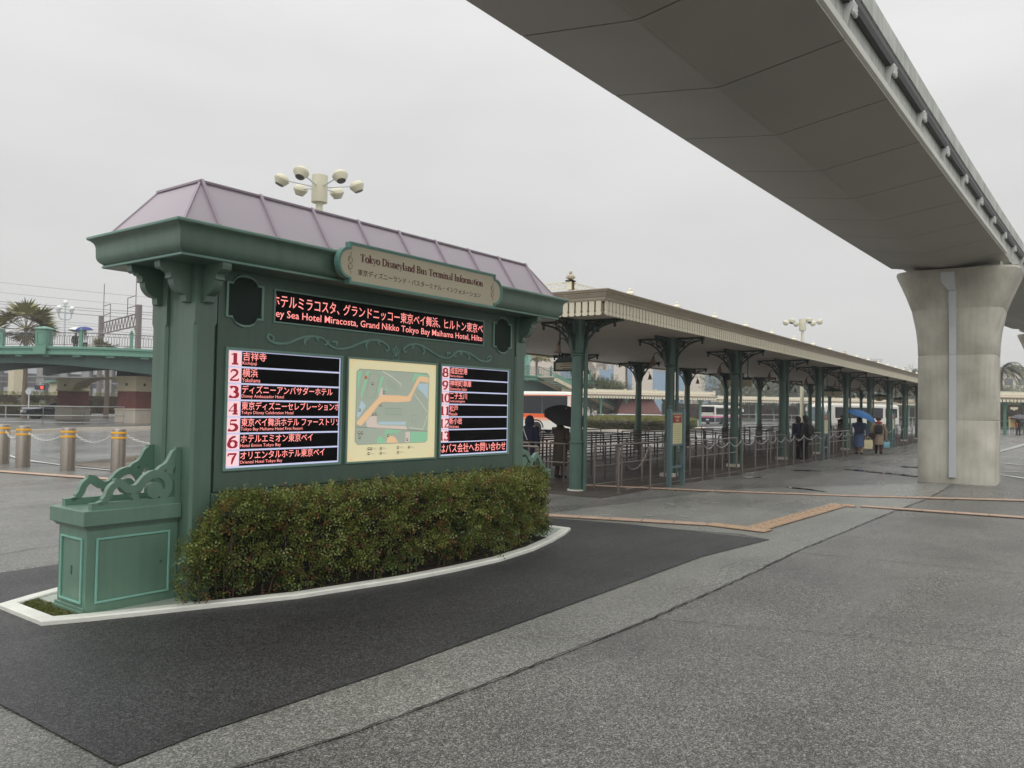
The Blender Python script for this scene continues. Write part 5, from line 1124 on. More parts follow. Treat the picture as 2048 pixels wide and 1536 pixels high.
bo = bus((42.7, 24.9, 0), R(98), 12, 2.5, 3.4, 'white and orange coach seen from the rear behind the nearest shelter column', dict(body='bus_white', bumper='bus_white', win=(1.60, 3.04), nwin=5, wx=(.3, 11.4), wheels=(3.0, 9.4), bands=[('orange_band', 'bus_orange', .05, 11.9, 1.28, 1.58, 's'), ('orange_line', 'bus_orange', .05, 11.9, 3.06, 3.12, 's'), ('orange_tail', 'bus_orange', 0, 0, 1.5, 3.12, 'r'), ('salmon_swoosh', 'bus_salmon', 1.2, 8, 1.05, 1.27, 's')]), 'coach', .76)
q = MB(); put_text(q, 'Royal Limited', 0, 0, 0, 1.5, .17); b = MB(); b.add([(-.022, .75-v[0], v[2]+1.62) for v in q.v], q.f); b.build('lettering', 'c_white', bo)
q = MB(); put_text(q, 'J F', 0, 0, 0, .45, .24); b = MB(); b.add([(-.024, .22-v[0], v[2]+2.72) for v in q.v], q.f); b.build('lettering', 'c_white', bo)
bus((40.2, 38.9, 0), R(100-180), 12, 2.5, 3.3, 'white bus nose just left of the orange coach, mostly hidden by the board', dict(body='bus_white', bumper='bus_white', win=(1.5, 2.9), nwin=6, wx=(.5, 11), wheels=(2.8, 9.2), bands=[]), 'coach', .80)
bus((86.4, 33.4, 0), R(-3), 10.5, 2.5, 3.0, 'white city bus with pink stripe and navy skirt seen from the rear', dict(body='bus_white', bumper='bus_navy', win=(1.55, 2.55), nwin=6, wx=(.4, 9.9), wheels=(2.6, 7.9), bands=[('navy_skirt', 'bus_navy', .05, 10.4, .35, 1.05, 'sr'), ('pink_stripe', 'bus_pink', .05, 10.4, 1.08, 1.28, 'sr')]), 'city', .72)
bus((80.0, 14.6, 0), R(156), 12, 2.5, 3.4, 'white coach facing the camera behind the seated couple, blue tinted windscreen', dict(body='bus_white', bumper='bus_white', win=(1.6, 2.95), nwin=5, wx=(.6, 10.2), wheels=(2.6, 9.0), bands=[('gold_emblem', 'gold', 9.0, 9.9, 1.25, 1.45, 's')]), 'coach', .70)
bus((96.0, 16.2, 0), R(163), 12, 2.5, 3.1, 'white bus with red front panel waiting behind the blue umbrella', dict(body='bus_white', bumper='bus_red', win=(1.4, 2.6), nwin=6, wx=(.6, 11.2), wheels=(2.6, 9.2), bands=[('red_panel', 'bus_red', 0, 0, .6, 1.0, 'f')]), 'city', .80)
# the black car under the bridge
car = T('parked_car', 'black car with bright silver front parked beyond the brick bridge piers', 'car', (30.9, 64.6, 0), R(180-38))
car.rotation_euler = (0, 0, R(34.9+12.5+90+12)); car.scale = (1.0, 1.0, .92)
b = MB()
def cs_(x, w, z0, z1): return [(x, -w, z0), (x, w, z0), (x, w+.02, (z0+z1)/2), (x, w-.06, z1), (x, -w+.06, z1), (x, -w-.02, (z0+z1)/2)]
b.rings([cs_(-2.35, .7, .45, .75), cs_(-2.2, .82, .3, .92), cs_(-1.2, .88, .25, .98), cs_(.9, .88, .25, .95), cs_(2.0, .84, .28, .82), cs_(2.38, .7, .4, .66)], 0, False); bd = b.build('body', 'car_black', car, bevel=.05)
b = MB(); b.rings([[(x, -w, .93), (x, w, .93), (x2, w2, 1.42), (x2, -w2, 1.42)] for x, w, x2, w2 in ((-1.7, .8, -1.1, .62), (-1.6, .82, -1.0, .66), (.95, .82, .25, .66), (1.05, .8, .3, .62))], 0, False); b.build('cabin_glass', 'glass_dark', car, bevel=.04)
b = MB(); b.box(-1.05, .28, -.64, .64, 1.42, 1.455); b.build('roof', 'car_black', car, bevel=.02)
b = MB(); b.box(2.2, 2.42, -.68, .68, .42, .72); b.build('grille', 'chrome', car, bevel=.03); b = MB(); b.box(.95, 2.32, -.80, .80, .80, .945); b.build('bonnet', 'car_silver_gleam', car, bevel=.03)
for sg in (-1, 1):
    b = MB(); b.box(2.22, 2.4, sg*.58-.14, sg*.58+.14, .55, .74); b.build('headlight', 'c_white', car, bevel=.02)
    for wx in (-1.4, 1.45): b = MB(); wheel_at(b, wx, sg*.8, .33, .2); b.build('wheel', 'rubber', car)
b = MB(); b.tube([(1.3, -.75, .93), (1.3, -.75, 1.15)], .02, 6); b.box(1.27, 1.33, -.85, -.65, 1.1, 1.24); b.build('fender_mirror', 'chrome', car)

# ------------------------------------------------------------------ green footbridge
br = T('footbridge', 'green pedestrian bridge with baluster railing on brick and stone piers', 'footbridge', (28.05, 46.7, 0)); bro = Vector(br.location)
def bb(b, name, m, **k): o = b.build(name, m, br, **k); o.location = -bro; return o
ed = curve([(20.2, 60.5), (22.1, 53.6), (23.24, 50.7), (25.07, 48.1), (28.05, 46.5), (34, 45.6), (50, 44.5), (68.4, 43.6), (80, 43.0)], 5)
def off_(pts, d): 
    o = []
    for i, p in enumerate(pts):
        a = pts[max(i-1, 0)]; c = pts[min(i+1, len(pts)-1)]; dx, dy = c[0]-a[0], c[1]-a[1]; q = math.hypot(dx, dy); o.append((p[0]-dy/q*d*-1*-1, p[1]+dx/q*d))
    return o
def esweep(prof): return [[(o[0], o[1], z) for (o, z) in zip([off_(ed, d)[i] for d, z in prof], [z for d, z in prof])] for i in range(len(ed))]
def esw(prof):
    offs = [off_(ed, d) for d, z in prof]; return [[(offs[k][i][0], offs[k][i][1], prof[k][1]) for k in range(len(prof))] for i in range(len(ed))]
b = MB(); b.rings(esw([(0, 4.75), (-.10, 4.72), (-.10, 4.60), (-.02, 4.56), (-.0, 4.42), (-.10, 4.38), (-.10, 4.25), (.05, 4.20), (.3, 4.20), (.3, 4.75)]), 0, False); bb(b, 'cornice_band', 'br_green')
b = MB(); b.rings(esw([(.3, 4.70), (.3, 4.15), (9.5, 4.15), (9.5, 4.70)]), 0, False); bb(b, 'deck', 'br_green_dk')
# girder with an arched lower edge
gl = [0.0]
for i in range(1, len(ed)): gl.append(gl[-1]+math.dist(ed[i-1], ed[i]))
def zb(s): 
    s1 = 22.5; 
    return 3.12+.62*max(0, math.sin(PI*min(1, max(0, (s+2)/(s1-3)))))
for dd in (.35, 4.6, 9.0):
    o1 = off_(ed, dd); o2 = off_(ed, dd+.3); b = MB(); b.rings([[(o1[i][0], o1[i][1], zb(gl[i])), (o1[i][0], o1[i][1], 4.18), (o2[i][0], o2[i][1], 4.18), (o2[i][0], o2[i][1], zb(gl[i]))] for i in range(len(ed))], 0, False); bb(b, 'girder', 'br_green_dk')
# corbels, posts and balusters
def along(s):
    for i in range(1, len(gl)):
        if gl[i] >= s: t_ = (s-gl[i-1])/(gl[i]-gl[i-1]); a, c = ed[i-1], ed[i]; return Vector((a[0]+(c[0]-a[0])*t_, a[1]+(c[1]-a[1])*t_, 0)), math.atan2(c[1]-a[1], c[0]-a[0])
    return Vector((*ed[-1], 0)), 0
s_ = 1.0
while s_ < 66:
    p, a = along(s_); b = MB(); b.obox(p+Vector((0, 0, 4.18))+Vector((-math.sin(a), math.cos(a), 0))*.0, p+Vector((0, 0, 4.18))+Vector((-math.sin(a), math.cos(a), 0))*.35, .45, .12); bb(b, 'corbel', 'br_green'); s_ += 1.9
rp = MB(); rp.box(-.09, .09, -.09, .09, 4.75, 5.66); rp.box(-.12, .12, -.12, .12, 5.66, 5.70); rp.lathe([(.0, 5.70), (.05, 5.72), (.075, 5.78), (.05, 5.84), (0, 5.86)], n=8); rpm = rp.mesh('railing_post', 'br_green')
bp_ = MB(); bp_.box(-.34, .34, -.34, .34, 4.72, 5.75); bp_.rings([[(x*k, y*k, z) for x, y in ((-.4, -.4), (.4, -.4), (.4, .4), (-.4, .4))] for z, k in ((5.75, 1.05), (5.80, 1.05), (5.86, .8), (5.95, .1))], 0, False); bp_.box(-.4, .4, -.42, -.34, 4.25, 4.72); bp_.ringprism([(-.25, 4.85), (.25, 4.85), (.25, 5.65), (-.25, 5.65)], [(-.18, 4.92), (.18, 4.92), (.18, 5.58), (-.18, 5.58)], -.34, -.37); bpm = bp_.mesh('newel_pillar', 'br_green')
posts = [1.3, 4.3, 7.25, 10.3, 12.6, 15.45, 18.6, 22.5, 26.5, 30.5, 34.5, 38.5, 42.5, 46.5, 50.5, 54.5, 58.5, 62.5, 66]
for k, s0 in enumerate(posts):
    p, a = along(s0); o = bpy.data.objects.new('newel_pillar' if k == 3 else 'railing_post', bpm if k == 3 else rpm); C.objects.link(o); o.parent = br; o.location = p-bro+Vector((-math.sin(a), math.cos(a), 0))*.1; o.rotation_euler = (0, 0, a)
for k in range(len(posts)-1):
    s0, s1 = posts[k], posts[k+1]; b = MB(); n = max(2, int((s1-s0)/.6)); P = []
    for i in range(n+1): p, a = along(s0+(s1-s0)*i/n); P.append(p+Vector((-math.sin(a), math.cos(a), 0))*.1)
    for z, r_ in ((5.58, .028), (5.38, .014), (4.86, .02)): b.tube([p+Vector((0, 0, z)) for p in P], r_, 5)
    n = int((s1-s0)/.15)
    for i in range(n):
        p, a = along(s0+(s1-s0)*(i+.5)/n); p = p+Vector((-math.sin(a), math.cos(a), 0))*.1; b.obox(p+Vector((0, 0, 4.86)), p+Vector((0, 0, 5.38)), .022, .022)
        if i % 2 == 0: d = Vector((math.cos(a), math.sin(a), 0)); b.tube([p+Vector((0, 0, 5.48))+d*.085*math.cos(q*PI/4)+Vector((0, 0, .085*math.sin(q*PI/4))) for q in range(8)], .012, 4, closed=True)
    bb(b, 'railing_panel', 'railing')
# brick piers
def bpier(loc, rz, label):
    t_ = T('bridge_pier', label, 'bridge pier', loc, rz, 'brick bridge piers')
    def sq(w, z): return [(-w, -w, z), (w, -w, z), (w, w, z), (-w, w, z)]
    b = MB(); b.rings([sq(.80, 0), sq(.80, .92), sq(.84, .95), sq(.84, 1.02), sq(.76, 1.06)], 0, False); b.build('base', 'stone_pale', t_)
    b = MB(); b.rings([sq(.735, 1.04), sq(.705, 2.16)], 0, False); b.build('brick_shaft', 'brick', t_)
    b = MB(); b.rings([sq(.74, 2.14), sq(.80, 2.20), sq(.80, 2.26), sq(.73, 2.30), sq(.73, 2.86), sq(.80, 2.92), sq(.82, 3.02), sq(.82, 3.12)], 0, False); cp_ = b.build('capital', 'stone_cream', t_)
    for k in range(4):
        a = k*PI/2; b = MB()
        for u, v in ((.07, .07), (-.07, .07), (.07, -.07), (-.07, -.07)): b.tube([(math.cos(a)*.735-math.sin(a)*u, math.sin(a)*.735+math.cos(a)*u, 2.58+v), (math.cos(a)*.74-math.sin(a)*u*.2, math.sin(a)*.74+math.cos(a)*u*.2, 2.58+v*.2)], .045, 5)
        b.build('quatrefoil', 'br_green_dk', cp_)
    return t_
p1 = bpier((28.5, 49.6, 0), R(18), 'brick and cream stone bridge pier just left of the green board')
p2 = bpier((29.7, 59.9, 0), R(18), 'brick and cream stone bridge pier standing in front of the black car')
dup(p1, (66.5, 49.0, 0), R(0), 'bridge pier partly hidden behind the orange coach')
ar = MB(); q = [(0, 2.4)]+arcp(4.9, 2.4, 4.1, .62, 180, 0, 14)+[(9.8, 2.4), (9.8, 3.1), (0, 3.1)]
v0 = Vector((28.5, 49.6, 0)); v1 = Vector((29.7, 59.9, 0)); dv = (v1-v0).normalized(); nv = Vector((-dv.y, dv.x, 0)); ar.prism(q, -.5, .5, 'y'); ar.v = [tuple(v0+dv*v[0]+nv*v[1]+Vector((0, 0, v[2]))) for v in ar.v]
o = ar.build('bridge_arch', 'stone_cream'); tag(o, 'cream stone arch joining the two brick bridge piers', 'arch')
# cream abutment wall with quatrefoils behind the coach
b = MB(); b.box(52, 76, 46.5, 47.2, 0, 3.6); ab = b.build('abutment_wall', 'stone_cream'); tag(ab, 'cream stone wall under the bridge behind the orange coach', 'wall')
for k in range(9): b = MB(); x = 56+k*2.0; b.box(x-.2, x+.2, 46.44, 46.5, 2.55, 2.95); b.build('vent_opening', 'br_green_dk', ab)
# stair flight going down to the right
st = T('stair_flight', 'green and cream stairs descending from the bridge to the right', 'stairs', (66.5, 42.8, 0)); sa = Vector((67.0, 41.6, 4.75)); sb = Vector((80.5, 38.2, .2)); sto = Vector(st.location)
for k, dd in enumerate((0, 2.4)):
    o_v = Vector((.24, .95, 0))*dd; b = MB(); b.obox(sa+o_v, sb+o_v, .25, .35); o = b.build('stringer', 'br_green', st); o.location = -sto
    b = MB(); b.obox(sa+o_v+Vector((0, 0, -.35)), sb+o_v+Vector((0, 0, -.35)), .22, .4); o = b.build('stringer_face', 'stone_cream', st); o.location = -sto
    b = MB(); n = 40
    for z in (.95, .2): b.tube([sa+o_v+Vector((0, 0, z)), sb+o_v+Vector((0, 0, z))], .03, 5)
    for i in range(n+1): p = (sa+o_v).lerp(sb+o_v, i/n); b.obox(p+Vector((0, 0, .2)), p+Vector((0, 0, .95)), .05 if i % 8 == 0 else .02, .05 if i % 8 == 0 else .02)
    o = b.build('stair_railing', 'br_green_dk', st); o.location = -sto
for i in range(26):
    p = sa.lerp(sb, (i+.5)/26); b = MB(); b.box(p.x-.26, p.x+.26, p.y+.1, p.y+2.3, p.z-.12, p.z); o = b.build('tread', 'stone_pale', st); o.location = -sto
# gate building behind the bridge (green frame, orange banner)
gb_ = T('gate_pavilion', 'pale green pavilion with orange panel seen under the shelter roof', 'pavilion', (70, 50, 0))
for k in range(6): b = MB(); x = -6+k*2.2; b.box(x-.25, x+.25, 0, .5, 4.4, 8.6); b.build('pilaster', 'turq', gb_)
b = MB(); b.box(-6.2, 5.5, .5, 2, 4.4, 8.4); b.build('wall', 'stone_pale', gb_); b = MB(); b.box(-2.9, -1.9, .40, .5, 6.2, 7.8); b.build('banner', 'c_orange', gb_); b = MB(); b.box(-6.5, 5.8, -.1, 2.2, 8.4, 8.8); b.build('eaves', 'turq', gb_)

# ------------------------------------------------------------------ left background
def slab(name, label, cat, px0, d0, px1, d1, z0, z1, depth, m, group=None):
    a = bearing(px0, d0); c = bearing(px1, d1); L_ = (c-a).length; t_ = T(name, label, cat, a, math.atan2(c.y-a.y, c.x-a.x), group); b = MB(); b.box(0, L_, 0, depth, z0, z1); b.build('wall', m, t_); return t_, L_
vd, VL = slab('rail_viaduct', 'grey station viaduct with concrete posts and pale window panes under the footbridge', 'viaduct', -160, 112, 420, 112, 0, 7.2, 6, 'bld_dark')
nk = 13
for k in range(nk): b = MB(); x = VL*(k+.5)/nk; b.box(x-.55, x+.55, -.8, 0, 0, 7.2); b.build('pillar', 'concrete_bld', vd)
for k in range(nk-1):
    for z0, z1, w in ((5.0, 6.3, .8), (1.4, 3.0, .8)):
        x = VL*(k+1)/nk; fr_ = MB(); fr_.box(x-w*1.1, x+w*1.1, -.10, 0, z0-.1, z1+.1); fo_ = fr_.build('window', 'concrete_bld', vd); b = MB(); b.box(x-w, x+w, -.14, -.10, z0, z1); b.build('pane', 'bld_pane', fo_)
for z in (3.7, 4.5, 7.0): b = MB(); b.box(0, VL, -.9, -.8, z, z+.12); b.build('beam', 'concrete_bld', vd)
c_ = T('column_block', 'cream square column standing below the bridge, left of the piers', 'column', bearing(33, 80), 0); b = MB(); b.box(-.6, .6, -.6, .6, 0, 4.4); b.build('shaft', 'stone_cream', c_)
c_ = T('column_block', 'cream square column just behind the left brick pier', 'column', bearing(116, 76), 0); b = MB(); b.box(-.55, .55, -.6, .6, 0, 3.1); b.build('shaft', 'stone_cream', c_); b = MB(); b.box(-.9, .9, -.8, .8, 3.1, 3.3); b.build('cap', 'br_green', c_)
def hedge_box(name, label, pts, w, z0, z1, n, mats, size, rng, rnd=.15, tint=None):
    """clipped hedge following a ground polyline: dark core plus leaf shell"""
    a0 = Vector((*pts[0][:2], 0)); t_ = T(name, label, 'hedge', a0); core = MB(); C_ = []
    for i in range(len(pts)-1):
        a = Vector((*pts[i][:2], 0)); c = Vector((*pts[i+1][:2], 0)); d = (c-a); L_ = d.length; d.normalize(); nn = Vector((-d.y, d.x, 0)); k = int(n*L_)
        for q in range(k):
            u = rng.random(); x = rng.uniform(0, L_)
            if u < .62: z = rng.uniform(z0, z1); y = -w/2 + abs(rng.gauss(0, .05)); dr = -nn+Vector((0, 0, rng.uniform(0, .6)))
            else: z = z1-abs(rng.gauss(0, .04)); y = rng.uniform(-w/2, w/2); dr = Vector((rng.gauss(0, .4), rng.gauss(0, .4), 1))
            z += .05*noise.noise((x*.8, y*.8, 3)); p = a+d*x+nn*y-a0; C_.append((p.x, p.y, z, dr.x, dr.y, dr.z))
        core.obox(a-a0+Vector((0, 0, (z0+z1)/2)), c-a0+Vector((0, 0, (z0+z1)/2)), w-.2, z1-z0-.16)
    core.build('core', 'soil', t_); leaf_cloud('foliage', C_, t_, mats, size, 5, rng, tint or (lambda x, y, z: .3+.5*(z-z0)/(z1-z0)+.3*noise.noise((x*.6, y*.6, z))), kind='stuff'); return t_
hg = random.Random(5)
hedge_box('clipped_hedge', 'long clipped olive green hedge running behind the bridge piers on the left', [bearing(-160, 76), bearing(330, 72)], 1.2, .2, 1.95, 60, ['leaf_far'], .10, hg)
hedge_box('low_planting', 'lower band of shrubs in front of the long left hedge', [bearing(-160, 68), bearing(100, 66)], 2.4, 0, .95, 60, ['leaf_far'], .10, hg)
# yucca and fan-palm clumps
def fronds(b, c, n, L_, rng, droop=.5, wid=.12, up=.6, V=None):
    for i in range(n):
        a = rng.uniform(0, 2*PI); el_ = rng.uniform(-.35, 1.25)*up+.1; P = []; w = []
        d = Vector((math.cos(a)*math.cos(el_), math.sin(a)*math.cos(el_), math.sin(el_))); p = Vector(c); k = 6; Lk = L_*rng.uniform(.75, 1.1)/k
        for j in range(k+1): P.append(p.copy()); p = p+d*Lk; d.z -= droop/k*(1+j*.35); d.normalize()
        sd_ = Vector((-math.sin(a), math.cos(a), 0)); tn = rng.uniform(0, 1)
        for j in range(1, k):   # leaflets both sides
            for s_ in (-1, 1):
                for m_ in range(3):
                    q = P[j].lerp(P[j+1], m_/3); e_ = q+sd_*s_*wid*rng.uniform(.7, 1.1)*(1-.6*(j/k)**2)+(P[j+1]-P[j])*1.1+Vector((0, 0, -wid*rng.uniform(.1, .6))); w_ = (P[j+1]-P[j]).normalized()*.028*L_
                    V.append(([q-w_, q+w_, e_], tn))
        b.tube(P, [.02*L_*(1-.8*j/k) for j in range(k+1)], 4)
def fan(V, c, d, r_, rng, tn):
    d = Vector(d).normalized(); s_ = d.cross(Vector((0, 0, 1))); s_ = s_.normalized() if s_.length > .05 else Vector((1, 0, 0)); u = s_.cross(d)
    tilt = rng.uniform(-.5, .5); s_ = (s_*math.cos(tilt)+u*math.sin(tilt)).normalized()
    for k in range(16):
        a = -1.45+2.9*k/15; e_ = c+(d*math.cos(a)+s_*math.sin(a))*r_*rng.uniform(.8, 1.1)+Vector((0, 0, -r_*.28*rng.random())); w_ = (s_*math.cos(a)-d*math.sin(a))*r_*.065; m_ = c.lerp(e_, .55)
        V.append(([c, m_+w_, e_], tn)); V.append(([c, e_, m_-w_], tn))
def finish_leaves(V, parent, m, name='fronds'):
    vs = []; fs = []; tn = []
    for tri, t_ in V: fs.append((len(vs), len(vs)+1, len(vs)+2)); vs += [tuple(p) for p in tri]; tn += [t_]*3
    me = bpy.data.meshes.new(name); me.from_pydata(vs, [], fs); me.materials.append(M[m]); at = me.attributes.new('tint', 'FLOAT', 'POINT'); at.data.foreach_set('value', tn); o = bpy.data.objects.new(name, me); C.objects.link(o); o.parent = parent; o['kind'] = 'stuff'; return o
pr_ = random.Random(21)
def palm(loc, H_, rad, label, kind='feather', m='leaf_palm_g', n=34):
    t_ = T('palm_tree', label, 'palm tree', loc); b = MB(); b.tube([(0, 0, 0), (.05, 0, H_*.5), (.0, .05, H_)], [.22, .17, .16], 8); b.build('trunk', 'palm_trunk', t_); V = []; b = MB(); c = Vector((0, .05, H_))
    if kind == 'feather': fronds(b, c, n, rad, pr_, droop=1.1, wid=rad*.17, V=V)
    else:
        for i in range(n):
            a = pr_.uniform(0, 2*PI); e_ = pr_.uniform(-.35, 1.35); d = Vector((math.cos(a)*math.cos(e_), math.sin(a)*math.cos(e_), math.sin(e_))); q = c+d*rad*.55; b.tube([c, c.lerp(q, .5), q], .02, 4); fan(V, q, d+Vector((0, 0, -.25)), rad*.5, pr_, pr_.random())
    b.build('stalks', 'palm_trunk', t_); finish_leaves(V, t_, m); return t_
palm((*bearing(47, 64)[:2], 0), 7.1, 2.7, 'fan palm with olive tan leaves standing behind the bridge railing at far left', 'fan', 'leaf_palm', 46)
palm((*bearing(212, 66)[:2], 0), 4.9, 2.3, 'low fan palm behind the bridge railing right of the umbrellas', 'fan', 'leaf_palm', 30)
palm((*bearing(1072, 108)[:2], 0), 8.6, 2.8, 'palm seen under the shelter roof left of the nearest column', 'fan', 'leaf_palm', 36)
palm((*bearing(1252, 118)[:2], 0), 9.0, 3.0, 'palm in front of the striped building between shelter columns', 'fan', 'leaf_palm_g', 30)
palm((*bearing(2003, 105)[:2], 0), 7.4, 3.4, 'feather palm just right of the concrete pier', 'feather', 'leaf_palm_g', 40)
palm((*bearing(1832, 118)[:2], 0), 7.2, 3.2, 'feather palm showing above the shelter roof left of the pier', 'feather', 'leaf_palm_g', 36)
palm((*bearing(152, 67)[:2], 0), 1.2, 1.4, 'small dark palm shrub before the left hedge', 'fan', 'leaf_palm_g', 16)
palm((*bearing(245, 69)[:2], 0), 1.9, 1.3, 'small fan palm between the two brick piers', 'fan', 'leaf_palm_g', 16); palm((*bearing(62, 70)[:2], 0), .9, 1.3, 'low palm shrub at the hedge foot on the far left', 'fan', 'leaf_palm_g', 16)
# trees: tapered trunk, limbs, leaf clumps
def tree(loc, H_, rx, rz, label, m='leaf_tree', n=900, size=.16, seed=1, group='background trees', trunk_h=.35):
    rg_ = random.Random(seed); t_ = T('tree', label, 'tree', loc, 0, group); b = MB(); zc = H_-rz*.9; b.tube([(0, 0, 0), (.1, 0, H_*trunk_h), (0, .1, zc)], [.03*H_, .022*H_, .012*H_], 7); cl = []
    for k in range(14):
        a = rg_.uniform(0, 2*PI); r_ = rg_.uniform(.25, .85); zz = rg_.uniform(-.75, .8); q = Vector((math.cos(a)*rx*r_*math.sqrt(1-zz*zz*.7), math.sin(a)*rx*r_*math.sqrt(1-zz*zz*.7), zc+zz*rz*.8)); cl.append((q, rg_.uniform(.3, .5)*rx)); b.tube([(0, 0, H_*trunk_h*.9), q*.5+Vector((0, 0, zc*.4)), q], [.012*H_, .008*H_, .003*H_], 5)
    b.build('trunk', 'trunk', t_); cs_2 = []
    for i in range(n):
        c, r_ = rg_.choice(cl); d = Vector((rg_.gauss(0, 1), rg_.gauss(0, 1), rg_.gauss(0, 1))).normalized(); p = c+d*r_*rg_.uniform(.55, 1.05)*Vector((1, 1, .8)).length/1.6; cs_2.append((p.x, p.y, max(.3, p.z), d.x, d.y, d.z+.3))
    leaf_cloud('crown', cs_2, t_, [m], size, 6, rg_, lambda x, y, z: .35+.4*(z-zc)/rz+.25*noise.noise((x*.7, y*.7, z*.7)), kind='stuff'); return t_
tree(bearing(1196, 88), 4.9, 2.6, 2.3, 'dark round evergreen tree beside the orange coach', n=1500, seed=3)
tree(bearing(1222, 90), 4.2, 2.3, 2.0, 'dark evergreen tree left of the red roofed pavilion', n=1200, seed=4)
k = 0
for px, d, h, r_ in ((1452, 150, 9.5, 4.5), (1492, 145, 8.5, 5), (1530, 150, 9.5, 5.5), (1575, 150, 10.5, 5), (1620, 148, 9, 5.2), (1668, 150, 10, 5), (1715, 150, 9.4, 5.4), (1762, 150, 8.6, 5), (1810, 150, 9, 5.2), (1850, 150, 8, 5)):
    tree(bearing(px, d), h, r_, r_*.75, ORD[k]+' tree from the left in the pale far row beyond the bus bays', 'leaf_hazed', 900, .28, 30+k, 'far row of pale trees'); k += 1
for px, d, h, r_, lb in ((2015, 122, 6.0, 3.6, 'pale tree behind the right hand canopy'), (2052, 118, 5.6, 3.4, 'pale tree at the right edge behind the canopy'), (1985, 125, 5.2, 3.2, 'dark tree right behind the concrete pier')): tree(bearing(px, d), h, r_, r_*.75, lb, 'leaf_hazed', 900, .22, px)
hedge_box('clipped_hedge', 'dark clipped hedge far beyond the bus bays, middle of the picture', [bearing(1325, 128), bearing(1870, 128)], 2, 0, 2.6, 22, ['leaf_dark'], .22, hg)
hedge_box('clipped_hedge', 'tall dark green hedge behind the right hand canopy', [bearing(1960, 92), bearing(2140, 92)], 2, 0, 2.9, 60, ['leaf_tree'], .16, hg)
# clipped hedge on the traffic island
isl = [(51.0, 25.6), (53.4, 24.4), (60, 24.6), (66, 26.6), (68.2, 29.6), (66, 32.5), (58, 32.6), (52.5, 30.2)]
b = MB(); io = inset(isl, -.9); b.prism(io, 0, .12, 'z'); struct(b, 'island_kerb', 'stone_pale')
t_ = T('island_hedge', 'wide rounded yellow green clipped hedge on the traffic island', 'hedge', (59, 28, 0)); b = MB(); cc = Vector((59, 28, 0))
b.rings([[((p[0]-59)*k_, (p[1]-28)*k_, z) for p in isl] for z, k_ in ((.1, .97), (.55, .99), (.72, .93))], 0, False); b.build('core', 'soil', t_); C_ = []
for i in range(9000):
    a = hg.uniform(0, len(isl)); i0 = int(a) % len(isl); f_ = a-int(a); p = Vector((isl[i0][0]+(isl[(i0+1) % 8][0]-isl[i0][0])*f_-59, isl[i0][1]+(isl[(i0+1) % 8][1]-isl[i0][1])*f_-28, 0))
    if hg.random() < .55: z = hg.uniform(.1, .7); k_ = 1+.02*hg.random(); dr = (p.x, p.y, 3)
    else: k_ = math.sqrt(hg.random()); z = .86-.14*k_**4; dr = (hg.gauss(0, .5), hg.gauss(0, .5), 1)
    C_.append((p.x*k_, p.y*k_, z+.03*noise.noise((p.x, p.y, 0)), *dr))
leaf_cloud('foliage', C_, t_, ['leaf_far'], .075, 5, hg, lambda x, y, z: .25+.7*(z > .68)+.25*noise.noise((x, y, z)), kind='stuff')
# roadside kerb under the bridge and grey pedestrian railing
b = MB(); kp = [(15.0, 37.5), (17.7, 39.5), (21, 41.5), (25.2, 42.3), (31, 42.6), (44, 42.4)]
for i in range(len(kp)-1): b.obox((*kp[i], .07), (*kp[i+1], .07), .25, .15)
struct(b, 'road_kerb', 'stone_pale')
sheet('pavement', [(10, 41), (15.1, 37.7), (17.8, 39.7), (21.1, 41.7), (25.3, 42.5), (31, 42.8), (44, 42.6), (46, 56), (22, 62), (4, 60)], .10, 'asph')
def bar_rail(name, label, pts, h=1.0, m='silver_rail', step=2.0, mids=(.5,), group=None):
    t_ = T(name, label, 'railing', (*pts[0][:2], 0), 0, group); o0 = Vector((*pts[0][:2], 0)); P = [Vector((*p[:2], 0))-o0 for p in pts]
    for z in (h,)+tuple(mids): b = MB(); b.tube([p+Vector((0, 0, z)) for p in P], .03, 5); b.build('rail', m, t_)
    for i in range(len(P)-1):
        L_ = (P[i+1]-P[i]).length; n = max(1, int(L_/step))
        for k_ in range(n+1): p = P[i].lerp(P[i+1], k_/n); b = MB(); b.cyl(p.x, p.y, .0, h, .03, 5); b.build('post', m, t_)
bar_rail('roadside_railing', 'grey bar railing along the pavement before the brick piers', [(17.5, 56), (22.9, 49.6), (24.7, 48.4), (27.3, 48.7)], 1.15, 'silver_rail', 1.9, (.6, .2))
bar_rail('roadside_railing', 'pale bar railing beyond the far road, left of the island hedge', [bearing(1178, 74), bearing(1235, 74), bearing(1330, 80)], 1.0, 'silver_rail', 1.6)
bar_rail('roadside_railing', 'pale bar railing along the far bus bays', [bearing(1445, 105), bearing(1860, 105)], 1.1, 'silver_rail', 2.2); bar_rail('roadside_railing', 'pale bar railing behind the person at the right edge', [bearing(1996, 73), bearing(2100, 73)], 1.1, 'silver_rail', 2.0)
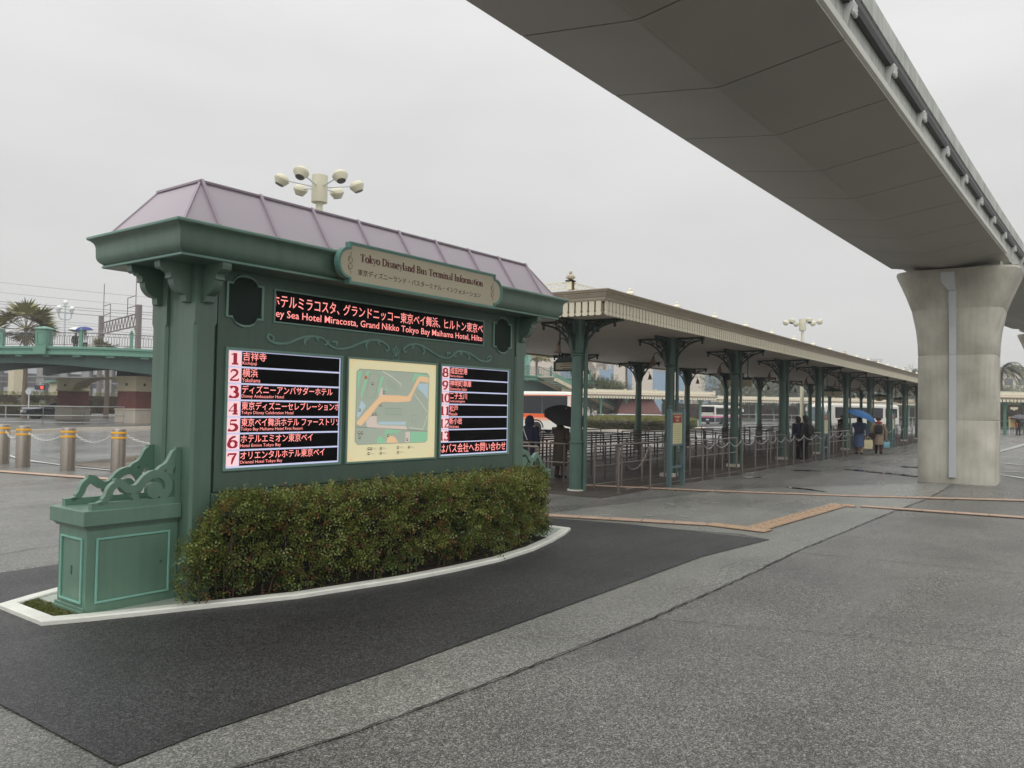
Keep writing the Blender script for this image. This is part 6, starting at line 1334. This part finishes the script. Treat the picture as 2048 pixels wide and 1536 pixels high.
# far canopies
def far_canopy(label, a, c, wd, z0, cols, th=.45, rail=True):
    a = Vector((*a[:2], 0)); c = Vector((*c[:2], 0)); L_ = (c-a).length; t_ = T('far_canopy', label, 'canopy', a, math.atan2(c.y-a.y, c.x-a.x), 'bus canopies across the terminal')
    b = MB(); b.rings([[(-o, -o, z), (L_+o, -o, z), (L_+o, wd+o, z), (-o, wd+o, z)] for o, z in ((0, z0+.22), (.03, z0+.24), (.1, z0+.38), (.12, z0+.40), (-.6, z0+.62), (-1.4, z0+.72))], 0, False); b.build('roof', 'fascia', t_)
    b = MB(); b.box(.1, L_-.1, .1, wd-.1, z0+.17, z0+.215); b.build('soffit', 'soffit', t_)
    b = MB(); n = int(L_/.3)
    for i in range(n): x = L_*(i+.5)/n; b.box(x-.11, x+.11, -.03, .0, z0, z0+.23)
    for i in range(int(wd/.3)): y = wd*(i+.5)/int(wd/.3); b.box(-.03, 0, y-.11, y+.11, z0, z0+.23); b.box(L_, L_+.03, y-.11, y+.11, z0, z0+.23)
    b.build('valance_row', 'valance', t_, kind='stuff')
    n = max(2, int(L_/3.2)); pm_ = None
    for i in range(n+1):
        if pm_ is None: q = MB(); q.box(-.1, .1, .35, .55, z0+.55, z0+.95); q.box(-.13, .13, .32, .58, z0+.95, z0+1.0); pm_ = q.mesh('crest_post', 'valance')
        o = bpy.data.objects.new('crest_post', pm_); C.objects.link(o); o.parent = t_; o.location = (L_*i/n, 0, 0)
    b = MB(); b.box(0, L_, .42, .47, z0+.85, z0+.9); b.box(0, L_, .43, .46, z0+.6, z0+.84); b.build('crest_rail', 'valance', t_)
    for i in range(cols):
        x = L_*(i+.5)/cols
        for y in (.8, wd-.8):
            b = MB(); b.lathe([(.13, 0), (.12, z0-.6), (.16, z0-.5), (.2, z0-.2), (.5, z0+.16)], x=x, y=y, n=10); b.build('column', 'br_green', t_)
    return t_
far_canopy('cream roofed bus canopy across the road, left of the second shelter column', bearing(1128, 80), bearing(1432, 84), 4.5, 2.62, 6)
far_canopy('long low bus canopy far beyond the city bus', bearing(1438, 118), bearing(1900, 118), 5, 2.8, 9)
far_canopy('bus canopy with lattice crest right of the concrete pier', bearing(1975, 67), bearing(2160, 67), 5, 2.72, 2)
# striped building
sbd = T('striped_building', 'large pale beige building with tall blue vertical panels in the distance', 'building', bearing(1010, 170)); a = bearing(1010, 170); c = bearing(1498, 170); Ls = (c-a).length; sbd.rotation_euler = (0, 0, math.atan2(c.y-a.y, c.x-a.x))
b = MB(); b.box(0, Ls, 0, 12, 0, 16); b.build('wall', 'beige_wall', sbd)
for p0, p1 in ((1120, 1150), (1198, 1226), (1252, 1263), (1305, 1332), (1357, 1367), (1410, 1436)):
    x0 = Ls*(p0-1010)/488; x1 = Ls*(p1-1010)/488; b = MB(); b.box(x0, x1, -.12, 0, .5, 15.9); b.build('blue_panel', 'blue_wall', sbd)
b = MB(); rg_ = random.Random(9)
for px in (1178, 1206, 1330, 1450):
    x = Ls*(px-1010)/488
    for k in range(5): q = curve([(x+rg_.uniform(-1.5, 1.5), 10+rg_.uniform(-.5, 2)) for _ in range(5)], 4); b.stroke(q, .45, -.14, -.17)
b.build('scroll_mural', 'stone_pale', sbd)
# red-roofed pavilion, gates, far roofs
pv = T('red_roof_pavilion', 'small pavilion with steep red brown hipped roof behind the island hedge', 'pavilion', bearing(1270, 84), R(-50))
b = MB(); b.rings([[(-2.3*k_, -2.0*k_, z), (2.3*k_, -2.0*k_, z), (2.3*k_, 2.0*k_, z), (-2.3*k_, 2.0*k_, z)] for z, k_ in ((1.05, 1.0), (1.15, 1.0), (2.9, .62))], 0, False); b.build('roof', 'roof_red', pv)
b = MB(); b.box(-1.5, 1.5, -1.3, 1.3, 2.9, 3.15); b.build('roof_cap', 'br_green', pv); b = MB(); b.box(-2.35, 2.35, -2.05, 2.05, .93, 1.05); b.build('eaves', 'c_white', pv); b = MB(); b.box(-2.1, 2.1, -1.8, 1.8, 0, .93); b.build('wall', 'stone_pale', pv)
for px, d, w, h, m_, lb in ((1555, 190, 26, 13.0, 'bld_pane', 'pale flat roofed building beyond the far trees'), (1640, 200, 30, 14.5, 'bld_pane', 'white building with curved upper floors beyond the trees'), (1700, 210, 34, 11, 'concrete_bld', 'grey building far beyond the coach'), (2065, 170, 14, 11.0, 'beige_wall', 'beige building at the right edge above the trees'), (1800, 210, 40, 8.5, 'bld_pane', 'low white building beyond the far canopy')):
    t_ = T('far_building', lb, 'building', bearing(px, d), YAW-PI/2); b = MB(); b.box(-w/2, w/2, 0, 10, 0, h); b.build('wall', m_, t_); b = MB(); b.box(-w/2-.5, w/2+.5, -.5, 10.5, h, h+.6); b.build('roof', 'sroof', t_)
    for k_ in range(int(w/3)):
        for z in range(2, int(h)-1, 3): b = MB(); b.box(-w/2+1+k_*3, -w/2+2.8+k_*3, -.1, 0, z, z+1.4); b.build('window', 'bld_dark', t_)
# lamp standard with globes on the bridge
lp = T('globe_street_lamp', 'street lamp with five white globes standing on the footbridge', 'street lamp', (*bearing(124, 54.5)[:2], 4.75)); b = MB(); b.cyl(0, 0, 0, 3.1, .06, 8, r2=.045); b.cyl(0, 0, 0, .3, .14, 8); b.build('post', 'conduit', lp)
b = MB()
for k_ in range(4): a = k_*PI/2+.4; b.tube(curve([(0, 0, 2.35), (math.cos(a)*.25, math.sin(a)*.25, 2.25), (math.cos(a)*.5, math.sin(a)*.5, 2.4), (math.cos(a)*.55, math.sin(a)*.55, 2.75)], 4), .025, 5)
b.tube([(-.55, 0, 2.75), (.55, 0, 2.75)], .02, 5); b.build('arms', 'conduit', lp)
for x, y, z in [(math.cos(k_*PI/2+.4)*.55, math.sin(k_*PI/2+.4)*.55, 3.0) for k_ in range(4)]+[(0, 0, 3.42)]: b = MB(); b.lathe([(.0, -.17), (.1, -.145), (.17, -.04), (.17, .04), (.1, .145), (.0, .17)], x=x, y=y, z=z, n=12); b.build('globe', 'globe', lp); b = MB(); b.lathe([(.04, -.32), (.09, -.28), (.09, -.2), (.05, -.18)], x=x, y=y, z=z, n=8); b.build('lamp_cup', 'conduit', lp)
# round sign and signal
rs = T('round_sign', 'round white traffic sign on a post before the left hedge', 'traffic sign', bearing(57, 63), YAW-PI/2); b = MB(); b.cyl(0, 0, 0, 2.0, .04, 8); b.build('post', 'c_white', rs); b = MB(); b.rings([[(math.cos(j*PI/9)*.24, y, 2.1+math.sin(j*PI/9)*.24) for j in range(18)] for y in (-.08, -.05)], 0, False); b.build('disc', 'conduit', rs)
M['signal_red'] = mat('lit_red_signal', (255, 60, 50), .3, 0, emit=2.5)
sg_ = T('traffic_signal', 'traffic signal showing red below the bridge at far left', 'traffic signal', bearing(79, 92), YAW-PI/2); b = MB(); b.cyl(0, 0, 0, 3.4, .06, 8); b.build('post', 'conduit', sg_); b = MB(); b.box(-.55, .55, -.15, .1, 2.55, 3.05); b.build('housing', 'rail_dark', sg_); b = MB(); b.rings([[(.3+math.cos(j*PI/6)*.16, y, 2.8+math.sin(j*PI/6)*.16) for j in range(12)] for y in (-.19, -.15)], 0, False); b.build('red_light', 'signal_red', sg_)
# railway gantry and wires
ga = bearing(197, 96); gbv = bearing(272, 84); gt = T('railway_gantry', 'rust grey railway catenary gantry beyond the footbridge', 'gantry', ga); D_ = gbv-ga
for p in (Vector((0, 0, 0)), D_): b = MB(); b.box(p.x-.22, p.x+.22, p.y-.22, p.y+.22, 0, 11.6); b.build('post', 'gantry', gt)
b = MB(); n = 12
for z in (9.4, 10.7): b.tube([Vector((0, 0, z if z > 10 else z+.0)), D_+Vector((0, 0, z))], .09, 5)
for i in range(n): p = D_*(i/n); q = D_*((i+1)/n); b.tube([p+Vector((0, 0, 10.7)), (p+q)/2+Vector((0, 0, 9.4)), q+Vector((0, 0, 10.7))], .05, 4)
for s_, e_ in ((.0, .1), (1, .9)): b.tube([D_*s_+Vector((0, 0, 7.6)), D_*e_+Vector((0, 0, 9.4))], .07, 4)
b.build('truss', 'gantry', gt)
for t0 in (.06, .72):
    b = MB(); p0 = D_*t0; p1 = D_*(t0+.2)
    for z in (11.6, 12.7): b.tube([p0+Vector((0, 0, z)), p1+Vector((0, 0, z))], .05, 4)
    for p in (p0, p1): b.tube([p+Vector((0, 0, 10.7)), p+Vector((0, 0, 12.7))], .05, 4)
    pm_p = p0 if t0 < .5 else p1; b.tube([pm_p+Vector((0, 0, 12.7)), pm_p+Vector((0, 0, 15.4))], .05, 4); b.build('insulator_frame', 'gantry', gt)
def wire(px0, py0, px1, py1, d0, d1, lb, r_=.03):
    def P(px, py, d): v = (px-1024)/1600*rr-(py-768)/1600*uu+fwd; return Vector((0, 0, 1.65))+v*d
    a = P(px0-170, py0-(py1-py0)*.55, d0); c = P(px1+60, py1+(py1-py0)*.2, d1); m_ = (a+c)/2+Vector((0, 0, -.12)); b = MB(); b.tube([a, a.lerp(m_, .5)+Vector((0, 0, -.03)), m_, m_.lerp(c, .5)+Vector((0, 0, -.03)), c], r_, 4); o = b.build('overhead_wire', 'wire'); tag(o, lb, 'overhead wire', 'railway overhead wires')
for i, (y0_, y1_, r_) in enumerate(((563, 595, .02), (583, 613, .02), (601, 625, .035), (606, 630, .03), (614, 638, .04), (632, 655, .02), (637, 660, .02), (642, 668, .02), (648, 672, .02))): wire(0, y0_, 309, y1_, 98, 90, ORD[i]+' railway wire from the top, crossing the sky at far left', r_)

# ------------------------------------------------------------------ people
def body(name, J, E, rad, parent, m='skin'):
    """one continuous skinned figure: J joints, E edges, rad radii"""
    me = bpy.data.meshes.new(name); ks = list(J); me.from_pydata([J[k] for k in ks], [(ks.index(a), ks.index(b_)) for a, b_ in E], []); o = bpy.data.objects.new(name, me); C.objects.link(o)
    o.modifiers.new('skin', 'SKIN'); sv = me.skin_vertices[0].data
    for i, k in enumerate(ks): r_ = rad[k]; sv[i].radius = (r_, r_) if not isinstance(r_, tuple) else r_; sv[i].use_root = (k == 'pel')
    ss = o.modifiers.new('sub', 'SUBSURF'); ss.levels = 1; ss.render_levels = 1
    bpy.context.view_layer.update(); dg = bpy.context.evaluated_depsgraph_get(); m2 = bpy.data.meshes.new_from_object(o.evaluated_get(dg)); bpy.data.objects.remove(o); bpy.data.meshes.remove(me)
    m2.name = name; m2.materials.clear(); m2.materials.append(M[m])
    for p in m2.polygons: p.use_smooth = True
    o = bpy.data.objects.new(name, m2); C.objects.link(o); o.parent = parent; return o
def person(loc, rz, label, H_=1.58, step=.0, armL=None, armR=None, coat=None, coat_len=.45, legs='c_black', hat=None, hair=True, pack=None, group=None, scarf=None, hood=False):
    """faces local +y; armL/armR: hand positions (x,y,z) as fractions of height"""
    t_ = T('person', label, 'person', loc, rz, group); h = H_
    aL = armL or (-.16, .03, .47); aR = armR or (.16, .03, .47)
    J = dict(pel=(0, 0, .53), sp=(0, 0, .64), ch=(0, .0, .76), nk=(0, .005, .845), hd=(0, .015, .895), tp=(0, .012, .965),
      shL=(-.115, 0, .805), shR=(.115, 0, .805), hL=(-.055, 0, .50), hR=(.055, 0, .50), kL=(-.06, .03+step*.5, .28), kR=(.06, .03-step*.5, .28), fL=(-.06, step, .04), fR=(.06, -step, .04), tL=(-.062, step+.085, .018), tR=(.062, -step+.085, .018))
    for s_, hnd in (('L', aL), ('R', aR)):
        sh_ = Vector(J['sh'+s_]); hv = Vector(hnd); el_ = (sh_+hv)/2+Vector((-.03 if s_ == 'L' else .03, -.035, -.01)); J['e'+s_] = tuple(el_); J['w'+s_] = tuple(hv); d = (hv-el_).normalized(); pm_ = hv+d*.035; J['p'+s_] = tuple(pm_); sd_ = d.cross(Vector((0, 1, .2))).normalized()
        for k in range(4): b1 = pm_+sd_*(k-1.5)*.010+d*.022; J['f1%s%d' % (s_, k)] = tuple(b1); J['f2%s%d' % (s_, k)] = tuple(b1+d*(.022-.003*abs(k-1.3))+Vector((0, .010, 0)))
        J['th'+s_] = tuple(hv+d*.02+Vector((0, .022, 0)))
    Jv = {k: (v[0]*h, v[1]*h, v[2]*h) for k, v in J.items()}
    E = [('pel', 'sp'), ('sp', 'ch'), ('ch', 'nk'), ('nk', 'hd'), ('hd', 'tp'), ('ch', 'shL'), ('ch', 'shR'), ('pel', 'hL'), ('pel', 'hR'), ('hL', 'kL'), ('hR', 'kR'), ('kL', 'fL'), ('kR', 'fR'), ('fL', 'tL'), ('fR', 'tR')]
    for s_ in 'LR':
        E += [('sh'+s_, 'e'+s_), ('e'+s_, 'w'+s_), ('w'+s_, 'p'+s_), ('w'+s_, 'th'+s_)]
        for k in range(4): E += [('p'+s_, 'f1%s%d' % (s_, k)), ('f1%s%d' % (s_, k), 'f2%s%d' % (s_, k))]
    rd = dict(pel=.075, sp=.065, ch=.075, nk=.030, hd=.052, tp=.040, shL=.038, shR=.038, hL=.055, hR=.055, kL=.036, kR=.036, fL=.024, fR=.024, tL=.02, tR=.02, eL=.026, eR=.026, wL=.018, wR=.018, pL=.019, pR=.019, thL=.0055, thR=.0055)
    for s_ in 'LR':
        for k in range(4): rd['f1%s%d' % (s_, k)] = .0055; rd['f2%s%d' % (s_, k)] = .0045
    rd = {k: v*h for k, v in rd.items()}
    body('body', Jv, E, rd, t_)
    # face
    b = MB(); b.lathe([(0, -.012), (.008, -.008), (.009, .004), (.003, .014)], x=0, y=.068*h, z=.905*h, n=6); b.build('nose', 'skin', t_)
    for s_ in (-1, 1): b = MB(); b.lathe([(0, -.006), (.006, 0), (0, .006)], x=s_*.022*h, y=.062*h, z=.922*h, n=6); b.build('eye', 'hair', t_)
    # clothes: trousers / boots following the legs, coat lofted round the trunk, sleeves along the arms
    for s_ in 'LR':
        k_, f_, hh, tt = Vector(Jv['k'+s_]), Vector(Jv['f'+s_]), Vector(Jv['h'+s_]), Vector(Jv['t'+s_]); b = MB(); b.tube([hh, k_, f_+Vector((0, 0, .02))], [.068*h, .046*h, .036*h], 10); b.build('trouser_leg', legs, t_)
        b = MB(); b.tube([f_+Vector((0, -.03*h, -.012)), f_+Vector((0, .02*h, -.008)), tt+Vector((0, .01, 0))], [.032*h, .034*h, .024*h], 8, flat=.8); b.build('boot', 'c_black', t_)
        b = MB(); b.tube([Vector(Jv['sh'+s_]), Vector(Jv['e'+s_]), Vector(Jv['w'+s_])], [.050*h, .040*h, .030*h], 10); b.build('sleeve', coat, t_)
    def ell(rx, ry, z, oy=0): return [(rx*h*math.cos(2*PI*j/18), (oy+ry*math.sin(2*PI*j/18))*h, z*h) for j in range(18)]
    zc = coat_len; b = MB(); b.rings([ell(.135, .105+step*.45, zc), ell(.13, .10+step*.3, (zc+.55)/2), ell(.118, .088, .58), ell(.112, .08, .66), ell(.13, .085, .76), ell(.125, .075, .805), ell(.07, .05, .84), ell(.045, .045, .862)]); b.build('coat', coat, t_)
    if hair and not hood:
        b = MB(); b.rings([ell(.02, .02, .985, -.0), ell(.05, .055, .965, -.002), ell(.062, .066, .93, -.006), ell(.062, .056, .89, -.018), ell(.05, .03, .85, -.035)][::-1]); b.build('hair', 'hair', t_)
    if hood: b = MB(); b.rings([ell(.075, .06, .82, -.01), ell(.08, .07, .88, -.015), ell(.072, .072, .94, -.01), ell(.04, .045, .985, -.005), ell(.01, .01, .995, -.005)]); b.build('hood', coat, t_)
    if hat: b = MB(); b.rings([ell(.066, .070, .915), ell(.072, .076, .925), ell(.072, .074, .96), ell(.055, .058, .995), ell(.02, .02, 1.01)]); b.build('beanie', hat, t_)
    if scarf: b = MB(); b.rings([ell(.065, .07, .825), ell(.095, .09, .84), ell(.09, .085, .865), ell(.06, .065, .875)]); b.build('scarf', scarf, t_)
    if pack: b = MB(); b.rings([[(x*h, y*h, z*h) for x, y in ((-w, -.07), (w, -.07), (w*.9, -.07-d), (-w*.9, -.07-d))] for z, w, d in ((.56, .085, .07), (.58, .10, .095), (.68, .10, .09), (.77, .085, .06), (.80, .06, .03))], 0, False); pk_ = b.build('backpack', pack, t_, bevel=.02)
    return t_
def umbrella(loc, tilt, az, label, m, r_=.52, hold=.62, group=None):
    """open umbrella; loc is the hand grip"""
    t_ = T('umbrella', label, 'umbrella', loc, 0, group); mt = Matrix.Rotation(az, 4, 'Z') @ Matrix.Rotation(tilt, 4, 'Y')
    def tr(b): b.v = [tuple(mt @ Vector(v)) for v in b.v]; return b
    n = 8; b = MB(); rg_ = []
    for q in range(7):
        a = q/6*1.15; rho = r_*math.sin(a)/math.sin(1.15); z = hold+.02+r_*.42*(math.cos(a)-math.cos(1.15))/(1-math.cos(1.15)); rg_.append([(rho*(1 if j % 2 == 0 else .95)*math.cos(PI*j/n)+1e-4, rho*(1 if j % 2 == 0 else .95)*math.sin(PI*j/n), z-(.0 if j % 2 == 0 else -.012)*q/6) for j in range(2*n)])
    b.rings(rg_, 0, False, caps=False); tr(b).build('canopy', m, t_)
    b = MB()
    for j in range(n): a = 2*PI*j/n; b.tube([(0, 0, hold+.2*r_), (math.cos(a)*r_*.9, math.sin(a)*r_*.9, hold+.06)], .003, 3)
    tr(b).build('ribs', 'conduit', t_)
    b = MB(); b.tube([(0, 0, 0), (0, 0, hold+.02+r_*.48)], .007, 6); tr(b).build('shaft', 'conduit', t_); b = MB(); b.cyl(0, 0, -.10, .02, .013, 8); tr(b).build('handle', 'c_black', t_); return t_
away = R(34.9-90)+R(-24)      # walking away along the shelter
pA = person((33.47, 6.76, 0), away, 'walking person in a long blue coat with a navy backpack under a blue umbrella', 1.50, .09, armR=(.20, -.02, .50), armL=(-.10, .06, .70), coat='c_blue', coat_len=.20, legs='c_tan', pack='c_navy')
pB = person((34.6, 6.26, 0), away, 'walking person in a tan coat with dark beanie and black backpack', 1.47, .12, armR=(.19, .0, .45), armL=(-.19, -.04, .52), coat='c_tan', coat_len=.26, legs='c_maroon', hat='c_maroon', pack='c_black', scarf='c_red', hair=False)
def near(o, x, y, z): a = o.rotation_euler.z; return (o.location.x+x*math.cos(a)-y*math.sin(a), o.location.y+x*math.sin(a)+y*math.cos(a), o.location.z+z)
umbrella(near(pA, -.12, .10, 1.02), R(22), away+R(-5), 'open blue umbrella tilted to the right, held by the person in the blue coat', 'u_blue', .58, .46)
def bag(loc, rz, label, m, w=.34, h=.34):
    t_ = T('shopping_bag', label, 'bag', loc, rz); b = MB(); b.rings([[(x, y, z) for x, y in ((-w/2*k, -.05*k2), (w/2*k, -.05*k2), (w/2*k, .05*k2), (-w/2*k, .05*k2))] for z, k, k2 in ((-h-.12, .92, 1), (-h*.5-.12, 1, 1.1), (-.12, .96, .7))], 0, False); b.build('bag_body', m, t_); b = MB(); b.tube([(-w*.25, 0, -.13), (-w*.2, 0, -.03), (0, 0, 0), (w*.2, 0, -.03), (w*.25, 0, -.13)], .008, 5); b.build('handle', m, t_)
bag(near(pA, .32, -.02, .70), away, 'square cream tote bag hanging between the two walking people', 'c_cream'); bag(near(pB, .30, 0, .60), away, 'pale blue carrier bag in the right hand of the person in the tan coat', 'c_paleblue', .22, .22)
t_ = T('shoulder_bag', 'dark maroon shoulder bag on the left of the tan coat', 'bag', near(pB, -.26, -.06, .72), away); b = MB(); b.box(-.2, .22, -.07, .07, -.12, .12); b.build('bag_body', 'c_maroon', t_, bevel=.04); b = MB(); b.tube([(-.15, 0, .1), (.05, .02, .38), (.16, 0, .5)], .012, 5); b.build('strap', 'c_maroon', t_)
# couple behind the rails, person by the coach, two people left of the nearest column
person(bearing(1596, 27.8), R(-20), 'dark navy clad person standing behind the rails, left one of a close pair', 1.50, coat='c_navy', coat_len=.40, group=None); person(bearing(1611, 27.2), R(-20), 'dark clad person standing behind the rails, right one of a close pair', 1.55, coat='c_black', coat_len=.40, pack='c_black')
person(bearing(1684, 44), R(60), 'dark silhouetted person in the queue lanes near the white coach', 1.5, coat='c_black', coat_len=.4, armL=(-.12, .2, .7))
pC = person((15.6, 10.35, 0), R(-95), 'person in a long hooded navy coat standing left of the nearest column', 1.45, coat='c_navy', coat_len=.18, hood=True, pack=None)
b = MB(); b.box(-.03, .03, -.03, .03, 0, .01)
pD = person((15.9, 9.70, 0), R(-95), 'person in a brown checked coat under a black umbrella beside the nearest column', 1.42, coat='c_brown', coat_len=.2, legs='c_brown', armL=(-.1, .1, .72))
umbrella(near(pD, -.1, .12, .98), R(-28), R(55), 'open black umbrella tilted to the left beside the nearest column', 'u_black', .50, .48)
o = MB(); o.tube([(-.10, -.13, 1.15), (.0, -.145, .95), (.12, -.13, .70)], .012, 5); o.build('bag_strap', 'c_white', pC)
# bridge walkers
pE = person((*bearing(147, 54.0)[:2], 4.75), R(150), 'dark clad person walking on the footbridge under a clear umbrella', 1.35, .08, coat='c_black', coat_len=.5, armL=(-.1, .1, .75)); umbrella(near(pE, -.05, .1, .95), R(8), 0, 'clear white umbrella on the footbridge', 'u_clear', .62, .45)
pF = person((*bearing(166, 54.0)[:2], 4.75), R(150), 'person in a pale top walking on the footbridge under a navy umbrella', 1.35, .08, coat='c_white', coat_len=.5, armL=(-.1, .1, .75)); umbrella(near(pF, .05, .1, 1.0), R(-6), 0, 'navy blue umbrella on the footbridge', 'u_navy', .62, .45)
# right edge: person with umbrella and orange bag by a notice board
dr = bearing(2036, 66); pG = person((dr.x, dr.y, 0), R(150), 'distant person in black with an orange bag at the right edge', 1.5, .05, coat='c_black', coat_len=.45, armL=(-.1, .1, .75)); umbrella(near(pG, -.05, .1, 1.0), R(-8), 0, 'dark grey umbrella over the distant person at the right edge', 'u_grey', .62, .42)
t_ = T('shoulder_bag', 'bright orange bag carried by the distant person at the right edge', 'bag', near(pG, .1, -.1, .85), 0); b = MB(); b.box(-.2, .2, -.12, .12, -.17, .17); b.build('bag_body', 'c_orange', t_, bevel=.05)
dn = bearing(2024, 66.5); t_ = T('notice_stand', 'white framed notice stand with red header beside the distant person', 'notice stand', (dn.x, dn.y, 0), YAW-PI/2)
for s_ in (-.22, .22): b = MB(); b.cyl(s_, 0, 0, 1.5, .03, 6); b.build('leg', 'c_white', t_)
b = MB(); b.box(-.26, .26, -.03, .03, .62, 1.5); b.build('panel', 'paper', t_); b = MB(); b.box(-.24, .24, -.045, -.03, 1.3, 1.46); b.build('red_header', 'redhdr', t_)
ds = bearing(2028, 66.5); t_ = T('hanging_sign', 'small cream hanging sign under the right hand canopy', 'hanging sign', (ds.x, ds.y, 0), YAW-PI/2); b = MB(); b.prism([(-.32, 2.3), (-.3, 2.12), (-.1, 2.1), (0, 2.0), (.1, 2.1), (.3, 2.12), (.32, 2.3)], -.03, .03, 'y'); b.build('sign_panel', 'cream', t_); b = MB(); b.cyl(-.2, 0, 2.3, 2.8, .015, 5); b.cyl(.2, 0, 2.3, 2.8, .015, 5); b.build('rods', 'iron', t_)

# ------------------------------------------------------------------ thin rain haze
hm = bpy.data.materials.new('rain_haze'); hm.use_nodes = True; ht_ = hm.node_tree; ht_.nodes.clear()
ho = ht_.nodes.new('ShaderNodeOutputMaterial'); hp = ht_.nodes.new('ShaderNodeVolumePrincipled'); hp.inputs['Color'].default_value = (.93, .94, .95, 1); hp.inputs['Density'].default_value = .0012; hp.inputs['Anisotropy'].default_value = .2
ht_.links.new(hp.outputs[0], ho.inputs['Volume'])
b = MB(); b.box(-310, 1110, -510, 810, -1, 18); o = b.build('haze', hm); o['kind'] = 'stuff'
